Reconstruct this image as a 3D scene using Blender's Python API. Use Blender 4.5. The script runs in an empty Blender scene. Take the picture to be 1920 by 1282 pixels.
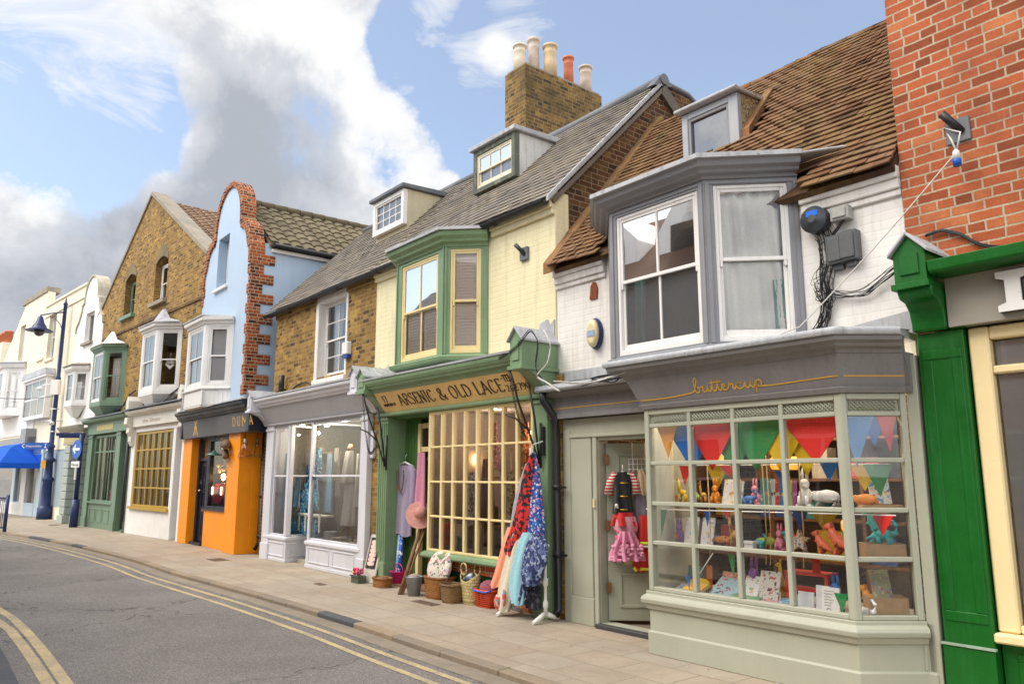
import bpy, bmesh, math, random
from mathutils import Vector, Matrix
from mathutils.geometry import tessellate_polygon
R = random.Random(7)
PI = math.pi
sc = bpy.context.scene
C = sc.collection

# ---------------------------------------------------------------- survey helpers
CX, CY, FPX, HZ, EYE = 960, 641, 1440, 893, 1.65
PITCH = math.atan((HZ - CY) / FPX)

def ray(x, y):
    X = (x - CX) / FPX; Z = -(y - CY) / FPX
    return (X, math.cos(PITCH) - Z * math.sin(PITCH), math.sin(PITCH) + Z * math.cos(PITCH))

def gnd(x, y, z=0):
    d = ray(x, y); t = (z - EYE) / d[2]
    return (d[0] * t, d[1] * t)

class Fr:
    """plan frame of one facade line: u to the right along it, y into the building, z up"""
    def __init__(s, ang, ox, oy):
        a = math.radians(ang)
        s.d = (-math.sin(a), -math.cos(a)); s.n = (math.cos(a), -math.sin(a)); s.o = (ox, oy)
        s.rz = -(PI / 2 + a)
    def P(s, px, py, y=0):
        r = ray(px, py); rn = r[0] * s.n[0] + r[1] * s.n[1]; on = s.o[0] * s.n[0] + s.o[1] * s.n[1]
        t = (on + y) / rn; X = (r[0] * t - s.o[0], r[1] * t - s.o[1])
        return (X[0] * s.d[0] + X[1] * s.d[1], EYE + r[2] * t)
    def G(s, px, py, z=0):
        g = gnd(px, py, z); X = (g[0] - s.o[0], g[1] - s.o[1])
        return (X[0] * s.d[0] + X[1] * s.d[1], X[0] * s.n[0] + X[1] * s.n[1])
    def W(s, u, y, z=0):
        return (s.o[0] + u * s.d[0] + y * s.n[0], s.o[1] + u * s.d[1] + y * s.n[1], z)

_a = math.radians(-38.91)
A = Fr(-38.91, 6.45 * math.cos(_a), -6.45 * math.sin(_a))      # straight near row
B = Fr(-43.0, *gnd(343, 1016))                                  # gabled brick house
D = Fr(-44.5, *gnd(157, 985))                                   # far white and cream houses
WF = Fr(-90, 0, 0)                                              # plain world axes

# ---------------------------------------------------------------- mesh builder
class MB:
    def __init__(s):
        s.bm = bmesh.new(); s.uvl = s.bm.loops.layers.uv.new('UVMap')
        s.tl = s.bm.faces.layers.float.new('tint'); s.M = None; s.t = 0.0; s.sm = False
    def v(s, p):
        p = Vector(p)
        return s.bm.verts.new(s.M @ p if s.M else p)
    def f(s, vs):
        try: q = s.bm.faces.new(vs)
        except ValueError: return None
        q[s.tl] = s.t; q.smooth = s.sm
        return q
    def hexa(s, P):
        a = [s.v(p) for p in P]
        for i in ((0, 3, 2, 1), (4, 5, 6, 7), (0, 1, 5, 4), (1, 2, 6, 5), (2, 3, 7, 6), (3, 0, 4, 7)):
            s.f([a[j] for j in i])
    def box(s, x0, x1, y0, y1, z0, z1):
        s.hexa([(x0, y0, z0), (x1, y0, z0), (x1, y1, z0), (x0, y1, z0), (x0, y0, z1), (x1, y0, z1), (x1, y1, z1), (x0, y1, z1)])
    def prism(s, pts, a0, a1, ax='y'):
        m = {'y': lambda p, a: (p[0], a, p[1]), 'z': lambda p, a: (p[0], p[1], a), 'x': lambda p, a: (a, p[0], p[1])}[ax]
        s.holes(pts, [], a0, a1, m)
    def holes(s, outer, hol, a0, a1, m=None):
        m = m or (lambda p, a: (p[0], a, p[1]))
        loops = [outer] + hol
        tris = tessellate_polygon([[Vector((p[0], p[1], 0)) for p in l] for l in loops])
        flat = [p for l in loops for p in l]
        F = [s.v(m(p, a0)) for p in flat]; K = [s.v(m(p, a1)) for p in flat]
        for t in tris:
            s.f([F[i] for i in t]); s.f([K[i] for i in reversed(t)])
        k = 0
        for l in loops:
            n = len(l)
            for i in range(n):
                j = (i + 1) % n
                s.f([F[k + i], F[k + j], K[k + j], K[k + i]])
            k += n
    def quad(s, *P): s.f([s.v(p) for p in P])
    def tube(s, pts, r, n=6):
        pts = [Vector(p) for p in pts]; rs = r if isinstance(r, (list, tuple)) else [r] * len(pts)
        rings = []; up = Vector((0, 0, 1)); sm = s.sm; s.sm = True
        for i, p in enumerate(pts):
            d = (pts[min(i + 1, len(pts) - 1)] - pts[max(i - 1, 0)])
            if d.length < 1e-7: d = Vector((0, 0, 1))
            d.normalize()
            a = d.cross(up)
            if a.length < .05: a = d.cross(Vector((1, 0, 0)))
            a.normalize(); b = d.cross(a)
            rings.append([s.v(p + (a * math.cos(2 * PI * k / n) + b * math.sin(2 * PI * k / n)) * rs[i]) for k in range(n)])
        for A_, B_ in zip(rings, rings[1:]):
            for k in range(n): s.f([A_[k], A_[(k + 1) % n], B_[(k + 1) % n], B_[k]])
        s.sm = False
        s.f(rings[0][::-1]); s.f(rings[-1]); s.sm = sm
    def lathe(s, prof, c=(0, 0, 0), n=14, sx=1, sy=1, cap=True, wob=0):
        sm = s.sm; s.sm = True; rings = []
        for r, z in prof:
            rings.append([s.v((c[0] + sx * r * math.cos(2 * PI * k / n) * (1 + wob * R.uniform(-1, 1)), c[1] + sy * r * math.sin(2 * PI * k / n) * (1 + wob * R.uniform(-1, 1)), c[2] + z)) for k in range(n)])
        for A_, B_ in zip(rings, rings[1:]):
            for k in range(n): s.f([A_[k], A_[(k + 1) % n], B_[(k + 1) % n], B_[k]])
        if cap:
            s.sm = False; s.f(rings[0][::-1]); s.f(rings[-1])
        s.sm = sm
    def ball(s, c, rx, ry=None, rz=None, n=10, m=7, wob=0):
        ry = ry or rx; rz = rz or rx
        prof = [(max(.02, math.sin(PI * i / m)), -math.cos(PI * i / m)) for i in range(m + 1)]
        Mo = s.M; L = Matrix.Translation(c) @ Matrix.Diagonal((rx, ry, rz, 1)); s.M = (Mo @ L) if Mo else L
        s.lathe(prof, n=n, wob=wob); s.M = Mo
    def sweep(s, prof, path, caps=True):
        path = [Vector((p[0], p[1])) for p in path]; n = len(path)
        nor = []
        for i in range(n - 1):
            d = (path[i + 1] - path[i]).normalized(); nor.append(Vector((d.y, -d.x)))
        off = []
        for i in range(n):
            if i == 0: o = nor[0]
            elif i == n - 1: o = nor[-1]
            else:
                b = (nor[i - 1] + nor[i]).normalized(); o = b / max(.3, b.dot(nor[i]))
            off.append(o)
        rows = [[s.v((path[i].x + off[i].x * o, path[i].y + off[i].y * o, z)) for (o, z) in prof] for i in range(n)]
        m = len(prof)
        for i in range(n - 1):
            for k in range(m): s.f([rows[i][k], rows[i][(k + 1) % m], rows[i + 1][(k + 1) % m], rows[i + 1][k]])
        if caps: s.f(rows[0]); s.f(rows[-1][::-1])
    def grid(s, fn, nu, nv, closed=False):
        sm = s.sm; s.sm = True
        V = [[s.v(fn(i / nu, j / nv)) for i in range(nu + (0 if closed else 1))] for j in range(nv + 1)]
        w = nu if closed else nu
        for j in range(nv):
            for i in range(w):
                k = (i + 1) % len(V[j])
                s.f([V[j][i], V[j][k], V[j + 1][k], V[j + 1][i]])
        s.sm = sm
    def ribbon(s, pts, hw, y=0.0, th=.004):
        """flat pen stroke in the xz plane; hw = half width list"""
        n = len(pts); L = []; Rr = []
        for i in range(n):
            a = pts[max(i - 1, 0)]; b = pts[min(i + 1, n - 1)]
            dx, dz = b[0] - a[0], b[1] - a[1]; l = math.hypot(dx, dz) or 1
            h = hw[i] if isinstance(hw, list) else hw
            L.append((pts[i][0] - dz / l * h, pts[i][1] + dx / l * h)); Rr.append((pts[i][0] + dz / l * h, pts[i][1] - dx / l * h))
        vf = [[s.v((p[0], yy, p[1])) for p in S] for yy in (y, y + th) for S in (L, Rr)]
        for i in range(n - 1):
            s.f([vf[0][i], vf[0][i + 1], vf[1][i + 1], vf[1][i]])
            s.f([vf[0][i], vf[2][i], vf[2][i + 1], vf[0][i + 1]]); s.f([vf[1][i], vf[1][i + 1], vf[3][i + 1], vf[3][i]])
        s.f([vf[0][0], vf[1][0], vf[3][0], vf[2][0]]); s.f([vf[0][-1], vf[2][-1], vf[3][-1], vf[1][-1]])
    def mesh(s, name, shift=(0, 0, 0)):
        bm = s.bm; bmesh.ops.translate(bm, verts=bm.verts, vec=Vector(shift))
        bmesh.ops.recalc_face_normals(bm, faces=bm.faces)
        for f in bm.faces:
            n = f.normal; ax, ay, az = abs(n.x), abs(n.y), abs(n.z)
            for l in f.loops:
                p = l.vert.co
                l[s.uvl].uv = (p.x, p.y) if az > max(ax, ay) else ((p.x, p.z) if ay >= ax * .9 else (p.y, p.z))
        me = bpy.data.meshes.new(name); bm.to_mesh(me); bm.free()
        return me

LOC = {}
def root_of(o):
    while o.parent: o = o.parent
    return o
def tag(o, label, cat, group=None):
    o['label'] = label; o['category'] = cat
    if group: o['group'] = group
def thing(name, label, cat, f, u, y=0, z=0, group=None):
    o = bpy.data.objects.new(name, None); C.objects.link(o); o.empty_display_size = .2
    o.location = f.W(u, y, z); o.rotation_euler = (0, 0, f.rz); LOC[o.name] = (u, y, z)
    tag(o, label, cat, group); return o
def bevel(o, w):
    if w:
        b = o.modifiers.new('edge', 'BEVEL'); b.width = w; b.segments = 1; b.limit_method = 'ANGLE'; b.angle_limit = .6
def part(mb, name, mat, par, label=None, bev=0):
    l = LOC[root_of(par).name]
    o = bpy.data.objects.new(name, mb.mesh(name, (-l[0], -l[1], -l[2]))); C.objects.link(o); o.parent = par
    o.data.materials.append(mat)
    if label: o['label'] = label
    bevel(o, bev); return o
def solo(mb, name, label, cat, f, mat, group=None, bev=0):
    vs = [v.co for v in mb.bm.verts]
    u = (min(v.x for v in vs) + max(v.x for v in vs)) / 2; y = (min(v.y for v in vs) + max(v.y for v in vs)) / 2; z = min(v.z for v in vs)
    o = bpy.data.objects.new(name, mb.mesh(name, (-u, -y, -z))); C.objects.link(o)
    o.location = f.W(u, y, z); o.rotation_euler = (0, 0, f.rz); LOC[o.name] = (u, y, z)
    o.data.materials.append(mat); tag(o, label, cat, group); bevel(o, bev); return o
def structure(mb, name, mat):
    o = bpy.data.objects.new(name, mb.mesh(name)); C.objects.link(o); o.data.materials.append(mat); o['kind'] = 'structure'; return o
def T(u, y, z=0, ang=0, tilt=0):
    return Matrix.Translation((u, y, z)) @ Matrix.Rotation(ang, 4, 'Z') @ Matrix.Rotation(tilt, 4, 'X')

# ---------------------------------------------------------------- materials
def nmat(name):
    m = bpy.data.materials.new(name); m.use_nodes = True; nt = m.node_tree
    return m, nt, nt.nodes['Principled BSDF']
def N(nt, ty, **kw):
    n = nt.nodes.new(ty)
    for k, v in kw.items():
        if k.startswith('_'): setattr(n, k[1:], v)
        else:
            key = int(k[1:]) if k[0] == 'i' and k[1:].isdigit() else k.replace('__', ' ')
            if hasattr(v, 'is_linked') or isinstance(v, bpy.types.NodeSocket): nt.links.new(v, n.inputs[key])
            else: n.inputs[key].default_value = v
    return n
def rgba(c): return (c[0], c[1], c[2], 1)
def mixc(nt, fac, a, b, mode='MIX'):
    n = nt.nodes.new('ShaderNodeMix'); n.data_type = 'RGBA'; n.blend_type = mode
    for k, v in ((0, fac), (6, a), (7, b)):
        if isinstance(v, bpy.types.NodeSocket): nt.links.new(v, n.inputs[k])
        else: n.inputs[k].default_value = v if k == 0 else (rgba(v) if len(v) == 3 else v)
    return n.outputs[2]
def ramp(nt, fac, stops, interp='LINEAR'):
    n = nt.nodes.new('ShaderNodeValToRGB'); n.color_ramp.interpolation = interp
    e = n.color_ramp.elements
    while len(e) < len(stops): e.new(.5)
    for q, (p, c) in zip(e, stops):
        q.position = p; q.color = rgba(c) if not isinstance(c, (int, float)) else (c, c, c, 1)
    nt.links.new(fac, n.inputs[0]); return n.outputs[0]
def coords(nt, scale=(1, 1, 1), src='Object'):
    t = nt.nodes.new('ShaderNodeTexCoord'); m = N(nt, 'ShaderNodeMapping', Vector=t.outputs[src]); m.inputs['Scale'].default_value = scale
    return m.outputs[0]
def noise(nt, vec, scale, detail=4, rough=.55, dist=0):
    return N(nt, 'ShaderNodeTexNoise', Vector=vec, Scale=scale, Detail=detail, Roughness=rough, Distortion=dist).outputs[0]
def bump(nt, h, strength, dist=.01, nrm=None):
    n = N(nt, 'ShaderNodeBump', Height=h, Strength=strength, Distance=dist)
    if nrm: nt.links.new(nrm, n.inputs['Normal'])
    return n.outputs[0]
def L(nt, a, b): nt.links.new(a, b)

def paint(name, c, rough=.45, var=.1, grime=.35, bmp=.12, gc=None, spec=.4):
    m, nt, bs = nmat(name); o = coords(nt)
    n1 = noise(nt, o, 1.7, 6, .65)
    col = mixc(nt, ramp(nt, n1, [(.3, 0), (.7, 1)]), [x * (1 - var) for x in c], [min(1, x * (1 + var)) for x in c])
    st = noise(nt, coords(nt, (7, 7, .8)), 1.6, 7, .7)
    n3 = noise(nt, o, 24, 5, .7)
    g = gc or [x * .45 + .03 for x in c]
    fac = N(nt, 'ShaderNodeMath', _operation='MULTIPLY', i0=ramp(nt, st, [(.5, 0), (.78, 1)]), i1=grime).outputs[0]
    col = mixc(nt, fac, col, g)
    spk = N(nt, 'ShaderNodeMath', _operation='MULTIPLY', i0=ramp(nt, n3, [(.63, 0), (.69, 1)]), i1=min(.8, grime * 1.2)).outputs[0]
    col = mixc(nt, spk, col, g)
    L(nt, col, bs.inputs['Base Color'])
    L(nt, ramp(nt, n1, [(.2, max(0, rough - .12)), (.8, min(1, rough + .15))]), bs.inputs['Roughness'])
    bs.inputs['Specular IOR Level'].default_value = spec
    L(nt, bump(nt, noise(nt, coords(nt, (1, 1, .35)), 40, 5, .6), bmp, .01), bs.inputs['Normal'])
    return m

def brick(name, cols, mortar, bw=.23, bh=.078, ms=.009, bmp=.9, stain=None, stainamt=.5, painted=None, warp=.004):
    m, nt, bs = nmat(name)
    uv = coords(nt, src='UV'); o = coords(nt)
    w = noise(nt, o, 9, 3)
    wv = N(nt, 'ShaderNodeVectorMath', _operation='SCALE', i0=N(nt, 'ShaderNodeTexNoise', Vector=o, Scale=7, Detail=4).outputs[1]); wv.inputs['Scale'].default_value = warp * 2
    vec = N(nt, 'ShaderNodeVectorMath', _operation='ADD', i0=uv, i1=wv.outputs[0]).outputs[0]
    b = N(nt, 'ShaderNodeTexBrick', Vector=vec, Color1=(0, 0, 0, 1), Color2=(1, 1, 1, 1), Mortar=(0, 0, 0, 1), Scale=1.0)
    b.inputs['Mortar Size'].default_value = ms; b.inputs['Mortar Smooth'].default_value = .25
    b.inputs['Brick Width'].default_value = bw; b.inputs['Row Height'].default_value = bh; b.inputs['Bias'].default_value = 0
    b.offset = .5; b.squash = .55; b.squash_frequency = 3
    rnd = N(nt, 'ShaderNodeMath', _operation='ADD', i0=b.outputs[0], i1=N(nt, 'ShaderNodeMath', _operation='MULTIPLY_ADD', i0=noise(nt, o, 5, 5, .7), i1=.5, i2=-.25).outputs[0]).outputs[0]
    k = len(cols) - 1
    col = ramp(nt, rnd, [(i / k, c) for i, c in enumerate(cols)])
    fine = noise(nt, o, 55, 6, .75)
    col = mixc(nt, .55, col, ramp(nt, fine, [(.3, .35), (.7, 1.0)]), 'MULTIPLY') if not painted else col
    mort = mixc(nt, ramp(nt, fine, [(.35, 0), (.65, 1)]), [x * .65 for x in mortar], mortar)
    col = mixc(nt, b.outputs[1], col, mort)
    if painted:
        pn = noise(nt, o, 2.2, 7, .7)
        pc = mixc(nt, ramp(nt, pn, [(.3, 0), (.7, 1)]), [x * .9 for x in painted], painted)
        mo = N(nt, 'ShaderNodeMath', _operation='MULTIPLY', i0=b.outputs[1], i1=.07).outputs[0]
        col = mixc(nt, mo, pc, [x * .8 for x in painted])
        st = noise(nt, coords(nt, (5, 5, .6)), 1.5, 8, .72)
        col = mixc(nt, N(nt, 'ShaderNodeMath', _operation='MULTIPLY', i0=ramp(nt, st, [(.5, 0), (.75, 1)]), i1=.5).outputs[0], col, (.34, .29, .2))
        col = mixc(nt, N(nt, 'ShaderNodeMath', _operation='MULTIPLY', i0=ramp(nt, noise(nt, o, 14, 6, .8), [(.66, 0), (.72, 1)]), i1=.55).outputs[0], col, (.3, .26, .2))
    if stain:
        s1 = ramp(nt, noise(nt, o, 1.3, 6, .7), [(.42, 0), (.66, 1)])
        col = mixc(nt, N(nt, 'ShaderNodeMath', _operation='MULTIPLY', i0=s1, i1=stainamt).outputs[0], col, stain)
    L(nt, col, bs.inputs['Base Color']); bs.inputs['Roughness'].default_value = .85 if not painted else .6
    bs.inputs['Specular IOR Level'].default_value = .25
    inv = N(nt, 'ShaderNodeMath', _operation='SUBTRACT', i0=1.0, i1=b.outputs[1]).outputs[0]
    hh = N(nt, 'ShaderNodeMath', _operation='MULTIPLY_ADD', i0=fine, i1=.35, i2=inv).outputs[0]
    hh = N(nt, 'ShaderNodeMath', _operation='MULTIPLY_ADD', i0=b.outputs[0], i1=.3, i2=hh).outputs[0]
    L(nt, bump(nt, hh, bmp, .012), bs.inputs['Normal'])
    return m

def tilemat(name, cols, moss, mossamt=.5, rough=.85, msc=1.1):
    m, nt, bs = nmat(name); o = coords(nt)
    at = N(nt, 'ShaderNodeAttribute', _attribute_name='tint').outputs['Fac']
    k = len(cols) - 1
    f = N(nt, 'ShaderNodeMath', _operation='ADD', i0=at, i1=N(nt, 'ShaderNodeMath', _operation='MULTIPLY_ADD', i0=noise(nt, o, 3, 5, .7), i1=.5, i2=-.25).outputs[0]).outputs[0]
    col = ramp(nt, f, [(i / k, c) for i, c in enumerate(cols)])
    fine = noise(nt, o, 60, 6, .8)
    col = mixc(nt, .6, col, ramp(nt, fine, [(.3, .4), (.65, 1.0)]), 'MULTIPLY')
    mo = ramp(nt, noise(nt, o, msc, 8, .75), [(.45, 0), (.68, 1)]); sp = ramp(nt, noise(nt, o, 22, 5, .7), [(.42, 0), (.6, 1)])
    fac = N(nt, 'ShaderNodeMath', _operation='MULTIPLY', i0=N(nt, 'ShaderNodeMath', _operation='MULTIPLY', i0=mo, i1=sp).outputs[0], i1=mossamt).outputs[0]
    L(nt, mixc(nt, fac, col, moss), bs.inputs['Base Color']); bs.inputs['Roughness'].default_value = rough
    bs.inputs['Specular IOR Level'].default_value = .3
    L(nt, bump(nt, fine, .5, .006), bs.inputs['Normal']); return m

def plain(name, c, rough=.5, metal=0, emit=None, es=0, var=.15, sc_=20, bmp=.15, sheen=0):
    m, nt, bs = nmat(name); o = coords(nt); n = noise(nt, o, sc_, 5, .65)
    L(nt, mixc(nt, ramp(nt, n, [(.3, 0), (.7, 1)]), [x * (1 - var) for x in c], [min(1, x * (1 + var)) for x in c]), bs.inputs['Base Color'])
    bs.inputs['Roughness'].default_value = rough; bs.inputs['Metallic'].default_value = metal
    if bmp: L(nt, bump(nt, n, bmp, .006), bs.inputs['Normal'])
    if sheen: bs.inputs['Sheen Weight'].default_value = sheen
    if emit: bs.inputs['Emission Color'].default_value = rgba(emit); bs.inputs['Emission Strength'].default_value = es
    return m

def speckle(name, base, spots, scale=30, rough=.7, th=.55, dist=0.0):
    """printed pattern: coloured blotches (list) on a base colour"""
    m, nt, bs = nmat(name); o = coords(nt); col = base
    for i, c in enumerate(spots):
        mp = N(nt, 'ShaderNodeMapping', Vector=o); mp.inputs['Location'].default_value = (3.1 * i + 1, 1.7 * i, 2.3 * i)
        f = ramp(nt, noise(nt, mp.outputs[0], scale, 2.5, .5, dist), [(th, 0), (th + .03, 1)])
        col = mixc(nt, f, col, c)
    L(nt, col, bs.inputs['Base Color']); bs.inputs['Roughness'].default_value = rough
    L(nt, bump(nt, noise(nt, o, 150, 3), .15, .004), bs.inputs['Normal']); return m

def glassmat(name, base=.05, gain=.9, tint=(1, 1, 1), wob=.02):
    m = bpy.data.materials.new(name); m.use_nodes = True; nt = m.node_tree; nt.nodes.clear()
    o = coords(nt); nb = bump(nt, noise(nt, o, 1.4, 1, .4), wob, .2)
    fr = N(nt, 'ShaderNodeFresnel', IOR=1.5); L(nt, nb, fr.inputs['Normal'])
    f = N(nt, 'ShaderNodeMath', _operation='MULTIPLY_ADD', i0=fr.outputs[0], i1=gain, i2=base); f.use_clamp = True
    tr = N(nt, 'ShaderNodeBsdfTransparent', Color=rgba(tint)); gl = N(nt, 'ShaderNodeBsdfGlossy', Roughness=.015); L(nt, nb, gl.inputs['Normal'])
    mx = nt.nodes.new('ShaderNodeMixShader'); L(nt, f.outputs[0], mx.inputs[0]); L(nt, tr.outputs[0], mx.inputs[1]); L(nt, gl.outputs[0], mx.inputs[2])
    out = nt.nodes.new('ShaderNodeOutputMaterial'); L(nt, mx.outputs[0], out.inputs[0]); return m

def weave(name, c, dark, sx=.03, sz=.022):
    m, nt, bs = nmat(name); uv = coords(nt, src='UV')
    b = N(nt, 'ShaderNodeTexBrick', Vector=uv, Color1=rgba(c), Color2=rgba([x * .7 for x in c]), Mortar=rgba(dark), Scale=1.0)
    b.inputs['Mortar Size'].default_value = .003; b.inputs['Brick Width'].default_value = sx; b.inputs['Row Height'].default_value = sz; b.inputs['Mortar Smooth'].default_value = .6
    L(nt, b.outputs[0], bs.inputs['Base Color']); bs.inputs['Roughness'].default_value = .6
    inv = N(nt, 'ShaderNodeMath', _operation='SUBTRACT', i0=1.0, i1=b.outputs[1]).outputs[0]
    L(nt, bump(nt, inv, 1, .012), bs.inputs['Normal']); return m

def asphalt():
    m, nt, bs = nmat('asphalt'); o = coords(nt)
    agg = N(nt, 'ShaderNodeTexVoronoi', Vector=o, Scale=95); fine = noise(nt, o, 160, 4, .7); big = noise(nt, o, .55, 6, .6)
    c = ramp(nt, agg.outputs['Color'], [(.15, (.165, .15, .138)), (.6, (.235, .215, .195)), (.95, (.40, .37, .335))])
    c = mixc(nt, .8, c, ramp(nt, big, [(.3, .66), (.7, 1.1)]), 'MULTIPLY')
    tr = noise(nt, coords(nt, (1, 1, 1)), 3.2, 6, .7); c = mixc(nt, ramp(nt, tr, [(.62, 0), (.8, .35)]), c, (.22, .19, .15))
    vo = N(nt, 'ShaderNodeTexVoronoi', Vector=o, Scale=.35, _feature='DISTANCE_TO_EDGE')
    wn = N(nt, 'ShaderNodeTexNoise', Vector=o, Scale=2.5, Detail=6)
    vv = N(nt, 'ShaderNodeVectorMath', _operation='ADD', i0=o, i1=wn.outputs[1]); L(nt, vv.outputs[0], vo.inputs['Vector'])
    c = mixc(nt, ramp(nt, vo.outputs[0], [(0, .8), (.008, 0)]), c, (.03, .03, .03))
    L(nt, c, bs.inputs['Base Color']); bs.inputs['Roughness'].default_value = .8
    L(nt, bump(nt, N(nt, 'ShaderNodeMath', _operation='ADD', i0=agg.outputs[0], i1=fine).outputs[0], .9, .008), bs.inputs['Normal']); return m

def paving():
    m, nt, bs = nmat('paving_slabs'); o = coords(nt, src='UV')
    b = N(nt, 'ShaderNodeTexBrick', Vector=o, Color1=(0, 0, 0, 1), Color2=(1, 1, 1, 1), Mortar=(0, 0, 0, 1), Scale=1.0)
    b.inputs['Mortar Size'].default_value = .006; b.inputs['Brick Width'].default_value = .62; b.inputs['Row Height'].default_value = .45; b.inputs['Mortar Smooth'].default_value = .3
    b.offset = .5
    n1 = noise(nt, o, 1.1, 7, .7); n2 = noise(nt, o, 70, 5, .75)
    c = ramp(nt, b.outputs[0], [(0, (.41, .33, .245)), (.5, (.45, .37, .275)), (1, (.43, .365, .285))])
    c = mixc(nt, .75, c, ramp(nt, n1, [(.3, .68), (.7, 1.08)]), 'MULTIPLY'); c = mixc(nt, .5, c, ramp(nt, n2, [(.3, .6), (.7, 1.1)]), 'MULTIPLY')
    c = mixc(nt, ramp(nt, noise(nt, o, 5, 7, .8), [(.55, 0), (.74, .6)]), c, (.2, .155, .11))
    c = mixc(nt, ramp(nt, noise(nt, o, 11, 2, .5), [(.72, 0), (.735, .7)]), c, (.13, .11, .09))
    c = mixc(nt, ramp(nt, noise(nt, o, 17, 1, .5), [(.75, 0), (.757, .6)]), c, (.6, .55, .47)); c = mixc(nt, ramp(nt, noise(nt, o, .8, 5, .7), [(.5, 0), (.72, .4)]), c, (.27, .20, .14))
    j = mixc(nt, ramp(nt, n1, [(.4, .25), (.6, .9)]), c, (.16, .12, .085))
    L(nt, mixc(nt, b.outputs[1], c, j), bs.inputs['Base Color']); bs.inputs['Roughness'].default_value = .8
    inv = N(nt, 'ShaderNodeMath', _operation='SUBTRACT', i0=1.0, i1=b.outputs[1]).outputs[0]
    h = N(nt, 'ShaderNodeMath', _operation='MULTIPLY_ADD', i0=n2, i1=.4, i2=inv).outputs[0]; h = N(nt, 'ShaderNodeMath', _operation='MULTIPLY_ADD', i0=b.outputs[0], i1=.5, i2=h).outputs[0]
    L(nt, bump(nt, h, .6, .006), bs.inputs['Normal']); return m

def worn_line():
    m, nt, bs = nmat('yellow_line_paint'); o = coords(nt)
    n = noise(nt, o, 45, 6, .8); big = noise(nt, o, 2, 5, .7)
    s = N(nt, 'ShaderNodeMath', _operation='MULTIPLY_ADD', i0=big, i1=.5, i2=n).outputs[0]
    c = mixc(nt, ramp(nt, s, [(.6, 0), (.85, .9)]), (.66, .50, .23), (.27, .23, .18))
    L(nt, c, bs.inputs['Base Color']); bs.inputs['Roughness'].default_value = .75
    L(nt, bump(nt, n, .5, .004), bs.inputs['Normal']); return m

G_ = glassmat('window_glass', .12, 1.0, (1, 1, 1), .012)
G_SKY = glassmat('old_sash_glass', .22, 1.0, (.82, .83, .84), .012)
G_BL = glassmat('clear_bay_glass', .05, .9, (1, 1, 1), .012)
G_BAY = glassmat('bay_glass', .24, 1.0, (.95, .95, .95), .01)
G_SHOPB = glassmat('shop_glass_grey', .055, 1.0, (.95, .95, .96), .015)
G_SHOP = glassmat('shop_glass', .06, .95)
white = paint('white_gloss', (.80, .78, .75), .4, .05, .3, gc=(.42, .38, .32))
lead = paint('lead_sheet', (.44, .45, .47), .5, .22, .8, .3, gc=(.16, .16, .165))
leaddark = paint('dark_lead', (.14, .15, .165), .5, .3, .6, .3)
black = plain('black_metal', (.015, .015, .017), .45)
cable = plain('cable_black', (.012, .012, .014), .5)
cablew = plain('cable_white', (.62, .6, .55), .5)
wood = plain('worn_timber', (.19, .09, .04), .6, sc_=9, var=.4)
pine = plain('pale_timber', (.55, .33, .14), .55, sc_=7, var=.2)
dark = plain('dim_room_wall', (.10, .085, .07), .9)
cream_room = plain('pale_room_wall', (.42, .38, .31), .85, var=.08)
floorm = plain('shop_floor', (.10, .08, .065), .6, sc_=4)
linen = plain('white_curtain', (.95, .92, .84), .85, sc_=60, var=.06, sheen=.3)
bulbm = plain('lit_bulb', (1, .8, .5), .3, emit=(1, .55, .2), es=22, bmp=0)
glim = plain('small_lit_bulb', (1, .85, .6), .3, emit=(1, .7, .4), es=1.6, bmp=0)
spotm = plain('lit_spot', (1, .9, .75), .3, emit=(1, .85, .65), es=14, bmp=0)
chrome = plain('steel', (.6, .6, .6), .25, 1)
# ---------------------------------------------------------------- generic building pieces
def window(par, M, w, h, cols, rows, fm, gm=None, fw=.05, bar=.02, dep=.07, sash=True, mid=.5, fname='window', horns=True, low=None):
    """casement or sliding sash frame with bars and a sheet of glass; M puts its lower left outside corner"""
    gm = gm or G_; low = low or (cols, rows)
    f = MB(); f.M = M
    f.box(0, fw, 0, dep, 0, h); f.box(w - fw, w, 0, dep, 0, h); f.box(fw, w - fw, .001, dep, 0, fw * 1.5); f.box(fw, w - fw, .001, dep, h - fw, h)
    g = MB(); g.M = M
    def lights(x0, x1, z0, z1, y, c, r):
        for i in range(1, c):
            x = x0 + (x1 - x0) * i / c; f.box(x - bar / 2, x + bar / 2, y - .012, y + .012, z0, z1)
        for j in range(1, r):
            z = z0 + (z1 - z0) * j / r; f.box(x0, x1, y - .010, y + .010, z - bar / 2, z + bar / 2)
        g.quad((x0, y, z0), (x1, y, z0), (x1, y, z1), (x0, y, z1))
    if sash:
        zm = h * mid; s = .034
        for (z0, z1, y, (c, r)) in ((zm - .02, h - fw, .022, (cols, rows)), (fw * 1.5, zm + .02, .048, low)):
            f.box(fw, fw + s, y - .014, y + .014, z0, z1); f.box(w - fw - s, w - fw, y - .014, y + .014, z0, z1)
            f.box(fw + s, w - fw - s, y - .013, y + .013, z0, z0 + s * (1.1 if z0 > fw * 2 else 1.8)); f.box(fw + s, w - fw - s, y - .013, y + .013, z1 - s, z1)
            lights(fw + s, w - fw - s, z0 + s * (1.1 if z0 > fw * 2 else 1.8), z1 - s, y, c, r)
        if horns:
            for x in (fw + .004, w - fw - s + .004): f.box(x, x + s - .008, .006, .036, zm - .075, zm - .02)
    else:
        lights(fw, w - fw, fw * 1.5, h - fw, dep * .5, cols, rows)
    fo = part(f, fname, fm, par, bev=.004)
    depth = 0; q = par
    while q.parent: depth += 1; q = q.parent
    part(g, 'pane', gm, fo if depth == 0 else par)
    return fo

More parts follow.
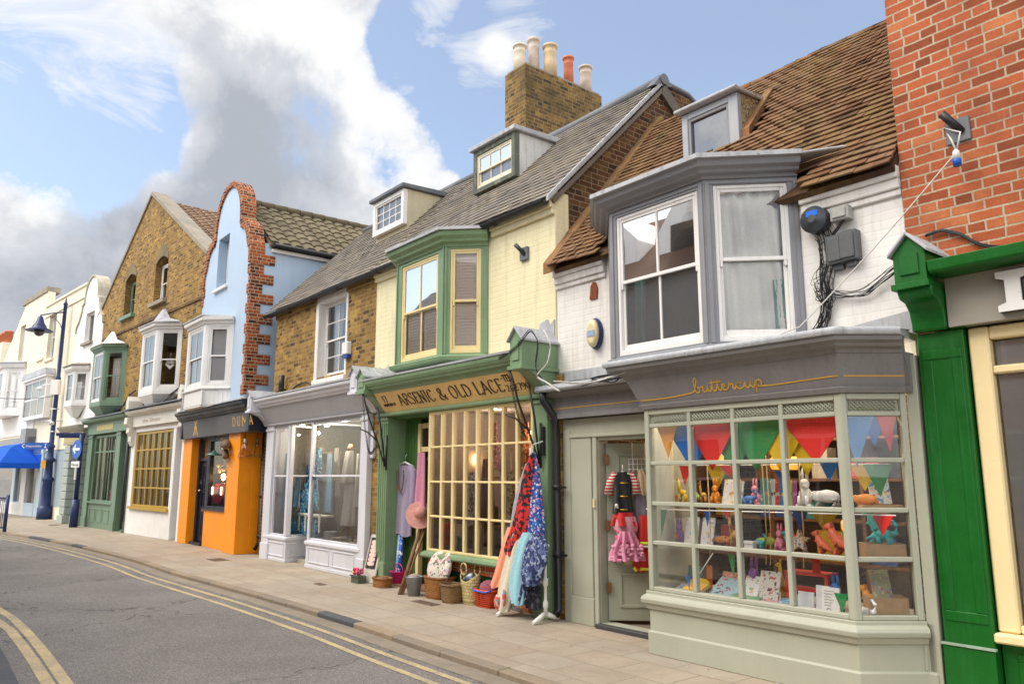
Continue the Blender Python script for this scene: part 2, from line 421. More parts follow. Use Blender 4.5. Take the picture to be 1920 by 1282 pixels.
def curtain(par, M, w, h, m=None, y=.14, folds=9, amp=.025, name='curtain', gather=0):
    c = MB(); c.M = M
    def fn(s, t):
        x = w * s
        if gather: x = x * (1 - gather * math.sin(PI * min(1, t * 1.3)) )
        return (x, y + amp * math.sin(folds * 2 * PI * s + 1.5 * t) + .01 * math.sin(23 * s + 5 * t), h * t)
    c.grid(fn, folds * 8, 8)
    o = part(c, name, m or linen, par); sol = o.modifiers.new('cloth', 'SOLIDIFY'); sol.thickness = .004; return o

def blind(par, M, w, h, m, y=.12, gap=.045, name='blind'):
    c = MB(); c.M = M; n = int(h / gap)
    for i in range(n):
        z = h * i / n
        c.hexa([(0, y, z), (w, y, z), (w, y + .008, z + gap), (0, y + .008, z + gap), (0, y + .004, z), (w, y + .004, z), (w, y + .012, z + gap), (0, y + .012, z + gap)])
    c.box(0, w, y + .03, y + .034, 0, h)
    return part(c, name, m, par)

def seg(path, i):
    a, b = path[i], path[i + 1]; d = (b[0] - a[0], b[1] - a[1])
    return T(a[0], a[1], 0, math.atan2(d[1], d[0])), math.hypot(*d)

def bay(house, path, z0, z1, pm, wins, cornice, cm, roofm, wm, roof='flat', rise=.5, gm=None, sill=None, sillm=None, th=.08, under=None):
    """canted bay: panels with openings, sashes, cornice and roof"""
    b = MB()
    for i in range(len(path) - 1):
        M, Ln = seg(path, i); hol = []
        for (k, x0, x1, a, c) in wins:
            if k == i: hol.append([(x0, a), (x1, a), (x1, c), (x0, c)])
        b.M = M; b.holes([(0, z0), (Ln, z0), (Ln, z1), (0, z1)], hol, 0, th)
    b.M = None
    b.prism(path, z0 - .05, z0 - .003, 'z')
    o = part(b, 'bay_window', pm, house, bev=.004)
    for (k, x0, x1, a, c) in wins:
        M, Ln = seg(path, k)
        yield_m = M @ Matrix.Translation((x0, .012, a))
        bay.frames.append((yield_m, x1 - x0, c - a, k, o))
    if sill:
        s = MB(); s.sweep(sill, path); part(s, 'sill', sillm or pm, o, bev=.004)
    k = MB(); k.sweep(cornice, path); part(k, 'cornice', cm, o, bev=.003)
    top = max(z for _, z in cornice); out = max(q for q, _ in cornice)
    r = MB()
    if roof == 'flat':
        r.sweep([(out + .03, top), (out + .03, top + .045), (-.02, top + .11), (-.3, top + .1), (-.3, top)], path)
    else:
        u0, u1 = path[0][0], path[-1][0]; d = -path[1][1] + out + .02
        base = [(u0 - out - .02, 0), (path[1][0] - out * .45, -d), (path[2][0] + out * .45, -d), (u1 + out + .02, 0)]
        mid = [(u0 + (u1 - u0) * .3, 0), (path[1][0] + .2, -d * .35), (path[2][0] - .2, -d * .35), (u1 - (u1 - u0) * .3, 0)]
        tp = [((u0 + u1) / 2 - .06, 0), ((u0 + u1) / 2 - .05, -.06), ((u0 + u1) / 2 + .05, -.06), ((u0 + u1) / 2 + .06, 0)]
        rows = [[r.v((p[0], p[1], zz)) for p in P] for P, zz in ((base, top), (base, top + .03), (mid, top + rise * .42), (tp, top + rise))]
        for P, Q in zip(rows, rows[1:]):
            for i in range(3): r.f([P[i], P[i + 1], Q[i + 1], Q[i]])
        r.f(rows[-1]); r.f(rows[0])
        for hx in (1, 2):
            pass
    part(r, 'bay_roof', roofm, o)
    if under:
        u = MB(); c0 = ((path[0][0] + path[-1][0]) / 2); rows = [[u.v((c0 + (p[0] - c0) * s_, p[1] * q_, z0 - .05 - dz)) for p in path] for s_, q_, dz in under]
        for P, Q in zip(rows, rows[1:]):
            for i in range(len(path) - 1): u.f([P[i], P[i + 1], Q[i + 1], Q[i]])
        u.f(rows[-1]); u.f(rows[0]); part(u, 'bay_base', pm, o)
    return o
bay.frames = []
def bay_windows():
    f = bay.frames[:]; bay.frames.clear(); return f

def tiled(par, u0, u1, y0, z0, y1, z1, w, gauge, m, th=.016, jit=1.0, name='roof', tilt=.012, base=None, cut=None):
    """a slope of individual tiles, eaves line (y0,z0) to ridge (y1,z1)"""
    t = MB(); Ls = math.hypot(y1 - y0, z1 - z0); sy, sz = (y1 - y0) / Ls, (z1 - z0) / Ls; n = int(Ls / gauge)
    ny, nz = -sz, sy
    ph = R.random() * 9
    for j in range(n + 1):
        s0 = j * gauge; s1 = min(s0 + gauge * 1.35, Ls + .02); off = (j % 2) * w / 2; i = -1
        while True:
            a = u0 + i * w + off; i += 1
            if a > u1: break
            b = min(a + w - .002, u1); a = max(a, u0)
            if b - a < .02: continue
            sag = .022 * jit * (math.sin(a * 1.9 + ph) + math.sin(a * .8 + s0 * 1.3 + 2)) if jit else 0
            if cut and cut((a + b) / 2, y0 + sy * (s0 + gauge / 2)): continue
            ja, jb, js = [R.uniform(-1, 1) * .006 * jit for _ in range(3)]
            t.t = min(1, max(0, R.gauss(.5, .17)))
            lo, hi = tilt + th, .004
            def pt(u, s, h): return (u, y0 + sy * s + ny * (h + sag), z0 + sz * s + nz * (h + sag))
            s0j = s0 + js
            t.hexa([pt(a, s0j, lo - th + ja), pt(b, s0j, lo - th + jb), pt(b, s1, hi - th), pt(a, s1, hi - th), pt(a, s0j, lo + ja), pt(b, s0j, lo + jb), pt(b, s1, hi), pt(a, s1, hi)])
    # boarding under the tiles
    t.t = .1
    def bp(u, s, h): return (u, y0 + sy * s + ny * h, z0 + sz * s + nz * h)
    t.hexa([bp(u0, .03, -.12), bp(u1, .03, -.12), bp(u1, Ls, -.12), bp(u0, Ls, -.12), bp(u0, .03, -.06), bp(u1, .03, -.06), bp(u1, Ls, -.06), bp(u0, Ls, -.06)])
    return part(t, name, m, par)

def pantile(par, axis_pts, m, name='roof', w=.3, gauge=.34, amp=.045):
    """corrugated tiles: axis_pts = (eave0, eave1, ridge0, ridge1)"""
    e0, e1, r0, r1 = [Vector(p) for p in axis_pts]; Lw = (e1 - e0).length; Ls = (r0 - e0).length; n = int(Ls / gauge) + 1; c = int(Lw / w)
    nor = (e1 - e0).cross(r0 - e0).normalized()
    if nor.z < 0: nor = -nor
    t = MB(); t.sm = False; step = 6
    for j in range(n):
        for i in range(c):
            t.t = min(1, max(0, R.gauss(.5, .2)))
            rows = []
            for (sj, hh) in ((j, -.02), (j, .035), (min(n, j + 1.08), .0)):
                row = []
                for k in range(step + 1):
                    u = (i + k / step) / c; s = min(1.0, sj / n)
                    p = e0.lerp(e1, u).lerp(r0.lerp(r1, u), s) + nor * (hh + amp * (math.sin(2 * PI * k / step) * .6 + .3 * math.cos(4 * PI * k / step)) + R.uniform(-.004, .004))
                    row.append(t.v(p))
                rows.append(row)
            for P, Q in zip(rows, rows[1:]):
                for k in range(step): t.f([P[k], P[k + 1], Q[k + 1], Q[k]])
    a = [p - nor * .1 for p in (e0, e1, r1, r0)]; b = [p - nor * .05 for p in (e0, e1, r1, r0)]
    t.hexa(a + b)
    return part(t, name, m, par)

def room(par, u0, u1, y0, y1, z0, z1, m, name='room', t=.08):
    r = MB()
    r.box(u0, u1, y1, y1 + t, z0, z1); r.box(u0 - t, u0 - .002, y0, y1, z0, z1); r.box(u1 + .002, u1 + t, y0, y1, z0, z1)
    r.box(u0, u1, y0, y1 - .002, z1 + .002, z1 + t); r.box(u0, u1, y0, y1 - .002, z0 - t, z0 - .002)
    return part(r, name, m, par)

def shell(par, u0, u1, y0, y1, z0, z1, m, name='side_wall', t=.22):
    r = MB(); r.box(u0, u0 + t, y0, y1, z0, z1); r.box(u1 - t, u1, y0, y1, z0, z1); r.box(u0 + t + .002, u1 - t - .002, y1 - t, y1, z0, z1)
    return part(r, name, m, par)

def panel(mb, x0, x1, z0, z1, y, d=.012, fr=.03):
    """raised moulding rectangle on a face at depth y (M of mb applies)"""
    mb.box(x0, x1, y - d, y + .004, z0, z0 + fr); mb.box(x0, x1, y - d, y + .004, z1 - fr, z1)
    mb.box(x0, x0 + fr, y - d + .001, y + .004, z0 + fr, z1 - fr); mb.box(x1 - fr, x1, y - d + .001, y + .004, z0 + fr, z1 - fr)

def gablet(par, u0, u1, y0, y1, z0, z1, m, rm, h=.16, name='console'):
    """console head with a little pitched lead cap"""
    g = MB(); um = (u0 + u1) / 2
    g.prism([(u0, z0), (u1, z0), (u1, z1), (um, z1 + h), (u0, z1)], y0, y1)
    panel_pts = [(u0 + .05, z0 + .06), (u1 - .05, z0 + .06), (u1 - .05, z1 - .02), (um, z1 + h - .1), (u0 + .05, z1 - .02)]
    g.prism(panel_pts, y0 - .014, y0 + .01)
    g.box(u0 - .02, u1 + .02, y0 - .03, y1, z0 - .05, z0 - .002)
    o = part(g, name, m, par, bev=.004)
    c = MB(); t = .022
    for s in (-1, 1):
        e = u0 - .03 if s < 0 else u1 + .03
        P = [(um, z1 + h + .004), (e, z1 - .026), (e, z1 - .026 + t * 1.3), (um, z1 + h + .004 + t * 1.3)]
        c.prism(P, y0 - .035, y1 + .0)
    part(c, 'lead_cap', rm, o, bev=.004); return o

def wires(name, label, f, pts, n, spread, r=.006, mats=None, cat='cable', wild=.3):
    """a bundle of cables following a line of points, each one wandering a little"""
    mb = MB()
    for k in range(n):
        o = [R.uniform(-1, 1) * spread for _ in range(3)]; P = []
        M_ = 5
        for a, b in zip(pts, pts[1:]):
            for i in range(M_):
                t = i / M_
                P.append([a[q] + (b[q] - a[q]) * t + o[q] * (.4 if q == 1 else 1) + R.uniform(-1, 1) * spread * wild * (.4 if q == 1 else 1) for q in range(3)])
        P.append([pts[-1][q] + o[q] * .5 for q in range(3)])
        # smooth
        for _ in range(2):
            P = [P[0]] + [[(P[i - 1][q] + 2 * P[i][q] + P[i + 1][q]) / 4 for q in range(3)] for i in range(1, len(P) - 1)] + [P[-1]]
        mb.tube(P, r * R.uniform(.7, 1.3), 5)
    return solo(mb, name, label, cat, f, mats or cable)

def crom(pts, n=8):
    """smooth curve through points"""
    out = []; P = [pts[0]] + list(pts) + [pts[-1]]
    for i in range(1, len(P) - 2):
        a, b, c, d = P[i - 1], P[i], P[i + 1], P[i + 2]
        for k in range(n):
            t = k / n; t2 = t * t; t3 = t2 * t
            out.append(tuple(.5 * (2 * b[q] + (c[q] - a[q]) * t + (2 * a[q] - 5 * b[q] + 4 * c[q] - d[q]) * t2 + (3 * b[q] - a[q] - 3 * c[q] + d[q]) * t3) for q in range(len(b))))
    out.append(tuple(P[-2])); return out

# pen lettering: glyph -> (advance, strokes); a stroke starting with 'c' is smoothed
GL = {
 'A': (.62, [[(.02, 0), (.3, 1)], [(.28, 1), (.58, 0)], [(.12, .34), (.46, .34)], [(-.03, 0), (.09, 0)], [(.5, 0), (.64, 0)]]),
 'R': (.56, [[(.1, 0), (.1, 1)], ['c', (.1, .98), (.34, .99), (.46, .8), (.38, .58), (.1, .5)], [(.24, .52), (.54, 0)], [(.02, 0), (.18, 0)]]),
 'S': (.46, [['c', (.4, .84), (.3, .98), (.12, .95), (.06, .76), (.2, .57), (.36, .4), (.4, .17), (.22, .0), (.04, .12)]]),
 'E': (.46, [[(.1, 0), (.1, 1)], [(.1, .98), (.4, .98)], [(.1, .53), (.34, .53)], [(.1, .02), (.42, .02)], [(.4, .98), (.4, .86)], [(.42, .02), (.44, .16)]]),
 'N': (.62, [[(.1, 0), (.1, 1)], [(.08, 1), (.52, 0)], [(.52, 0), (.52, 1)], [(.03, 0), (.17, 0)], [(.45, 1), (.59, 1)]]),
 'I': (.26, [[(.13, 0), (.13, 1)], [(.04, 0), (.22, 0)], [(.04, 1), (.22, 1)]]),
 'C': (.58, [['c', (.5, .82), (.38, .97), (.18, .93), (.06, .6), (.1, .22), (.28, .0), (.48, .1), (.54, .22)]]),
 '&': (.72, [['c', (.68, .42), (.52, .12), (.3, .0), (.1, .1), (.08, .32), (.28, .54), (.42, .74), (.36, .95), (.2, .95), (.15, .78), (.26, .55), (.46, .25), (.7, .0)]]),
 'O': (.7, [['c', (.35, 1), (.14, .86), (.06, .5), (.14, .14), (.35, 0), (.56, .14), (.64, .5), (.56, .86), (.35, 1)]]),
 'L': (.5, [[(.1, 0), (.1, 1)], [(.1, .02), (.44, .02)], [(.44, .02), (.47, .16)], [(.03, 1), (.17, 1)]]),
 'D': (.64, [[(.1, 0), (.1, 1)], ['c', (.1, .98), (.36, .94), (.55, .7), (.56, .35), (.4, .08), (.1, .02)]]),
 'T': (.54, [[(.27, 0), (.27, 1)], [(.02, .98), (.52, .98)], [(.02, .98), (.02, .84)], [(.52, .98), (.52, .84)], [(.19, 0), (.35, 0)]]),
 'U': (.64, [['c', (.1, 1), (.1, .5), (.14, .12), (.32, 0), (.5, .12), (.54, .5), (.54, 1)], [(.02, 1), (.18, 1)], [(.46, 1), (.62, 1)]]),
 'M': (1.04, [[(.1, 0), (.1, 1)], [(.1, 1), (.52, .3)], [(.52, .3), (.94, 1)], [(.94, 1), (.94, 0)], [(0, 0), (.2, 0)], [(.84, 0), (1.04, 0)]]),
 'H': (.6, [[(.1, 0), (.1, 1)], [(.5, 0), (.5, 1)], [(.1, .5), (.5, .5)]]),
 'B': (.52, [[(.1, 0), (.1, 1)], ['c', (.1, .98), (.4, .92), (.4, .6), (.1, .52)], ['c', (.1, .52), (.46, .44), (.46, .08), (.1, .02)]]),
 '1': (.3, [[(.06, .8), (.18, 1)], [(.18, 1), (.18, 0)]]),
 '7': (.56, [[(.0, .97), (.56, .97)], [(.54, .98), (.26, 0)]]),
 '2': (.52, [['c', (.06, .78), (.16, .98), (.36, .96), (.42, .72), (.28, .4), (.04, .03)], [(.04, .03), (.48, .03)]]),
 '6': (.54, [['c', (.4, 1), (.16, .72), (.06, .3), (.2, .02), (.42, .06), (.48, .32), (.34, .52), (.1, .36)]]),
 '9': (.54, [['c', (.14, 0), (.38, .28), (.48, .7), (.34, .98), (.12, .94), (.06, .68), (.2, .48), (.44, .64)]]),
 '0': (.54, [['c', (.27, 1), (.08, .8), (.06, .3), (.27, 0), (.48, .3), (.46, .8), (.27, 1)]]),
 '-': (.36, [['c', (.04, .5), (.12, .56), (.22, .48), (.32, .54)]]), '.': (.2, [[(.08, 0), (.08, .08)]]), ' ': (.34, []),
}
def letters(mb, M, text, h, x=0, z=0, wmax=.075, wmin=.03, gap=.06, nib=.3, stretch=1.0, width=None):
    """broad pen lettering, h = cap height; scaled to width when given"""
    tot = sum(GL[c][0] + gap for c in text) - gap
    sx = (width / tot / h) if width else stretch
    mb.M = M; k = 0; X = x
    for c in text:
        adv, ss = GL[c]
        for st in ss:
            p = crom(st[1:], 6) if st[0] == 'c' else list(st)
            p = [(X + a * h * sx, z + b * h) for a, b in p]; hw = []
            for i in range(len(p)):
                a = p[max(i - 1, 0)]; b = p[min(i + 1, len(p) - 1)]; an = math.atan2(b[1] - a[1], b[0] - a[0])
                hw.append(h * .5 * (wmin + (wmax - wmin) * abs(math.sin(an - nib))))
            k += 1; mb.ribbon(p, hw, -.004 - .0004 * (k % 7), .006)
        X += (adv + gap) * h * sx
    mb.M = None
    return X

def plain_text(mb, M, s, size, width=None):
    cu = bpy.data.curves.new('lettering', 'FONT'); cu.body = s; cu.size = size; cu.extrude = .001; cu.resolution_u = 3
    o = bpy.data.objects.new('lettering', cu); me = bpy.data.meshes.new_from_object(o)
    xs = [v.co.x for v in me.vertices]; k = width / (max(xs) - min(xs)) if width else 1; x0 = min(xs)
    mb.M = M; V = [mb.v(((v.co.x - x0) * k, -v.co.z - .002, v.co.y)) for v in me.vertices]; mb.M = None
    for p in me.polygons: mb.f([V[i] for i in p.vertices])
    bpy.data.objects.remove(o); bpy.data.curves.remove(cu); bpy.data.meshes.remove(me)
def lamp(name, f, u, y, z, w, col=(1, .75, .45), r=.06):
    l = bpy.data.lights.new(name, 'POINT'); l.energy = w; l.color = col; l.shadow_soft_size = .02
    o = bpy.data.objects.new(name, l); o.location = f.W(u, y, z); C.objects.link(o); return o
# ---------------------------------------------------------------- materials of the houses
red_brick = brick('orange_red_brick', [(.26, .07, .03), (.46, .11, .04), (.58, .15, .055), (.50, .125, .05), (.64, .21, .08)], (.60, .46, .32), .245, .084, .0095, stain=(.16, .05, .03), stainamt=.55, warp=.006)
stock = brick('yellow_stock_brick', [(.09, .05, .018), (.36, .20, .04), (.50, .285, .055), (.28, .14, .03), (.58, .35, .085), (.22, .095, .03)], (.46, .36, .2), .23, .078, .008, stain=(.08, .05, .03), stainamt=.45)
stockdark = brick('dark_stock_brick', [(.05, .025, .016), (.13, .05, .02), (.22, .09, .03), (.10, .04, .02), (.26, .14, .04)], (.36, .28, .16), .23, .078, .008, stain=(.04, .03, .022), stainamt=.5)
quoinb = brick('red_quoin_brick', [(.06, .025, .015), (.40, .08, .025), (.52, .14, .04), (.14, .045, .02)], (.55, .42, .28), .2, .078, .009)
white_brick = brick('white_painted_brick', [(.5,) * 3, (.5,) * 3], (.5,) * 3, bw=3.7, painted=(.84, .81, .77), bmp=.3, warp=.01)
cream_brick = brick('cream_painted_brick', [(.5,) * 3, (.5,) * 3], (.5,) * 3, bw=3.7, painted=(.84, .76, .49), bmp=.32, warp=.01)
render_cream = paint('cream_render', (.80, .73, .56), .8, .06, .25)
render_white = paint('white_render', (.80, .78, .75), .8, .05, .3)
render_blue = paint('pale_blue_render', (.44, .56, .70), .8, .04, .15)
clay = tilemat('clay_plain_tiles', [(.06, .036, .022), (.18, .088, .045), (.26, .138, .07), (.22, .132, .075), (.34, .155, .068)], (.22, .17, .045), .95, msc=1.5)
slate = tilemat('grey_slates', [(.12, .105, .09), (.215, .185, .155), (.30, .26, .215), (.17, .15, .13), (.27, .235, .18)], (.32, .25, .11), .6, .6, 1.6)
pan = tilemat('concrete_pantiles', [(.15, .12, .075), (.21, .17, .105), (.25, .205, .13)], (.14, .13, .06), .6)
pinkt = tilemat('weathered_pink_tiles', [(.2, .12, .08), (.28, .17, .11), (.33, .21, .15)], (.2, .17, .08), .6)
fillet = brick('cement_tile_fillet', [(.2, .1, .05), (.36, .15, .06), (.42, .2, .09)], (.3, .22, .12), .1, .12, .008, stain=(.2, .16, .06), stainamt=.6)
grey = paint('grey_woodwork', (.245, .245, .26), .5, .1, .5, gc=(.26, .34, .42))
greyf = paint('grey_fascia', (.235, .225, .225), .55, .12, .5, gc=(.13, .12, .125))
sage = paint('pale_sage_woodwork', (.41, .415, .325), .42, .06, .15)
sagedoor = paint('sage_door', (.33, .34, .26), .45, .08, .2)
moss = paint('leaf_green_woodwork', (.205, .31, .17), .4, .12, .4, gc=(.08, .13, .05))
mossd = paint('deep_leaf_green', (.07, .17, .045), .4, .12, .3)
buttery = paint('cream_yellow_woodwork', (.80, .65, .33), .42, .07, .25)
ochre = paint('ochre_fascia', (.88, .60, .24), .55, .1, .25, gc=(.5, .24, .06))
emerald = paint('emerald_gloss', (.002, .105, .008), .4, .2, .5, .25, gc=(.03, .16, .05))
vanilla = paint('vanilla_woodwork', (.84, .68, .38), .4, .05, .12)
taupe = paint('taupe_board', (.34, .31, .26), .5, .05, .15)
orange = paint('bright_orange', (.95, .31, .003), .5, .09, .35, gc=(.7, .17, .01))
navy = paint('navy_black', (.012, .016, .03), .4, .15, .3)
charcoal = paint('charcoal_board', (.115, .11, .115), .5, .08, .2)
sooty = brick('sooty_stock_brick', [(.05, .03, .015), (.22, .12, .03), (.36, .20, .045), (.15, .075, .025), (.42, .24, .06), (.12, .05, .02)], (.40, .31, .17), .23, .078, .008, stain=(.06, .05, .025), stainamt=.7)
shopwhite = paint('cool_white_woodwork', (.66, .66, .705), .4, .05, .25)
dullgreen = paint('dull_green_woodwork', (.16, .245, .165), .45, .1, .3)
olive = paint('olive_yellow_frames', (.46, .29, .03), .45, .08, .25)
paleblue = paint('pale_blue_woodwork', (.50, .60, .66), .45, .06, .2)
bluegrey = paint('blue_grey_boards', (.33, .40, .43), .5, .06, .2)
archb = paint('rubbed_arch', (.20, .15, .08), .85, .25, .5)
stone = paint('weathered_stone', (.30, .26, .20), .8, .2, .6)
gtile = brick('green_glazed_tiles', [(.008, .05, .012), (.015, .09, .02), (.01, .06, .02)], (.02, .03, .02), .15, .15, .004, bmp=.3)
dormerside = paint('dormer_cheek_cream', (.55, .49, .33), .7, .08, .35)
flint = speckle('pebbledash', (.3, .23, .14), [(.48, .42, .3), (.1, .07, .04), (.38, .3, .12)], 26, .9, .52)
gold = plain('gold_paint', (.75, .42, .05), .4, var=.08)
ink = plain('sign_ink', (.03, .018, .012), .5)

# ================================================================ 1 red brick building with emerald shopfront
h1 = thing('brick_building', 'tall orange red brick building with an emerald green shopfront and taupe sign board', 'building', A, -2.73)
m = MB(); m.box(-2.73, 3.6, -.02, 7, 3.0, 9.6); part(m, 'wall', red_brick, h1)
m = MB(); m.box(-2.66, -2.31, -.2, .3, 0, .43); m.box(-2.655, -2.315, -.175, .3, .43, 2.76)
panel(m, -2.63, -2.34, .6, 2.62, -.172, .012, .075); 
part(m, 'pilaster', emerald, h1, bev=.006)
m = MB()
prof = [(-.12, 2.77), (-.24, 2.77), (-.25, 2.84), (-.27, 2.92), (-.33, 2.98), (-.42, 3.0), (-.45, 3.05), (-.44, 3.1), (-.1, 3.1)]
m.prism([(p[0] + .0, p[1]) for p in prof], -2.655, -2.40, 'x'); part(m, 'bracket', emerald, h1, bev=.01)
m = MB(); m.box(-2.67, -2.30, -.21, -.17, .432, .446); part(m, 'worn_ledge', paint('worn_paint', (.33, .42, .33), .7, .3, .9), h1)
gablet(h1, -2.66, -2.42, -.46, -.02, 3.12, 3.36, emerald, lead, .13)
m = MB(); m.sweep([(.0, 3.16), (.24, 3.16), (.26, 3.18), (.27, 3.26), (.0, 3.28)], [(-2.41, -.2), (3.5, -.2)]); part(m, 'cornice', emerald, h1, bev=.006)
m = MB(); m.box(-2.39, 3.5, -.225, -.0, 2.775, 3.155); part(m, 'sign_board', taupe, h1)
m = MB(); m.box(-2.39, -2.30, -.20, -.1, 2.765, 2.775); m.box(-2.02, -1.5, -.012, .0, 2.7, 2.71); part(m, 'batten', emerald, h1)
m = MB()
IX = -2.02
S_ = [(0, 2.82), (.21, 2.82), (.21, 2.865), (.155, 2.885), (.155, 3.05), (.21, 3.07), (.21, 3.115), (0, 3.115), (0, 3.07), (.055, 3.05), (.055, 2.885), (0, 2.865)]
m.prism([(IX + a, b) for a, b in S_], -.29, -.275); part(m, 'sign_letter', white, h1)
m = MB(); m.prism([(IX + a, b) for a, b in S_], -.274, -.226); part(m, 'letter_edge', navy, h1)
m = MB(); m.box(-2.30, -2.16, -.13, .0, .56, 2.76); m.box(-2.158, 3.4, -.128, 0, 2.66, 2.758); m.box(-2.158, 3.4, -.12, 0, 2.40, 2.46); m.box(-2.158, 3.4, -.125, 0, .56, .62)
for k in range(1, 5): m.box(-2.16 + k * 1.1, -2.08 + k * 1.1, -.122, 0, .62, 2.40)
sw = part(m, 'shop_window', vanilla, h1, bev=.012)
m = MB(); m.quad((-2.16, -.06, .6), (3.4, -.06, .6), (3.4, -.06, 2.7), (-2.16, -.06, 2.7)); part(m, 'pane', G_SHOP, sw)
m = MB(); m.box(-2.31, 3.4, -.2, .02, .49, .557); part(m, 'sill', vanilla, h1, bev=.012)
m = MB(); m.box(-2.30, 3.4, -.10, .05, 0, .488)
for k in range(4): panel(m, -2.2 + k * 1.1, -1.2 + k * 1.1, .08, .42, -.10, .012, .05)
part(m, 'stallriser', emerald, h1, bev=.005)
room(h1, -2.25, 3.4, .05, 3.2, .1, 2.95, cream_room)
m = MB(); m.box(-2.15, 3.0, -.04, -.025, .63, 2.65); part(m, 'display_screen', plain('frosted_grey', (.62, .60, .60), .6, var=.04), h1)
m = MB(); m.box(-2.08, -1.9, -.055, -.042, 1.08, 1.18); part(m, 'notice', black, h1)
shell(h1, -2.7, 3.6, .0, 7, 0, 2.99, red_brick)

# ================================================================ 2 white house, buttercup shop
h2 = thing('terraced_house', 'white painted house with clay tile roof, grey upper bay and sage green shop window', 'house', A, -7.08)
m = MB(); m.holes([(-7.08, 2.62), (-2.735, 2.62), (-2.735, 4.36), (-7.08, 4.36)], [[(-6.1, 2.86), (-3.74, 2.86), (-3.74, 4.3), (-6.1, 4.3)]], 0, .25)
for (a, b) in ((-7.08, -6.2), (-3.64, -2.737)):
    m.box(a, b, -.03, .0, 3.99, 4.05); m.box(a, b, -.055, .0, 4.05, 4.14); m.box(a, b, -.085, .0, 4.14, 4.25)
part(m, 'wall', white_brick, h2, bev=.008)
shell(h2, -7.06, -2.75, .25, 5.2, 0, 4.4, stockdark)
RZ = lambda y: 4.47 + 1.175 * y
tiled(h2, -7.0, -2.74, -.2, RZ(-.2), 1.96, RZ(1.96), .165, .098, clay, cut=lambda u, y: (-6.2 < u < -3.6 and y < .0) or (-5.28 < u < -4.62 and .86 < y < 1.25))
m = MB(); m.hexa([(-6.98, 1.9, 6.5), (-2.75, 1.9, 6.5), (-2.75, 5.2, 4.3), (-6.98, 5.2, 4.3), (-6.98, 1.95, 6.68), (-2.75, 1.95, 6.68), (-2.75, 5.3, 4.42), (-6.98, 5.3, 4.42)]); part(m, 'rear_roof', clay, h2)
m = MB()
for k in range(13):
    u = -6.98 + k * .33; m.t = R.random(); m.sm = True
    m.tube([(u, 1.97, RZ(1.96) - .05 + R.uniform(-.012, .012)), (u + .32, 1.97, RZ(1.96) - .05 + R.uniform(-.012, .012))], .09, 10)
part(m, 'ridge', clay, h2)
m = MB()
for k in range(17):
    y0 = -.22 + k * .135; y1 = y0 + .133; j = R.uniform(-.012, .012)
    m.hexa([(-7.09, y0, RZ(y0) - .05), (-6.93 + j, y0, RZ(y0) - .05), (-6.93 + j, y1, RZ(y1) - .05), (-7.09, y1, RZ(y1) - .05), (-7.09, y0, RZ(y0) + .10 + j), (-6.95 + j, y0, RZ(y0) + .075), (-6.95 + j, y1, RZ(y1) + .075), (-7.09, y1, RZ(y1) + .10)])
part(m, 'verge_fillet', fillet, h2)
# upper bay
Pu = [(-6.16, 0), (-5.54, -.62), (-4.30, -.62), (-3.68, 0)]
cor2 = [(-.02, 4.455), (.02, 4.455), (.03, 4.485), (.085, 4.495), (.1, 4.52), (.15, 4.54), (.165, 4.585), (.18, 4.6), (-.02, 4.6)]
by = bay(h2, Pu, 2.84, 4.5, grey, [(1, .09, 1.16, 2.88, 4.38), (2, .09, .78, 2.88, 4.40)], cor2, grey, lead, white, sill=[(-.02, 2.80), (.05, 2.81), (.05, 2.845), (-.02, 2.87)])
for i in (1, 2):
    m = MB(); M, Ln = seg(Pu, i); m.M = M
    m.box(.012, .05, -.012, .004, 2.87, 4.43); m.box(Ln - .05, Ln - .012, -.012, .004, 2.87, 4.43); m.box(.05, Ln - .05, -.011, .004, 4.41, 4.43)
    part(m, 'moulding', grey, by)
for (M, w, h, k, o) in bay_windows():
    if k == 1:
        window(o, M, w, h, 2, 1, white, gm=G_BAY, fw=.035, bar=.028, fname='sash_window', mid=.52)
        m_ = MB()
        curtain(o, M @ Matrix.Translation((.03, 0, .06)), .16, h - .1, plain('teal_curtain', (.05, .22, .19), .8), .2, 2, .03)
    else:
        window(o, M, w, h, 1, 1, white, gm=G_BL, fw=.035, fname='sash_window', mid=.52)
        curtain(o, M @ Matrix.Translation((.03, 0, .06)), w - .1, h - .12, linen, .075, 5, .012)
        curtain(o, M @ Matrix.Translation((w - .16, 0, .06)), .12, h * .35, plain('teal_cloth', (.02, .22, .17), .8), .07, 1, .01, name='curtain_lining')
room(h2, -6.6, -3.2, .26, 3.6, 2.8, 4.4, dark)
# dormer
U0, Z0 = A.P(1281, 300, .86); U1, Z1 = A.P(1381, 163, .86)
m = MB(); m.box(U0, U0 + .085, .86, .94, Z0 - .2, Z1 - .06); m.box(U1 - .13, U1, .86, .94, Z0 - .2, Z1 - .06); m.box(U0 + .085, U1 - .13, .862, .94, Z1 - .14, Z1 - .06); m.box(U0 + .085, U1 - .13, .862, .94, Z0 - .2, Z0 - .08)
dm = part(m, 'dormer', paint('flaking_blue_grey', (.36, .39, .43), .6, .15, .8, gc=(.5, .45, .36)), h2, bev=.005)
window(dm, T(U0 + .085, .875, Z0 - .08), U1 - U0 - .215, Z1 - Z0 - .06, 1, 1, grey, gm=G_SKY, sash=False, fw=.04, fname='casement')
m = MB(); m.box(U0 + .08, U1 - .12, .925, .938, Z0 - .1, Z1 - .08); part(m, 'grey_backing', plain('sky_reflection_grey', (.30, .31, .33), .7), dm)  # plain grey sheet added behind the glass, coloured like its sky reflection
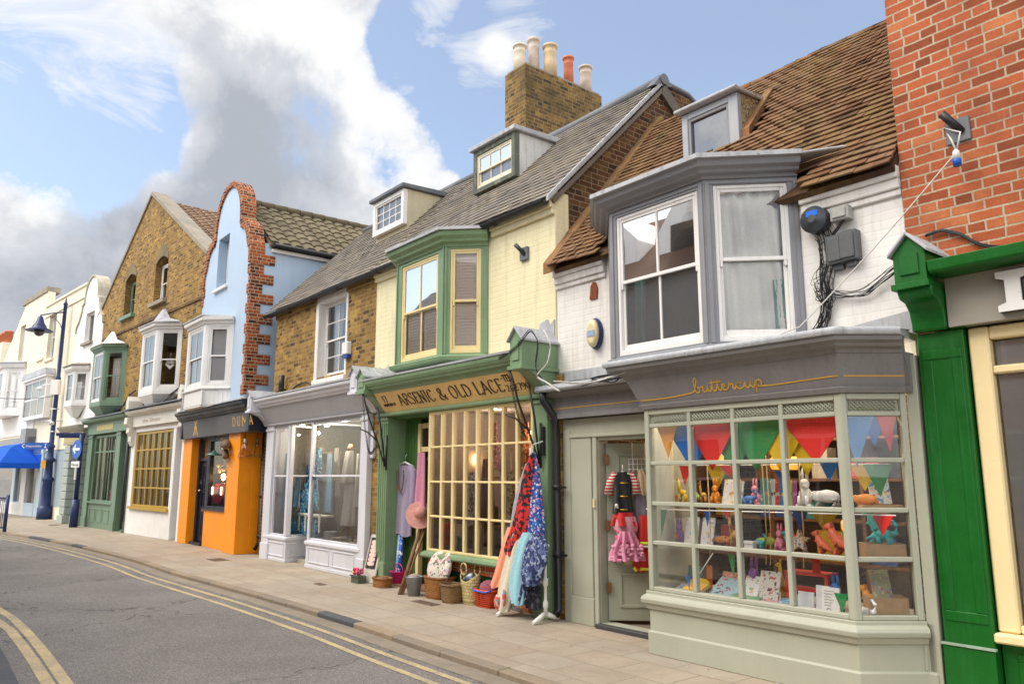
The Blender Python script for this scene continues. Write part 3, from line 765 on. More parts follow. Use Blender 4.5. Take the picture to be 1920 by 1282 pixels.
m = MB(); m.hexa([(U0, .945, Z0 - .3), (U1, .945, Z0 - .3), (U1, 1.7, Z1 - .1), (U0, 1.7, Z1 - .1), (U0, .945, Z1 - .06), (U1, .945, Z1 - .06), (U1, 1.7, Z1 - .02), (U0, 1.7, Z1 - .02)]); part(m, 'cheek', flint, dm)
m = MB(); m.hexa([(U0 - .06, .80, Z1 - .055), (U1 + .035, .80, Z1 - .055), (U1 + .035, 1.62, Z1 - .01), (U0 - .06, 1.62, Z1 - .01), (U0 - .06, .80, Z1 - .005), (U1 + .035, .80, Z1 - .005), (U1 + .035, 1.62, Z1 + .05), (U0 - .06, 1.62, Z1 + .05)])
m.tube([(U0 - .06, .80, Z1 - .02), (U1 + .035, .80, Z1 - .02)], .03, 8); part(m, 'dormer_roof', lead, dm, bev=.01)
m = MB(); m.prism([(.9, RZ(.9)), (1.45, RZ(1.45)), (1.45, RZ(1.45) + .12), (.9, RZ(.9) + .1)], U1 + .003, U1 + .11, 'x'); part(m, 'flashing', fillet, dm)
# ground floor, door side
m = MB(); m.holes([(-6.93, 0), (-5.16, 0), (-5.16, 2.33), (-6.93, 2.33)], [[(-6.33, .05), (-5.42, .05), (-5.42, 2.06), (-6.33, 2.06)]], -.06, .1)
m.box(-6.76, -6.43, -.085, -.055, .3, 2.10); m.box(-6.78, -6.41, -.10, -.055, 0, .3); m.box(-6.78, -5.3, -.10, -.055, 2.10, 2.14)
m.box(-6.40, -6.335, -.095, -.055, .0, 2.098); m.box(-6.92, -6.80, -.07, -.055, .0, 2.2)
part(m, 'door_surround', sage, h2, bev=.006)
m = MB(); m.box(-6.36, -5.2, -.14, .12, -.02, .048); part(m, 'door_step', plain('slate_step', (.05, .05, .055), .5), h2, bev=.008)
dl = math.atan2(.62, .60)
Md = T(-6.30, .03, .07, dl)
m = MB(); m.M = Md; m.box(0, .84, 0, .045, 0, 1.96)
panel(m, .12, .72, .14, .52, .0, .014, .035); panel(m, .12, .72, .7, 1.85, .0, .014, .035)
dr = part(m, 'door', sagedoor, h2, bev=.005)
m = MB(); m.M = Md
for z in (.3, .98, 1.72): m.box(-.02, .03, -.03, .0, z, z + .11)
part(m, 'hinge', plain('old_brass', (.2, .09, .04), .4, .8), dr)
m = MB(); m.M = Md; m.box(.18, .44, -.012, 0, .605, .645); m.tube([(.2, -.04, .66), (.42, -.04, .66)], .012); part(m, 'letter_plate', plain('dull_brass', (.35, .27, .1), .35, .9), dr)
m = MB(); m.box(-6.385, -6.355, -.115, -.09, 1.3, 1.4); part(m, 'bell_push', plain('ivory', (.7, .6, .3), .4), h2)
m = MB(); m.box(-7.07, -5.18, -.14, .1, 2.34, 2.64); m.box(-7.07, -5.18, -.165, -.138, 2.335, 2.39)
m.sweep([(.13, 2.58), (.2, 2.6), (.27, 2.65), (-.05, 2.65)], [(-7.07, 0), (-5.18, 0)])
part(m, 'door_fascia', greyf, h2, bev=.004)
m = MB(); m.sweep([(-.02, 2.655), (.34, 2.655), (.36, 2.68), (.34, 2.73), (-.02, 2.80)], [(-7.12, 0), (-5.0, 0)]); m.box(-7.06, -6.2, -.012, .001, 2.8, 2.93); part(m, 'lead_gutter', lead, h2, bev=.006)
# shop bay
Pb = [(-5.15, -.02), (-5.15, -.6), (-3.1, -.6), (-2.77, -.19), (-2.71, -.19)]
m = MB(); m.sweep([(0, 0), (0, .56), (-.12, .56), (-.12, 0)], Pb); m.sweep([(-.01, .0), (.016, 0), (.016, .2), (.006, .215), (-.01, .215)], Pb)
M, Ln = seg(Pb, 2); m.M = M; m.box(Ln - .035, Ln - .012, -.012, .005, .22, .41); m.M = None
part(m, 'stallriser', sage, h2, bev=.006)
m = MB(); m.sweep([(-.02, .40), (.02, .41), (.035, .455), (.055, .465), (.062, .5), (.05, .525), (.022, .545), (.022, .575), (-.12, .575), (-.12, .4)], Pb[:4]); part(m, 'sill', sage, h2, bev=.004)
zr = [A.P(1237, q, -.6)[1] for q in (1018, 944, 868, 797)]
def shopgrid(par, M, w, z0, z1, cols, zr, fm, fw=.055, bar=.042, gm=None, lat=None, dep=.075, name='shop_window', hb=None):
    f = MB(); f.M = M; hb = hb or bar
    f.box(0, fw, 0, dep, z0, z1); f.box(w - fw, w, 0, dep, z0, z1); f.box(fw, w - fw, .003, dep, z0, z0 + fw * .7); f.box(fw, w - fw, .003, dep, z1 - fw, z1)
    xs = [fw + (w - 2 * fw) * i / cols for i in range(cols + 1)] if not isinstance(cols, list) else cols
    for x in xs[1:-1]: f.box(x - bar / 2, x + bar / 2, .005, dep - .01, z0 + fw * .7, z1 - fw)
    for z in zr: f.box(fw, w - fw, .009, dep - .012, z - hb * .45, z + hb * .45)
    o = part(f, name, fm, par, bev=.006)
    g = MB(); g.M = M; g.quad((fw, dep * .6, z0), (w - fw, dep * .6, z0), (w - fw, dep * .6, z1), (fw, dep * .6, z1)); part(g, 'pane', gm or G_SHOP, o)
    if lat:
        t = MB(); t.M = M; a, b = lat; st = .034
        for i in range(len(xs) - 1):
            x0, x1 = xs[i] + bar * .6, xs[i + 1] - bar * .6; n = int((x1 - x0) / st)
            for q in range(-3, n + 3):
                for s in (1, -1):
                    p0 = x0 + q * st; p1 = p0 + (b - a) * s
                    c0 = (min(max(p0, x0), x1) - p0) / ((p1 - p0) or 1); c1 = (min(max(p1, x0), x1) - p0) / ((p1 - p0) or 1)
                    if c1 - c0 < .1: continue
                    A0 = (p0 + (p1 - p0) * c0, .03 + .004 * s, a + (b - a) * c0); A1 = (p0 + (p1 - p0) * c1, .03 + .004 * s, a + (b - a) * c1)
                    t.tube([A0, A1], .0055, 4)
        t.box(xs[0], xs[-1], .038, .04, a, b)
        part(t, 'lattice_vent', fm, o)
    return o
M, Ln = seg(Pb, 1); shopgrid(h2, M, Ln, .576, 2.305, 4, zr, sage, lat=(zr[-1] + .015, 2.245))
M, Ln = seg(Pb, 2); shopgrid(h2, M, Ln, .576, 2.305, 1, zr, sage, lat=(zr[-1] + .015, 2.245), fw=.05)
m = MB(); m.box(-2.768, -2.68, -.19, .1, 0, 2.6); part(m, 'corner_post', sage, h2, bev=.005)
m = MB(); m.box(-5.15, -5.10, -.59, .0, .576, 2.26); part(m, 'side_post', sage, h2, bev=.005)
m = MB(); m.prism([(-3.95, -.38), (-3.2, .05), (-3.95, .1)], 4.60, 4.625, 'z'); part(m, 'lead_flashing', lead, h2, bev=.01)
m = MB(); m.sweep([(-.06, 2.31), (.0, 2.31), (.13, 2.62), (-.06, 2.62)], Pb)
m.sweep([(-.03, 2.305), (.02, 2.305), (.04, 2.345), (.02, 2.355), (-.03, 2.36)], Pb)
fa = part(m, 'fascia', greyf, h2, bev=.003)
m = MB(); m.sweep([(.08, 2.60), (.135, 2.605), (.15, 2.635), (.2, 2.65), (.215, 2.675), (.255, 2.69), (.265, 2.725), (.08, 2.725)], Pb); part(m, 'cornice', greyf, h2, bev=.003)
m = MB(); m.sweep([(-.02, 2.73), (.285, 2.728), (.295, 2.765), (.28, 2.79), (-.02, 2.81)], Pb); m.prism([(-5.15, .0), (-5.15, -.6), (-3.1, -.6), (-2.72, -.19), (-2.72, .0)], 2.735, 2.80, 'z')
m.prism([(-3.68, 2.8), (-2.74, 2.8), (-2.74, 3.0), (-3.1, 2.96), (-3.55, 2.9)], -.02, .001)
part(m, 'lead_roof', lead, h2, bev=.008)
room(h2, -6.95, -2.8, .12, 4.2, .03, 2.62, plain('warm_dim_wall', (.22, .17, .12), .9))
m = MB(); m.prism([(-5.08, .4), (-5.08, -.55), (-3.13, -.55), (-2.85, -.2), (-2.85, .4)], .50, .555, 'z'); part(m, 'display_floor', plain('pale_display', (.55, .5, .42), .6), h2)
# fascia lettering : one pen line running into the name
sign = MB()
uL = A.P(1300, 745, -.66)[0]; uR = A.P(1437, 735, -.66)[0]
tilt = -math.atan2(.13, .31)
Ms = T(-5.15, -.603, 2.31, 0, -tilt) @ Matrix.Translation((0, -.002, 0))
xh = .07; k_ = (uR - uL) / 9.0; x0 = uL + 5.15
raw = [(-9, 0), (-4, 0), (-.6, .0), (.1, .35), (.5, 1.3), (.75, 2.2), (.55, 2.5), (.35, 2.0), (.3, .8), (.35, .12), (.65, 0), (.9, .45), (.75, .95), (.72, .75), (1.1, .85),
       (1.35, 1.0), (1.3, .3), (1.5, 0), (1.85, .35), (2.0, 1.0), (1.97, .3), (2.15, 0), (2.4, .45), (2.6, 1.2), (2.72, 1.95), (2.6, 1.0), (2.6, .25), (2.8, 0), (3.1, .45), (3.3, 1.2), (3.42, 1.95), (3.3, 1.0), (3.3, .25), (3.5, 0),
       (3.8, .4), (4.12, .7), (4.02, 1.05), (3.8, .75), (3.85, .2), (4.15, 0), (4.5, .3), (4.7, .9), (4.75, 1.15), (4.85, .85), (5.15, .9), (5.1, .3), (5.3, .02), (5.52, .55), (5.8, 1.0), (6.1, .95), (6.12, .82), (6.05, .95), (5.78, .96), (5.56, .55), (5.66, .1), (5.95, -.02), (6.4, .3),
       (6.65, 1.0), (6.6, .3), (6.8, 0), (7.1, .3), (7.3, 1.0), (7.25, .3), (7.5, .0), (7.75, .5), (7.9, 1.0), (7.8, -.2), (7.7, -1.0), (7.75, -.4), (7.95, .85), (8.35, 1.05), (8.5, .6), (8.3, .1), (8.0, .1), (8.6, .05), (9.6, 0)]
pts = [(x0 + a * k_, .115 + b * xh * .8) for a, b in raw]
pts[0] = (.0, .09); pts[1] = (.35, .095)
sign.M = Ms; sign.ribbon(crom(pts, 6), .0058, 0, .003)
for xa in (2.35, 3.05): sign.ribbon([(x0 + xa * k_, .115 + 1.45 * xh * .8), (x0 + (xa + .75) * k_, .115 + 1.5 * xh * .8)], .0055, -.001, .003)
sign.ribbon([pts[-1], (2.0, .135), (2.075, .135)], .005, 0.0002, .003)
ang2 = math.atan2(.41, .33); sign.M = T(-3.1, -.603, 2.31, ang2, -tilt); sign.ribbon([(.02, .135), (.5, .135)], .005, -.001, .003)
sign.M = None; sign.box(-7.05, -5.2, -.145, -.141, 2.455, 2.465)
part(sign, 'sign_lettering', gold, fa)
# ================================================================ 3 cream house with the green and yellow shop
h3 = thing('terraced_house', 'cream painted house with slate roof, green upper bay and yellow many paned shop window', 'house', A, -11.8)
m = MB(); m.holes([(-11.8, 2.95), (-7.1, 2.95), (-7.1, 5.34), (-11.8, 5.34)], [[(-10.72, 3.34), (-8.6, 3.34), (-8.6, 4.95), (-10.72, 4.95)]], 0, .25)
for (a, b) in ((-11.8, -10.85), (-8.42, -7.1)): m.box(a, b, -.05, 0, 5.02, 5.1); m.box(a, b, -.08, 0, 5.1, 5.3)
part(m, 'wall', cream_brick, h3, bev=.008)
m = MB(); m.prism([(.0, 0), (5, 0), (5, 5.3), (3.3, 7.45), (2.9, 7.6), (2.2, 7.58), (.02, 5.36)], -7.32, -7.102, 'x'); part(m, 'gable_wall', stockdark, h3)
m = MB(); m.box(-7.09, -6.94, -.05, .2, 0, 2.9); part(m, 'brick_pier', stock, h3)
SZ = lambda y: 5.36 + 1.015 * y
tiled(h3, -11.8, -7.06, -.14, SZ(-.14), 2.25, SZ(2.25), .26, .145, slate, th=.013, jit=.5, tilt=.012)
m = MB(); m.hexa([(-11.8, 2.2, 7.4), (-7.05, 2.2, 7.4), (-7.05, 5.2, 5.0), (-11.8, 5.2, 5.0), (-11.8, 2.25, 7.62), (-7.05, 2.25, 7.62), (-7.05, 5.3, 5.1), (-11.8, 5.3, 5.1)]); part(m, 'rear_roof', slate, h3)
m = MB(); m.tube([(-11.8, 2.25, SZ(2.25) + .01), (-9, 2.25, SZ(2.25) - .01), (-7.03, 2.25, SZ(2.25) + .02)], .09, 10)
m.tube([(-7.13, 2.25, 7.66), (-7.13, 2.9, 7.64), (-7.13, 3.3, 7.45)], .06, 8); m.prism([(2.0, 7.5), (2.2, 7.74), (2.3, 7.74), (2.45, 7.6)], -7.2, -7.05, 'x')
part(m, 'ridge', leaddark, h3)
m = MB(); m.hexa([(-7.09, -.16, SZ(-.16) - .04), (-7.05, -.16, SZ(-.16) - .04), (-7.05, 2.2, SZ(2.2) - .04), (-7.09, 2.2, SZ(2.2) - .04), (-7.09, -.16, SZ(-.16) + .032), (-7.05, -.16, SZ(-.16) + .032), (-7.05, 2.2, SZ(2.2) + .032), (-7.09, 2.2, SZ(2.2) + .032)]); part(m, 'verge', lead, h3)
def gutter(par, u0, u1, y, z, mt=black):
    g = MB(); n = 8; rows = []
    for u in (u0, u1):
        rows.append([g.v((u, y - .06 * math.cos(PI * k / n), z - .06 * math.sin(PI * k / n))) for k in range(n + 1)] + [g.v((u, y + .05 * math.cos(PI * k / n), z - .05 * math.sin(PI * k / n))) for k in range(n + 1)])
    k = len(rows[0])
    for i in range(k): g.f([rows[0][i], rows[0][(i + 1) % k], rows[1][(i + 1) % k], rows[1][i]])
    for u in [u0 + .3 + i * 1.1 for i in range(int((u1 - u0) / 1.1))]: g.tube([(u, y + .1, z - .02), (u, y, z - .08), (u, y - .08, z - .01)], .008, 5)
    return part(g, 'gutter', mt, par)
gutter(h3, -11.8, -7.12, -.15, SZ(-.14) - .03)
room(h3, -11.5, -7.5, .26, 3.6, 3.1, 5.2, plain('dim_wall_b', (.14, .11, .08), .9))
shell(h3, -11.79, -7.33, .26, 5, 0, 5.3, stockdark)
# upper bay
Pa = [(-10.79, 0), (-10.34, -.45), (-8.98, -.45), (-8.53, 0)]
cor3 = [(-.02, 4.93), (.02, 4.93), (.03, 4.97), (.08, 4.99), (.09, 5.03), (.14, 5.07), (.155, 5.13), (-.02, 5.14)]
by = bay(h3, Pa, 3.34, 5.0, moss, [(1, .16, 1.18, 3.37, 4.88), (2, .08, .53, 3.37, 4.90)], cor3, moss, lead, buttery, sill=[(-.02, 3.24), (.07, 3.27), (.085, 3.32), (-.02, 3.36)])
for k_, x_ in ((2, .008), (2, .606), (1, 1.33), (1, .03)):
    m = MB(); m.M = seg(Pa, k_)[0]; m.box(x_, x_ + .022, -.02, .0, 3.36, 4.93); part(m, 'moulding', moss, by)
for (M, w, h, k, o) in bay_windows():
    if k == 1:
        window(o, M, w, h, 2, 1, buttery, gm=G_BL, fw=.035, bar=.03, fname='sash_window')
        blind(o, M @ Matrix.Translation((.03, 0, .05)), w - .06, h - .1, plain('pale_blind', (.93, .84, .76), .7, var=.03), .075)
    else:
        window(o, M, w, h, 1, 1, buttery, gm=G_BL, fw=.035, fname='sash_window')
        blind(o, M @ Matrix.Translation((.03, 0, .05)), w - .06, h - .1, plain('wooden_blind', (.93, .78, .66), .6, var=.05), .075)
# dormer 2 (old green window)
U0, Z0 = A.P(887, 366, .9); U1, Z1 = A.P(965, 245, .9)
def dormer(h, U0, U1, Z0, Z1, y, fm, cm, rm, cols, rows, wm, over=.1, low=None, sash=True, gm=None, dy=1.6):
    m = MB(); m.box(U0, U0 + .09, y, y + .1, Z0, Z1); m.box(U1 - .09, U1, y, y + .1, Z0, Z1); m.box(U0 + .09, U1 - .09, y + .002, y + .1, Z0, Z0 + .08); m.box(U0 + .09, U1 - .09, y + .002, y + .1, Z1 - .09, Z1)
    d = part(m, 'dormer', fm, h, bev=.005)
    window(d, T(U0 + .09, y + .02, Z0 + .08), U1 - U0 - .18, Z1 - Z0 - .17, cols, rows, wm, gm=gm or G_SKY, fw=.03, bar=.022, fname='dormer_window', horns=False, sash=sash, low=low)
    m = MB(); m.hexa([(U0, y + .102, Z0 - .3), (U1, y + .102, Z0 - .3), (U1, y + dy, Z1 - .1), (U0, y + dy, Z1 - .1), (U0, y + .102, Z1), (U1, y + .102, Z1), (U1, y + dy, Z1 + .02), (U0, y + dy, Z1 + .02)]); part(m, 'cheek', cm, d)
    m = MB(); o = over; m.hexa([(U0 - o, y - o, Z1 + .005), (U1 + o, y - o, Z1 + .005), (U1 + o, y + dy, Z1 + .03), (U0 - o, y + dy, Z1 + .03), (U0 - o, y - o, Z1 + .085), (U1 + o, y - o, Z1 + .085), (U1 + o, y + dy, Z1 + .14), (U0 - o, y + dy, Z1 + .14)]); part(m, 'dormer_roof', rm, d, bev=.012)
    return d
dormer(h3, U0, U1, Z0, Z1, .9, paint('flaking_dark_green', (.10, .11, .085), .7, .3, .9, gc=(.4, .38, .3)), paint('lichened_white_cheek', (.62, .62, .6), .7, .1, .7, gc=(.3, .25, .12)), lead, 3, 1, paint('old_cream_sash', (.74, .67, .50), .5, .08, .3), gm=G_SKY, over=.06)
# chimney
cu0, cu1, cy0, cy1, cz = -11.33, -10.70, 2.52, 4.65, 9.66
m = MB(); m.box(cu0, cu1, cy0, cy1, 6.0, cz - .0)
ch = part(m, 'chimney', sooty, h3)
m = MB(); m.box(cu0 + .03, cu1 - .03, cy0 + .03, cy1 - .03, cz, cz + .06); part(m, 'flaunching', stone, ch)
potc = [plain('buff_pot', (.62, .47, .28), .7, var=.12, sc_=6), plain('cream_pot', (.66, .57, .43), .7, var=.12, sc_=6), plain('red_pot', (.55, .16, .07), .7, var=.15, sc_=6), plain('grey_buff_pot', (.55, .45, .36), .7, var=.15, sc_=6)]
for (px, pt, pb, k, r) in ((975, 87, 130, 1, .125), (1001, 75, 112, 3, .115), (1032, 87, 132, 0, .135), (1066, 109, 150, 2, .105), (1098, 127, 168, 3, .125)):
    # find depth along the stack from the pixel column
    best = min(((abs(A.P(px, 150, yy)[0] - (cu1 - .17 if k != 9 else cu0)), yy) for yy in [cy0 + .1 + .05 * i for i in range(44)]))
    yy = min(max(best[1], cy0 + .16), cy1 - .16); uu = cu1 - .18
    if px == 975: uu, yy = cu0 + .17, cy0 + .2
    if px == 1001: uu, yy = cu1 - .2, cy0 + .55
    uu = A.P(px, 140, yy)[0]; z1 = A.P(px, pt, yy)[1]
    m = MB(); b = cz + .02; H_ = z1 - b
    m.lathe([(r * 1.05, 0), (r * .98, H_ * .5), (r * .92, H_ * .72), (r * 1.0, H_ * .75), (r * 1.0, H_ * .8), (r * .95, H_ * .83), (r * .97, H_ * .92), (r * 1.18, H_ * .94), (r * 1.2, H_), (r * .85, H_), (r * .8, H_ * .7)], (uu, yy, b), 16)
    part(m, 'chimney_pot', potc[k], ch)
for (uu, yy, k) in ((cu0 + .2, 3.05, 0), (cu0 + .22, 3.55, 3), (cu0 + .22, 4.15, 0)):
    m = MB(); m.lathe([(.11, 0), (.1, .2), (.12, .22), (.12, .27), (.08, .27)], (uu, yy, cz + .02), 14); part(m, 'chimney_pot', potc[k], ch)
# shop front
FA = [(-11.2, -.2), (-7.05, -.2)]
def pilaster(h, u0, u1, y, z1, m, y1=.1, flute=True):
    b = MB(); b.box(u0, u1, y, y1, 0, z1); b.box(u0 - .015, u1 + .015, y - .02, y1, 0, .32); b.box(u0 - .015, u1 + .015, y - .02, y1, z1 - .12, z1 - .07)
    if flute:
        w = (u1 - u0) / 9
        for i in (1, 3, 5, 7): b.box(u0 + w * i, u0 + w * (i + .9), y - .014, y + .003, .36, z1 - .16)
    return part(b, 'pilaster', m, h, bev=.004)
pilaster(h3, -11.22, -10.93, -.2, 2.66, moss, .145)
pilaster(h3, -7.32, -7.06, -.2, 2.66, moss, .1, False)
m = MB()
m.box(-10.93, -10.47, .15, .19, .03, 2.6)
for k in range(5): m.box(-10.925 + k * .09, -10.848 + k * .09, .141, .151, .04, 2.55)
m.box(-10.51, -10.47, .19, .9, .03, 2.6); m.box(-10.47, -9.74, .90, .94, .03, 2.6)
m.box(-9.78, -9.74, -.12, .9, .03, 2.6); m.box(-10.94, -9.78, -.12, .14, 2.56, 2.6); m.box(-10.47, -9.78, .19, .9, 2.56, 2.6)
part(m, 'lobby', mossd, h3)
m = MB(); m.box(-10.50, -10.42, .10, .18, .05, 2.48); m.box(-10.42, -9.79, .12, .17, 2.40, 2.48); m.box(-10.42, -9.79, .12, .17, 2.03, 2.11)
dd = part(m, 'door', buttery, h3, bev=.004)
m = MB(); m.box(-10.45, -9.79, .86, .895, .05, 2.03); part(m, 'door_leaf', buttery, dd)
m = MB(); m.box(-10.42, -9.79, .14, .15, 2.11, 2.40); part(m, 'pane', plain('dark_glass', (.02, .02, .02), .08), dd)
m = MB(); m.box(-10.92, -9.75, -.16, .9, .0, .028); part(m, 'lobby_floor', plain('terracotta_floor', (.25, .13, .07), .7), h3)
ws, we = -9.72, -7.325
M = T(ws, -.2, 0); zz = [.60 + (2.58 - .60) * i / 4 for i in (1, 2, 3)]; zz = [1.085, 1.575, 2.075]
shopgrid(h3, M, we - ws, .595, 2.6, 8, zz, buttery, fw=.05, bar=.05, hb=.032, gm=G_SHOPB)
m = MB(); m.sweep([(0, .50), (.05, .505), (.07, .53), (.06, .57), (.0, .594), (-.2, .594), (-.2, .5)], [(-9.78, -.2), (-7.32, -.2)]); part(m, 'sill', moss, h3, bev=.004)
m = MB(); m.box(-9.76, -7.32, -.1, .1, .0, .18); m.box(-9.76, -7.32, -.14, .1, .36, .498); part(m, 'brick_base', red_brick, h3)
m = MB(); m.box(-9.75, -7.325, -.12, .1, .18, .36); part(m, 'glazed_tiles', gtile, h3)
m = MB(); m.sweep([(-.02, 2.66), (.0, 2.66), (.24, 2.965), (-.02, 2.965)], [(-10.98, -.22), (-7.3, -.22)])
fa3 = part(m, 'fascia', ochre, h3)
m = MB(); m.sweep([(-.08, 2.598), (.05, 2.605), (.06, 2.63), (.035, 2.665), (-.08, 2.665)], [(-11.25, -.2), (-7.05, -.2)])
m.sweep([(.02, 2.95), (.26, 2.955), (.29, 2.985), (.3, 3.01), (.345, 3.02), (.355, 3.05), (.375, 3.06), (.4, 3.10), (.41, 3.145), (.02, 3.15)], [(-11.22, -.2), (-7.28, -.2)])
for (u0, u1) in ((-11.22, -10.99), (-7.29, -7.06)):
    m.prism([(-.2, 2.66), (.1, 2.66), (.1, 2.98), (-.5, 2.98), (-.47, 2.92), (-.36, 2.86), (-.26, 2.76)], u0 + .01, u1 - .01, 'x')
part(m, 'cornice', moss, h3, bev=.004)
m = MB(); m.sweep([(-.2, 3.152), (.42, 3.152), (.425, 3.18), (-.2, 3.25)], [(-11.2, -.2), (-7.28, -.2)]); m.prism([(-11.7, 3.2), (-10.95, 3.2), (-11.05, 3.35), (-11.2, 3.33), (-11.3, 3.5), (-11.45, 3.42), (-11.6, 3.5)], -.015, .001); m.prism([(-7.5, 3.2), (-7.12, 3.2), (-7.12, 3.62), (-7.2, 3.55), (-7.25, 3.64), (-7.4, 3.6)], -.016, .001); part(m, 'lead_roof', lead, h3)
gablet(h3, -11.24, -11.0, -.60, -.0, 3.0, 3.24, moss, lead, .12)
gablet(h3, -7.29, -7.06, -.60, -.0, 2.98, 3.30, moss, lead, .14)
m = MB(); m.box(-11.20, -10.6, -.55, -.52, 3.07, 3.09); m.box(-8.05, -7.3, -.575, -.545, 3.06, 3.095); m.box(-10.05, -9.75, -.585, -.55, 3.10, 3.135); part(m, 'awning_slot', plain('rusty_black', (.05, .025, .02), .7), h3)
# letters
sg = MB(); t3 = math.atan2(.24, .305); Ms = T(-10.98, -.222, 2.66, 0, t3) @ Matrix.Translation((0, -.001, 0))
def fu(px, py): return A.P(px, py, -.34)[0] + 10.98
u0 = fu(748, 752); u1 = fu(942, 727)
letters(sg, Ms, 'ARSENIC & OLD LACE', .20, u0, .10, width=u1 - u0, wmax=.125, wmin=.035)
part(sg, 'sign_lettering', ink, fa3); sg = MB()
letters(sg, Ms, '17', .125, fu(724, 762) - .05, .185, stretch=1.15, wmax=.12, wmin=.06)
letters(sg, Ms, 'HARBOUR ST', .045, fu(719, 768) - .03, .12, width=.36, wmax=.16, wmin=.09)
part(sg, 'number_lettering', ink, fa3); sg = MB()
letters(sg, Ms, '-TEL.', .10, fu(946, 716), .24, stretch=1.0, wmax=.14)
letters(sg, Ms, '262790', .10, fu(946, 735), .09, width=fu(990, 730) - fu(946, 735), wmax=.14)
part(sg, 'phone_lettering', ink, fa3)
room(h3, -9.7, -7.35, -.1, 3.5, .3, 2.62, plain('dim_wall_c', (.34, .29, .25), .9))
m = MB(); m.box(-9.72, -7.33, -.12, .45, .54, .598); part(m, 'display_floor', plain('display_boards', (.3, .24, .18), .7), h3)
# downpipe between the shops
m = MB(); m.tube([(-7.02, -.30, 2.66), (-7.02, -.30, 2.56), (-6.955, -.16, 2.34), (-6.95, -.15, 2.2), (-6.945, -.15, .12), (-6.945, -.2, .06)], .047, 10)
for z in (.72, 1.5): m.lathe([(.058, 0), (.058, .05)], (-6.945, -.15, z), 10); m.box(-6.9, -6.8, -.16, -.13, z + .01, z + .035)
part(m, 'downpipe', black, h3)

# ================================================================ 4 brick house with white shop
h4 = thing('terraced_house', 'yellow stock brick house with slate roof above the white shop with blue window display', 'house', A, -16.3)
wx0, wx1, wz0, wz1 = -14.12, -12.93, 3.56, 5.06
m = MB(); m.holes([(-16.3, 2.9), (-11.802, 2.9), (-11.802, 5.34), (-16.3, 5.34)], [[(wx0, wz0), (wx1, wz0), (wx1, wz1), (wx0, wz1)]], 0, .25)
m.box(-16.3, -14.2, -.04, 0, 5.06, 5.3); m.box(-12.9, -11.802, -.04, 0, 5.06, 5.3)
part(m, 'wall', stock, h4)
m = MB(); m.box(wx0 - .12, wx0 + .008, -.02, .24, wz0 - .05, wz1 + .1); m.box(wx1 - .008, wx1 + .06, -.015, .24, wz0 - .05, wz1 + .1); m.box(wx0 + .008, wx1 - .008, -.018, .24, wz1 - .01, wz1 + .16); m.box(wx0 - .12, wx1 + .06, -.06, .2, wz0 - .14, wz0 - .05)
part(m, 'window_reveal', white_brick, h4, bev=.008)
wn = window(h4, T(wx0 + .01, .13, wz0 - .045), wx1 - wx0 - .02, wz1 - wz0 + .035, 2, 2, white, fw=.05, bar=.022, gm=G_)
curtain(wn, T(wx0 + .1, .2, wz0), .3, 1.45, linen, .1, 3)
curtain(wn, T(wx1 - .62, .2, wz0), .5, 1.45, linen, .1, 5)
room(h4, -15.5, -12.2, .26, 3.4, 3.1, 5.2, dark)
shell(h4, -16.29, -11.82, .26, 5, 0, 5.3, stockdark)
tiled(h4, -16.62, -11.8, -.14, SZ(-.14), 2.25, SZ(2.25), .26, .145, slate, th=.013, jit=.5, tilt=.012)
m = MB(); m.hexa([(-16.4, 2.2, 7.4), (-11.8, 2.2, 7.4), (-11.8, 5.2, 5.0), (-16.4, 5.2, 5.0), (-16.4, 2.25, 7.62), (-11.8, 2.25, 7.62), (-11.8, 5.3, 5.1), (-16.4, 5.3, 5.1)])
m.prism([(.02, 5.2), (5, 5.2), (2.25, 7.55)], -16.28, -16.1, 'x'); part(m, 'rear_roof', slate, h4)
m = MB(); m.tube([(-16.6, 2.25, SZ(2.25) + .01), (-11.8, 2.25, SZ(2.25) + .0)], .09, 10); part(m, 'ridge', leaddark, h4)
gutter(h4, -16.65, -11.8, -.15, SZ(-.14) - .03)
U0, Z0 = A.P(698, 446, .9); U1, Z1 = A.P(757, 352, .9)
dormer(h4, U0, U1, Z0, Z1, .9, white, dormerside, leaddark, 4, 3, white, over=.07, sash=False, dy=1.3)
uA, uB, yB, uC = A.G(545, 1054)[0], A.G(583, 1050)[0], A.G(583, 1050)[1], A.G(585, 1062)[0]
yB = max(yB, .35); 
P1 = [(-15.88, -.2), (uA, -.2), (uB, yB)]; P2 = [(uC, .9), (uC, -.2), (-11.72, -.2)]
for Pq in (P1, P2):
    m = MB(); m.sweep([(0, 0), (0, .44), (-.1, .44), (-.1, 0)], Pq); m.sweep([(-.02, .40), (.02, .41), (.03, .43), (.03, .475), (-.02, .50), (-.14, .50), (-.14, .4)], Pq); m.sweep([(-.01, 0), (.012, 0), (.012, .06), (-.01, .06)], Pq)
    i0 = 0 if Pq is P1 else 1
    for i in range(i0, len(Pq) - 1):
        M, Ln = seg(Pq, i); m.M = M
        if Ln > 1.4: panel(m, .12, Ln / 2 - .08, .1, .38, 0, .014, .025); panel(m, Ln / 2 + .05, Ln - .2, .1, .38, 0, .014, .025)
        elif Ln > .25: panel(m, .08, Ln - .08, .1, .37, 0, .014, .025)
        m.M = None
    part(m, 'stallriser', shopwhite, h4, bev=.006)
M, Ln = seg(P1, 0); shopgrid(h4, M @ Matrix.Translation((.28, .02, 0)), Ln - .28, .5, 2.66, 1, [1.66], shopwhite, fw=.035, hb=.04, gm=G_SHOPB)
M, Ln = seg(P1, 1); shopgrid(h4, M @ Matrix.Translation((.0, .02, 0)), Ln, .5, 2.66, 1, [1.66], shopwhite, fw=.03, hb=.04, gm=G_SHOPB)
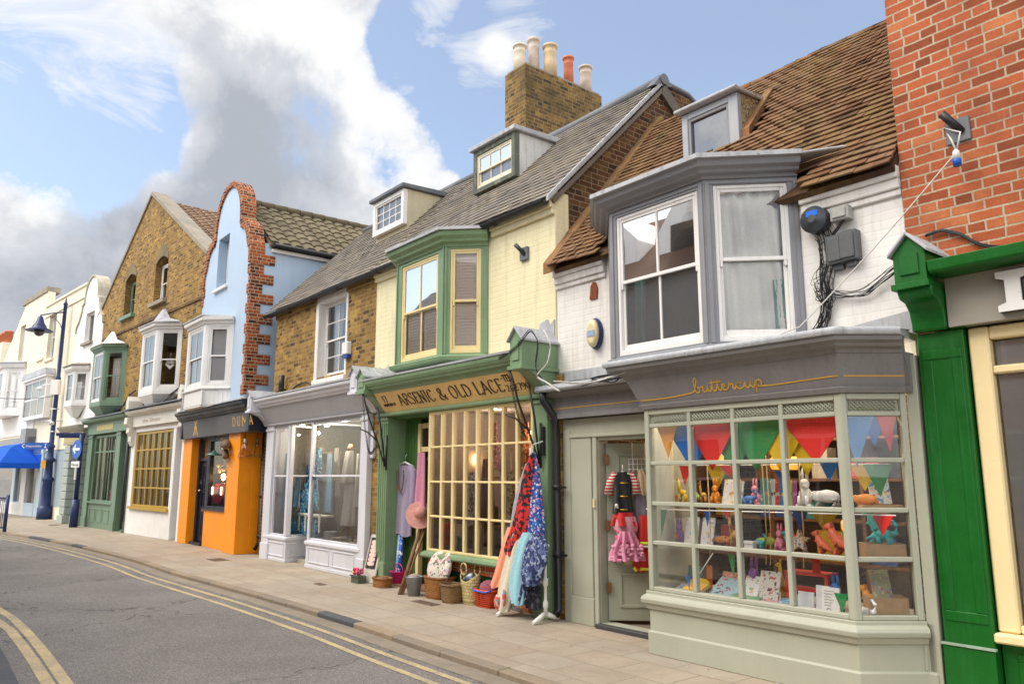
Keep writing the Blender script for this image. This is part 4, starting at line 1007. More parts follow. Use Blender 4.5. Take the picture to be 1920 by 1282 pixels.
M, Ln = seg(P2, 1); shopgrid(h4, M @ Matrix.Translation((.0, .02, 0)), Ln - .1, .5, 2.66, 1, [1.66], shopwhite, fw=.045, hb=.04, gm=G_SHOPB)
M, Ln = seg(P2, 0); shopgrid(h4, M @ Matrix.Translation((.0, .02, 0)), Ln, .5, 2.66, 1, [1.66], shopwhite, fw=.03, hb=.04, gm=G_SHOPB)
pilaster(h4, -15.98, -15.62, -.22, 2.7, shopwhite, .1, False); pilaster(h4, -11.80, -11.56, -.22, 2.7, shopwhite, .1, False)
m = MB(); m.box(-15.62, -11.8, -.2, -.1, 2.66, 2.74); m.sweep([(-.02, 2.69), (.03, 2.7), (.035, 2.735), (-.02, 2.745)], [(-15.98, -.22), (-11.56, -.22)])
m.sweep([(-.02, 2.745), (.01, 2.745), (.2, 3.08), (-.02, 3.08)], [(-15.98, -.22), (-11.56, -.22)]); part(m, 'fascia', paint('pale_grey_fascia', (.46, .46, .485), .5, .06, .3), h4)
m = MB(); m.sweep([(-.02, 3.06), (.22, 3.065), (.24, 3.1), (.27, 3.12), (.29, 3.17), (.33, 3.19), (.34, 3.24), (-.02, 3.25)], [(-16.15, -.22), (-11.5, -.22)]); part(m, 'cornice', shopwhite, h4, bev=.004)
m = MB(); m.sweep([(-.22, 3.252), (.35, 3.252), (.35, 3.275), (-.22, 3.34)], [(-16.1, -.22), (-11.5, -.22)]); part(m, 'lead_roof', lead, h4)
for (a, b) in ((-16.2, -15.98), (-11.52, -11.28)):
    gablet(h4, a, b, -.6, -.02, 3.02, 3.3, shopwhite, lead, .12)
    m = MB(); m.prism([(-.2, 2.7), (.0, 2.7), (.0, 3.0), (-.52, 3.0), (-.5, 2.95), (-.36, 2.9), (-.26, 2.8)], a + .02, b - .02, 'x'); part(m, 'bracket', shopwhite, h4, bev=.004)
m = MB(); m.box(-11.56, -11.25, -.12, .1, 0, 2.9); part(m, 'brick_pier', stock, h4)
m = MB(); m.box(-11.54, -11.44, -.18, -.12, 1.95, 2.4); part(m, 'meter_box', shopwhite, h4, bev=.01)
room(h4, -15.9, -11.7, .05, 3.6, .06, 2.72, plain('warm_cream_wall', (.46, .43, .37), .85))
m = MB(); m.prism([(-15.85, .5), (-15.85, -.15), (uA - .02, -.15), (uB - .1, yB), (uB - .1, .5)], .46, .497, 'z'); m.box(uC + .1, -11.75, -.15, .6, .46, .497); part(m, 'display_floor', white, h4)
# ================================================================ 5 pale blue Dutch gabled house, orange shop
h5 = thing('terraced_house', 'pale blue Dutch gabled house with red brick edging and a bright orange shop below', 'house', A, -18.72)
c5 = -18.72
half = [(1.0 * math.cos(math.radians(90 - a)), 7.92 + 1.0 * math.sin(math.radians(90 - a))) for a in range(0, 91, 10)] + [(1.0, 7.78), (1.1, 7.74), (1.12, 7.66)] + \
       [(1.12 + .5 * math.sin(math.radians(a)), 7.66 - .6 * (1 - math.cos(math.radians(a)))) for a in (20, 40, 60, 78)] + [(1.66, 7.1), (1.74, 6.95), (1.75, 6.8), (1.73, 6.65), (1.73, 6.5)]
inn = [(x * .87 if i < 11 else max(.82, x - .17), (z - .14 if i < 10 else z - .16)) for i, (x, z) in enumerate(half)]
inn[-1] = (1.6, 6.5); inn[-2] = (1.6, 6.6); inn[-3] = (1.6, 6.72); inn[-4] = (1.59, 6.8)
wl = [(c5 - 1.72, 2.9)] + [(c5 - x, z) for x, z in [(1.72, 6.5)] + inn[::-1]] + [(c5 + x, z) for x, z in inn[1:]] + [(c5 + 1.72, 6.5), (c5 + 1.72, 2.9)]
b0 = [A.P(408, 500, -.4), A.P(437, 440, -.4)]
wh = [(-19.42, 6.28), (-18.62, 6.28), (-18.62, 7.6), (-19.42, 7.6)]
m = MB(); m.holes(wl, [wh, [(-19.9, 3.6), (-18.2, 3.6), (-18.2, 5.2), (-19.9, 5.2)]], -.4, -.1); part(m, 'wall', render_blue, h5)
window(h5, T(-19.40, -.18, 6.3), .76, 1.28, 1, 1, white, gm=G_SKY, fw=.05)
m = MB(); m.box(-19.5, -18.55, -.47, -.12, 6.20, 6.277); part(m, 'window_sill', white, h5, bev=.006)
m = MB()
for s in (-1, 1):
    for i in range(len(half) - 1):
        a, b, c, d = half[i], half[i + 1], inn[i + 1], inn[i]
        m.hexa([(c5 + s * a[0], -.45, a[1]), (c5 + s * b[0], -.45, b[1]), (c5 + s * b[0], -.1, b[1]), (c5 + s * a[0], -.1, a[1]), (c5 + s * d[0], -.45, d[1]), (c5 + s * c[0], -.45, c[1]), (c5 + s * c[0], -.1, c[1]), (c5 + s * d[0], -.1, d[1])])
part(m, 'brick_coping', quoinb, h5, bev=.01)
m = MB(); m2 = MB(); z = 3.45; k = 0
while z < 6.62:
    l = k % 2; f = (.17, .08)[l]; sd = (.26, .52)[l] + R.uniform(-.02, .03); hh = .232
    m.box(c5 + 1.72 - f, c5 + 1.745, -.425, -.4 + .001, z, z + hh); m.box(c5 + 1.722, c5 + 1.75, -.424, -.4 + sd, z, z + hh)
    if z > 5.9: m2.box(c5 - 1.75, c5 - 1.72 + f, -.425, -.399, z, z + hh)
    z += hh + .001; k += 1
part(m, 'quoins', quoinb, h5, bev=.006); part(m2, 'quoins', quoinb, h5, bev=.006)
m = MB(); m.box(c5 + 1.5, c5 + 1.72, -.1, 7, 2.6, 7.0); m.box(c5 - 1.72, c5 - 1.5, -.1, 7, 2.7, 7.0); m.box(c5 - 1.5, c5 + 1.5, 6.8, 7, 0, 7.0); part(m, 'side_wall', render_blue, h5)
pantile(h5, [(c5 + 1.86, -.02, 7.0), (c5 + 1.86, 7, 7.0), (c5, -.02, 8.5), (c5, 7, 8.5)], pan, w=.3, gauge=.33)
pantile(h5, [(c5 - 1.86, 7, 7.0), (c5 - 1.86, -.02, 7.0), (c5, 7, 8.5), (c5, -.02, 8.5)], pan, w=.3, gauge=.33)
m = MB()
for k in range(20): m.tube([(c5, -.0 + k * .35, 8.52), (c5, .34 + k * .35, 8.53)], .1, 8)
part(m, 'ridge', pan, h5)
m = MB(); m.tube([(c5 + 1.9, .05, 6.94), (c5 + 1.9, 7, 6.94)], .055, 8); m.box(c5 + 1.72, c5 + 1.83, .05, 7, 6.88, 6.98); part(m, 'gutter', black, h5)
m = MB(); m.box(c5 + 1.722, c5 + 1.80, .05, 7, 6.80, 6.878); part(m, 'fascia_board', white, h5)
room(h5, -20.2, -17.3, -.08, 3, 3.5, 5.9, dark); room(h5, -19.55, -17.9, -.08, 2, 6.05, 7.55, dark)
P5 = [(-20.22, -.4), (-19.72, -.9), (-18.4, -.9), (-17.9, -.4)]
cor5 = [(-.02, 5.2), (.03, 5.2), (.05, 5.26), (.1, 5.28), (.11, 5.36), (-.02, 5.37)]
by = bay(h5, P5, 3.68, 5.24, white, [(1, .12, 1.2, 3.74, 5.14), (2, .1, .6, 3.74, 5.14)], cor5, white, lead, white, roof='hip', rise=.26, sill=[(-.02, 3.64), (.04, 3.645), (.05, 3.68), (-.02, 3.7)])
for (M, w, h, k, o) in bay_windows():
    window(o, M, w, h, 2 if k == 1 else 1, 1, white, gm=G_SKY if k == 1 else G_, fw=.04, fname='sash_window')
    sh = plain('white_shutter', (.74, .73, .72), .5, var=.03)
    blind(o, M @ Matrix.Translation((.06, 0, .06)), w - .12, h - .12, sh, .09, .085)
m = MB(); m.sweep([(-.02, 3.28), (-.0, 3.28), (.0, 3.64), (-.02, 3.64)], P5); m.prism(P5, 3.25, 3.278, 'z')
for i in range(3):
    M, Ln = seg(P5, i); m.M = M
    for q in range(int(Ln / .11) + 1): m.box(q * .11 + .004, q * .11 + .1, -.008, .002, 3.29, 3.63)
m.M = None
part(m, 'boarding', white, by)
# orange shop
DY = -.24
m = MB(); m.box(-21.12, -20.42, -.42, -.16, 0, 2.62); part(m, 'pier', orange, h5, bev=.008)
m = MB(); m.box(-17.72, -16.98, -.42, -.12, 0, 2.62); m.box(-17.16, -16.975, -.12, .9, 0, 2.62); m.box(-16.975, -16.3, .86, .9, 0, 2.62); part(m, 'pier', orange, h5, bev=.008)
m = MB(); m.M = Matrix.Translation((0, DY, 0)); m.box(-19.55, -17.72, -.05, .12, 0, .86); part(m, 'stallriser', orange, h5, bev=.008)
m = MB(); m.M = Matrix.Translation((0, DY, 0)); m.box(-19.6, -17.70, -.09, .14, .86, .90); part(m, 'sill', navy, h5)
m = MB(); m.M = Matrix.Translation((0, DY, 0)); m.box(-20.42, -20.30, .0, .12, 0, 2.7); m.box(-19.72, -19.56, .0, .12, 0, 2.7); m.box(-20.30, -19.72, .01, .12, 2.03, 2.1); m.box(-20.3, -19.72, .02, .12, 2.55, 2.7); m.box(-20.42, -19.56, -.1, .12, 0, .06)
part(m, 'door_frame', navy, h5, bev=.006)
m = MB(); m.M = Matrix.Translation((0, DY, 0)); m.holes([(-20.29, .08), (-19.73, .08), (-19.73, 2.02), (-20.29, 2.02)], [[(-20.2, .92), (-20.04, .92), (-20.04, 1.9), (-20.2, 1.9)], [(-19.98, .92), (-19.82, .92), (-19.82, 1.9), (-19.98, 1.9)]], .06, .1)
for z in (1.24, 1.56): m.box(-20.2, -19.82, .068, .09, z, z + .03)
panel(m, -20.22, -20.04, .2, .75, .06, .012, .025); panel(m, -19.98, -19.8, .2, .75, .06, .012, .025)
d5 = part(m, 'door', navy, h5, bev=.004)
m = MB(); m.M = Matrix.Translation((0, DY, 0)); m.quad((-20.2, .085, .92), (-19.82, .085, .92), (-19.82, .085, 1.9), (-20.2, .085, 1.9)); m.quad((-20.3, .06, 2.1), (-19.72, .06, 2.1), (-19.72, .06, 2.55), (-20.3, .06, 2.55)); part(m, 'pane', G_SKY, d5)
m = MB(); m.M = Matrix.Translation((0, DY, 0)); m.ball((-20.25, .03, 1.3), .03); part(m, 'handle', chrome, d5)
m = MB(); m.M = Matrix.Translation((0, DY, 0)); m.box(-20.27, -20.24, .03, .06, 1.45, 1.56); part(m, 'lock_plate', chrome, d5)
m = MB(); m.M = Matrix.Translation((0, DY, 0)); m.box(-20.1, -19.9, .05, .06, .8, .85); part(m, 'letter_plate', chrome, d5)
m = MB(); m.M = Matrix.Translation((0, DY, 0)); m.box(-19.56, -19.5, .0, .1, .9, 2.7); m.box(-17.76, -17.7, .0, .1, .9, 2.7); m.box(-19.5, -17.76, .002, .1, 2.5, 2.7); m.box(-19.5, -17.76, .002, .1, .9, .95)
s5 = part(m, 'shop_window', navy, h5, bev=.004)
m = MB(); m.M = Matrix.Translation((0, DY, 0)); m.quad((-19.5, .05, .95), (-17.76, .05, .95), (-17.76, .05, 2.5), (-19.5, .05, 2.5)); part(m, 'pane', G_SHOP, s5)
room(h5, -20.3, -17.4, -.1, 3, .05, 2.65, plain('grey_shop_wall', (.13, .125, .12), .9))
m = MB(); m.box(-20.95, -16.3, -.48, .1, 2.63, 2.67); m.box(-16.40, -16.22, -.535, .9, 2.60, 3.25); m.box(-21.1, -20.96, -.54, .1, 2.6, 3.1); part(m, 'shop_soffit', navy, h5)
m = MB(); m.hexa([(-20.95, -.50, 2.60), (-16.41, -.50, 2.60), (-16.41, -.1, 2.60), (-20.95, -.1, 2.60), (-20.95, -.54, 3.04), (-16.41, -.54, 3.04), (-16.41, -.1, 3.04), (-20.95, -.1, 3.04)])
f5 = part(m, 'fascia', charcoal, h5)
m = MB(); m.sweep([(-.02, 3.045), (.04, 3.045), (.06, 3.09), (.1, 3.11), (.11, 3.17), (.16, 3.19), (.17, 3.25), (-.02, 3.26)], [(-21.1, -.54), (-16.22, -.54)]); part(m, 'cornice', navy, h5, bev=.004)
m = MB(); m.hexa([(-21.1, -.74, 3.262), (-16.2, -.74, 3.262), (-16.2, -.1, 3.38), (-21.1, -.1, 3.38), (-21.1, -.74, 3.29), (-16.2, -.74, 3.29), (-16.2, -.1, 3.43), (-21.1, -.1, 3.43)]); part(m, 'lead_roof', lead, h5)
sg = MB(); Ms = T(-20.95, -.50, 2.60, 0, math.atan2(.04, .44))
def fv(px, py): return A.P(px, py, -.52)[0] + 20.95
letters(sg, Ms, 'DUMA', .2, fv(436, 793), .14, width=fv(474, 788) - fv(436, 793), gap=.3, wmax=.15, wmin=.06)
x = fv(362, 806)
for st in ([(0, 0), (.3, .34)], [(.08, .02), (.14, .22), (.3, .2)], [(.16, .36), (.3, .1), (.38, 0)], [(.3, .34), (.36, .38)], [(.22, .2), (.2, .02)]):
    sg.M = Ms; sg.ribbon([(x + a, .05 + b) for a, b in st], .02, -.004 - .001 * st[0][0], .004)
sg.M = None; part(sg, 'sign_lettering', gold, f5)
m = MB(); m.tube([(-16.72, .02, 2.6), (-16.72, .02, .25), (-16.76, -.05, .1)], .045, 8)
for z in (.35, 1.2, 2.0): m.lathe([(.058, 0), (.058, .06)], (-16.72, .02, z), 8)
part(m, 'downpipe', black, h5)
m = MB(); m.box(-16.66, -16.32, .0, .9, 0, 3.2); part(m, 'passage_wall', stockdark, h5)

# ================================================================ 6 gabled brick house over two shops
h6 = thing('terraced_house', 'gabled yellow brick house with one green and one white upper bay window', 'house', B, -5.25)
L6, R6, Ap = -10.3, -.2, (-5.2, 10.7)
def arched(x0, x1, z0, z1, rise=.18, n=8):
    w = x1 - x0
    return [(x0, z0), (x1, z0), (x1, z1)] + [(x1 - w * i / n, z1 + rise * math.sin(PI * i / n)) for i in range(1, n)] + [(x0, z1)]
W6 = [arched(-7.25, -6.15, 6.95, 8.2), arched(-4.3, -3.2, 6.95, 8.2)]
m = MB(); m.holes([(L6, 3.2), (R6, 3.2), (R6, 7.75), Ap, (L6, 7.35)], W6 + [[(-8.6, 4.05), (-6.6, 4.05), (-6.6, 5.8), (-8.6, 5.8)], [(-3.6, 4.05), (-1.75, 4.05), (-1.75, 5.9), (-3.6, 5.9)]], .15, .45)
part(m, 'wall', stock, h6)
m = MB()
for a in W6:
    x0, x1 = a[0][0], a[1][0]; n = 8; w = x1 - x0
    for i in range(n):
        t0, t1 = i / n, (i + 1) / n
        q = lambda t, e: (x1 + e * (.0) - w * t, 8.2 + (.18 + e) * math.sin(PI * t) + e * .6)
        p = [q(t0, 0), q(t1, 0), q(t1, .26), q(t0, .26)]
        m.prism(p, .135, .2)
part(m, 'window_arch', archb, h6)
for i, (x0, fm) in enumerate(((-7.25, dullgreen), (-4.3, white))):
    w6 = window(h6, T(x0 + .02, .34, 6.96), 1.06, 1.24, 1, 1, fm, fw=.08, gm=G_)
    m = MB(); m.box(x0 - .12, x0 + 1.22, .03, .4, 6.83, 6.945); part(m, 'window_sill', fm if i == 0 else stone, h6)
m = MB(); m.box(L6, R6 - .01, .12, .149, 6.42, 6.50); part(m, 'string_course', stockdark, h6)
m = MB()
def rake(p, q, w, t, y0, y1):
    d = Vector((q[0] - p[0], q[1] - p[1])).normalized(); n = Vector((-d.y, d.x)); n = n if n.y > 0 else -n
    m.prism([(p[0] - n.x * .02, p[1] - n.y * .02), (q[0] - n.x * .02, q[1] - n.y * .02), (q[0] + n.x * t, q[1] + n.y * t), (p[0] + n.x * t, p[1] + n.y * t)], y0, y1)
rake((R6 + .12, 7.65), (Ap[0], 10.78), 0, .12, .10, .62); rake((L6 - .12, 7.25), (Ap[0], 10.78), 0, .10, .10, .5)
part(m, 'coping', stone, h6, bev=.01)
pantile(h6, [(R6 + .1, .5, 7.65), (R6 + .1, 9, 7.65), (Ap[0], .5, 10.7), (Ap[0], 9, 10.7)], pinkt, w=.3, gauge=.32, amp=.028)
pantile(h6, [(L6, 9, 7.3), (L6, .5, 7.3), (Ap[0], 9, 10.7), (Ap[0], .5, 10.7)], pinkt, w=.6, gauge=.6, amp=.02)
m = MB(); m.box(R6 - .22, R6, .45, 9, 0, 7.6); m.box(L6, L6 + .22, .45, 9, 0, 7.3); m.box(L6 + .22, R6 - .22, 8.8, 9, 0, 7.3); part(m, 'side_wall', stockdark, h6)
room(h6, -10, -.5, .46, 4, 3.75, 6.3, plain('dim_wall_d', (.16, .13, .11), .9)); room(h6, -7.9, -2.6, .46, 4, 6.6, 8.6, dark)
cor6 = [(-.02, 5.78), (.03, 5.78), (.05, 5.84), (.1, 5.86), (.12, 5.94), (-.02, 5.95)]
P6a = [(-8.75, .15), (-8.2, -.4), (-6.98, -.4), (-6.43, .15)]; P6b = [(-3.82, .15), (-3.3, -.37), (-2.07, -.37), (-1.55, .15)]
pil = plain('lilac_wall', (.3, .26, .3), .8)
for Pp, fm, cap, ud in ((P6a, dullgreen, render_white, [(1, 1, 0), (.5, .35, .35)]), (P6b, white, lead, [(1, 1, 0), (.62, .7, .22), (.3, .1, .52)])):
    by = bay(h6, Pp, 3.98, 5.84, fm, [(1, .12, 1.1, 4.08, 5.72), (2, .1, .66, 4.08, 5.74)], cor6, fm, cap, fm, roof='hip', rise=.55, under=ud)
    for (M, w, h, k, o) in bay_windows():
        window(o, M, w, h, 2 if k == 1 else 1, 1, white if fm is white or k == 1 else fm, gm=G_SKY if k == 1 else G_, fw=.04, fname='sash_window')
        if k == 1: curtain(o, M @ Matrix.Translation((.05, 0, .1)), w - .1, h - .2, linen, .14, 6)
        elif fm is not white: curtain(o, M @ Matrix.Translation((.02, .2, .1)), .3, h - .3, linen, .14, 3)
        else:
            H_ = MB(); H_.M = M @ Matrix.Translation((w * .5, .12, h * .42))
            hp = [(.13 * 16 / 17 * math.sin(t) ** 3, .0, .13 * (13 * math.cos(t) - 5 * math.cos(2 * t) - 2 * math.cos(3 * t) - math.cos(4 * t)) / 17) for t in [2 * PI * i / 24 for i in range(25)]]
            H_.tube(hp, .022, 6); H_.tube([(p[0] * .55, 0, p[2] * .55) for p in hp], .018, 6); H_.tube([(0, 0, .06), (0, 0, .35)], .003, 4)
            H_.M = None; part(H_, 'hanging_heart', linen, o, 'white wicker heart hanging in the bay window')
# dull green shop
m = MB(); m.sweep([(0, 0), (0, .78), (-.1, .78), (-.1, 0)], [(-8.55, -.05), (-5.9, -.05)])
for k in range(3): panel(m, -8.35 + k * .75, -7.7 + k * .75, .18, .62, -.05, .015, .04)
m.box(-8.6, -5.85, -.12, .05, .78, .84); part(m, 'stallriser', dullgreen, h6, bev=.006)
shopgrid(h6, T(-8.5, -.03, 0), 2.5, .84, 3.0, 4, [2.45], dullgreen, fw=.08, bar=.06)
pilaster(h6, -9.1, -8.55, -.1, 3.05, dullgreen, .2, False); pilaster(h6, -5.95, -5.5, -.1, 3.05, dullgreen, .2, False); pilaster(h6, -4.78, -4.62, -.08, 3.05, dullgreen, .2, False)
m = MB(); m.box(-5.5, -4.8, .25, .3, .05, 2.2); m.box(-5.5, -4.8, .2, .3, 2.2, 2.28); part(m, 'door', dullgreen, h6)
m = MB(); m.quad((-5.4, .24, 1.0), (-4.9, .24, 1.0), (-4.9, .24, 2.1), (-5.4, .24, 2.1)); m.quad((-5.5, .2, 2.3), (-4.8, .2, 2.3), (-4.8, .2, 3.0), (-5.5, .2, 3.0)); part(m, 'pane', G_SHOP, h6)
m = MB(); m.box(-9.15, -4.62, -.14, .15, 3.05, 3.42); m.sweep([(-.02, 3.40), (.08, 3.42), (.16, 3.46), (.2, 3.54), (-.02, 3.56)], [(-9.25, -.14), (-4.7, -.14)]); f6 = part(m, 'fascia', dullgreen, h6, bev=.005)
m = MB(); m.box(-8.0, -6.2, -.147, -.139, 3.15, 3.33); part(m, 'sign_panel', paint('faded_yellow_sign', (.5, .42, .16), .6), f6)
m = MB(); m.hexa([(-9.25, -.36, 3.562), (-4.7, -.36, 3.562), (-4.7, .15, 3.65), (-9.25, .15, 3.65), (-9.25, -.36, 3.59), (-4.7, -.36, 3.59), (-4.7, .15, 3.75), (-9.25, .15, 3.75)]); m.hexa([(-4.6, -.36, 3.61), (.05, -.36, 3.61), (.05, .15, 3.68), (-4.6, .15, 3.68), (-4.6, -.36, 3.64), (.05, -.36, 3.64), (.05, .15, 3.79), (-4.6, .15, 3.79)]); part(m, 'lead_roof', leaddark, h6)
# white shop with olive frames
m = MB(); m.box(-4.6, -.9, -.05, .12, 0, .78); m.box(-4.6, -4.22, -.05, .12, .78, 2.95); m.box(-1.1, -.9, -.05, .12, .78, 2.95); m.box(-.35, -.05, -.08, .2, 0, 3.0); m.box(-.9, -.35, .2, .3, 2.15, 2.25); m.box(-4.6, -.05, -.05, .12, 2.95, 3.1); part(m, 'shop_wall', render_white, h6, bev=.006)
m = MB(); m.box(-4.26, -1.06, -.12, .1, .72, .79); part(m, 'sill', olive, h6)
shopgrid(h6, T(-4.22, -.02, 0), 3.12, .79, 2.95, 6, [1.33, 1.87, 2.41], olive, fw=.09, bar=.05)
m = MB(); m.box(-4.6, -.05, -.14, .15, 3.1, 3.45); m.sweep([(-.02, 3.42), (.06, 3.45), (.14, 3.5), (.18, 3.58), (-.02, 3.6)], [(-4.62, -.14), (.0, -.14)])
for u in (-4.58, -.3):
    m.prism([(-.1, 2.55), (.1, 2.55), (.1, 3.4), (-.3, 3.4), (-.32, 3.2), (-.22, 3.1), (-.24, 2.95), (-.16, 2.85), (-.16, 2.7)], u, u + .26, 'x'); m.prism([(u, 3.6), (u + .26, 3.6), (u + .26, 3.9), (u + .13, 4.05), (u, 3.9)], -.3, .1)
f6b = part(m, 'fascia', paint('cream_white_fascia', (.72, .68, .60), .55, .08, .4), h6, bev=.01)
sg = MB(); plain_text(sg, T(-3.45, -.145, 3.2), 'the Shoes', .17, 1.5); part(sg, 'sign_lettering', plain('faded_gold', (.5, .4, .25), .5), f6b)
m = MB(); m.box(-.9, -.35, .28, .32, .05, 2.15); part(m, 'door', white, h6)
m = MB(); m.quad((-.8, .27, .3), (-.45, .27, .3), (-.45, .27, 2.0), (-.8, .27, 2.0)); part(m, 'pane', G_SHOP, h6)
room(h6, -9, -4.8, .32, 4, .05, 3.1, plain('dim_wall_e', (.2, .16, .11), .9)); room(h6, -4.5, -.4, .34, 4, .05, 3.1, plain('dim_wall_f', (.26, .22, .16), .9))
m = MB(); m.tube([(-4.66, -.12, 3.3), (-4.66, -.12, 1.2), (-4.66, -.12, .1)], .05, 8); part(m, 'downpipe', black, h6)

# ================================================================ 7 narrow white Dutch gabled house
h7 = thing('terraced_house', 'narrow white Dutch gabled house beside the one way sign', 'house', D, -1.9)
c7 = -1.9
hf = [(.78 * math.cos(math.radians(90 - a)), 8.35 + .78 * math.sin(math.radians(90 - a))) for a in range(0, 91, 15)] + [(.80, 8.2), (.98, 8.12), (1.02, 7.9), (1.3, 7.5), (1.55, 7.35), (1.6, 7.1), (1.6, 3.4)]
m = MB(); m.holes([(c7 - x, z) for x, z in hf[::-1]] + [(c7 + x, z) for x, z in hf[1:]], [[(-2.4, 6.6), (-1.4, 6.6), (-1.4, 7.75), (-2.4, 7.75)]], .1, .4); part(m, 'wall', render_white, h7)
m = MB()
for s in (-1, 1):
    for a, b in zip(hf[:-2], hf[1:-1]): m.hexa([(c7 + s * a[0], .05, a[1]), (c7 + s * b[0], .05, b[1]), (c7 + s * b[0], .5, b[1]), (c7 + s * a[0], .5, a[1])] + [(c7 + s * a[0] * 1.03, .05, a[1] + .06), (c7 + s * b[0] * 1.03, .05, b[1] + .06), (c7 + s * b[0] * 1.03, .5, b[1] + .06), (c7 + s * a[0] * 1.03, .5, a[1] + .06)])
rust = paint('grey_green_stone', (.36, .40, .36), .7, .08, .4)
part(m, 'coping', paint('lichened_coping', (.5, .46, .36), .8, .2, .9, gc=(.35, .26, .08)), h7)
window(h7, T(-2.4, .22, 6.6), 1.0, 1.15, 2, 1, white, sash=False, fw=.07); m = MB(); m.box(-2.5, -1.3, .0, .3, 6.5, 6.598); part(m, 'window_sill', stone, h7)
P7 = [(-3.1, .1), (-2.7, -.3), (-1.75, -.3), (-1.35, .1)]
by = bay(h7, P7, 4.25, 5.5, white, [(1, .08, .87, 4.32, 5.42), (2, .06, .5, 4.32, 5.42)], [(-.02, 5.45), (.04, 5.47), (.1, 5.55), (.12, 5.64), (-.02, 5.66)], white, stone, white, under=[(1, 1, 0), (.7, .8, .12), (.3, .3, .4)])
for (M, w, h, k, o) in bay_windows(): window(o, M, w, h, 1, 2, white, sash=False, fw=.06, gm=G_SKY if k == 1 else G_, fname='casement')
m = MB(); m.box(c7 - 1.6, c7 - 1.4, .4, 7, 0, 7.2); m.box(c7 + 1.4, c7 + 1.6, .4, 7, 0, 7.2); part(m, 'side_wall', render_white, h7)
m = MB(); m.prism([(c7 - 1.6, 7.2), (c7 + 1.6, 7.2), (c7, 8.6)], .42, 7); part(m, 'roof', pinkt, h7)
m = MB(); m.box(-.9, -.2, 1.2, 2.4, 7, 9.0); m.box(-.98, -.12, 1.12, 2.48, 8.6, 8.72); part(m, 'chimney', stockdark, h7)
room(h7, -3.2, -.5, .42, 3, 3.6, 8, dark)
for (a, b) in ((-2.15, -1.55), (-.62, -.08)):
    m = MB()
    for k in range(9): m.box(a, b, -.25, .15, .32 + k * .27, .32 + k * .27 + .25); m.box(a + .02, b - .02, -.22, .15, .32 + k * .27 - .02, .33 + k * .27)
    m.box(a - .04, b + .04, -.3, .15, 0, .3); part(m, 'rusticated_pier', rust, h7, bev=.015)
m = MB(); m.box(-1.55, -.62, .2, .26, .05, 2.7); part(m, 'door', bluegrey, h7)
m = MB(); m.box(-2.3, -.05, -.28, .2, 2.76, 3.2); m.sweep([(0, 3.2), (.1, 3.25), (.2, 3.35), (.24, 3.42), (0, 3.45)], [(-2.5, -.28), (.0, -.28)]); part(m, 'fascia', paint('old_stone_fascia', (.42, .40, .33), .7, .1, .6), h7, bev=.01)
m = MB(); m.box(-2.2, -.3, -.292, -.279, 2.84, 3.1); part(m, 'sign_panel', paint('weathered_gilt', (.5, .4, .18), .6, .2, .9), h7)

# ================================================================ 8 / 9 cream houses at the far left
yD = .35
def rc(f, xl, xr, yt, yb, y):
    ym = (yt + yb) / 2; xm = (xl + xr) / 2
    return f.P(xl, ym, y)[0], f.P(xr, ym, y)[0], f.P(xm, yb, y)[1], f.P(xm, yt, y)[1]
h8 = thing('terraced_house', 'cream rendered house with flat parapet, blue awning and tall narrow top windows', 'house', D, -5.5, yD)
a8, b8 = D.P(64, 800, yD)[0], D.P(123, 800, yD)[0]; b8 = -3.52; z8 = D.P(115, 562, yD)[1]
o8 = [rc(D, 74, 84, 613, 671, yD), rc(D, 90, 103, 590, 671, yD)]
m = MB(); m.holes([(a8, 2.7), (b8, 2.7), (b8, z8), (a8, z8)], [[(p[0], p[2]), (p[1], p[2]), (p[1], p[3]), (p[0], p[3])] for p in o8 if p[0] > a8 + .05 and p[1] < b8], yD, yD + .3)
m.box(a8, b8, yD - .05, yD, z8 - .5, z8 - .4); m.box(a8 - .03, b8 + .03, yD - .06, yD + .34, z8, z8 + .1)
part(m, 'wall', render_cream, h8, bev=.01)
for p in o8:
    window(h8, T(p[0], yD + .16, p[2]), p[1] - p[0], p[3] - p[2], 1, 1, white, fw=.06); m = MB(); m.box(p[0] - .1, p[1] + .1, yD - .08, yD + .02, p[2] - .1, p[2] - .002); part(m, 'window_sill', render_cream, h8)
p = rc(D, 45, 84, 715, 783, yD - .25); 
m = MB(); m.holes([(p[0] - .1, p[2] - .05), (p[1] + .1, p[2] - .05), (p[1] + .1, p[3] + .05), (p[0] - .1, p[3] + .05)], [[(p[0], p[2]), (p[1], p[2]), (p[1], p[3]), (p[0], p[3])]], yD - .28, yD - .02); m.box(p[0] - .2, p[1] + .2, yD - .36, yD - .01, p[3] + .05, p[3] + .14); part(m, 'bow_window', white, h8)
window(h8, T(p[0], yD - .26, p[2]), p[1] - p[0], p[3] - p[2], 3, 2, white, sash=False, fw=.07, bar=.07)
m = MB(); m.prism([(p[0] - .25, p[3] + .142), (p[1] + .25, p[3] + .142), (p[1] + .1, p[3] + .4), (p[0], p[3] + .4)], yD - .38, yD - .02); part(m, 'bow_roof', lead, h8)
m = MB(); m.box(b8 - .25, b8, yD + .3, 7, 0, z8); m.box(a8, a8 + .25, yD + .3, 7, 0, z8); m.box(a8 + .25, b8 - .25, 6.8, 7, 0, z8); m.box(a8, b8, yD + .3, 7, z8 - .4, z8 - .2); part(m, 'side_wall', render_cream, h8)
room(h8, a8 + .3, b8 - .3, yD + .31, 4, 3.6, z8 - .5, dark)
s0, s1 = D.P(23, 930, yD)[0], D.P(77, 930, yD)[0]
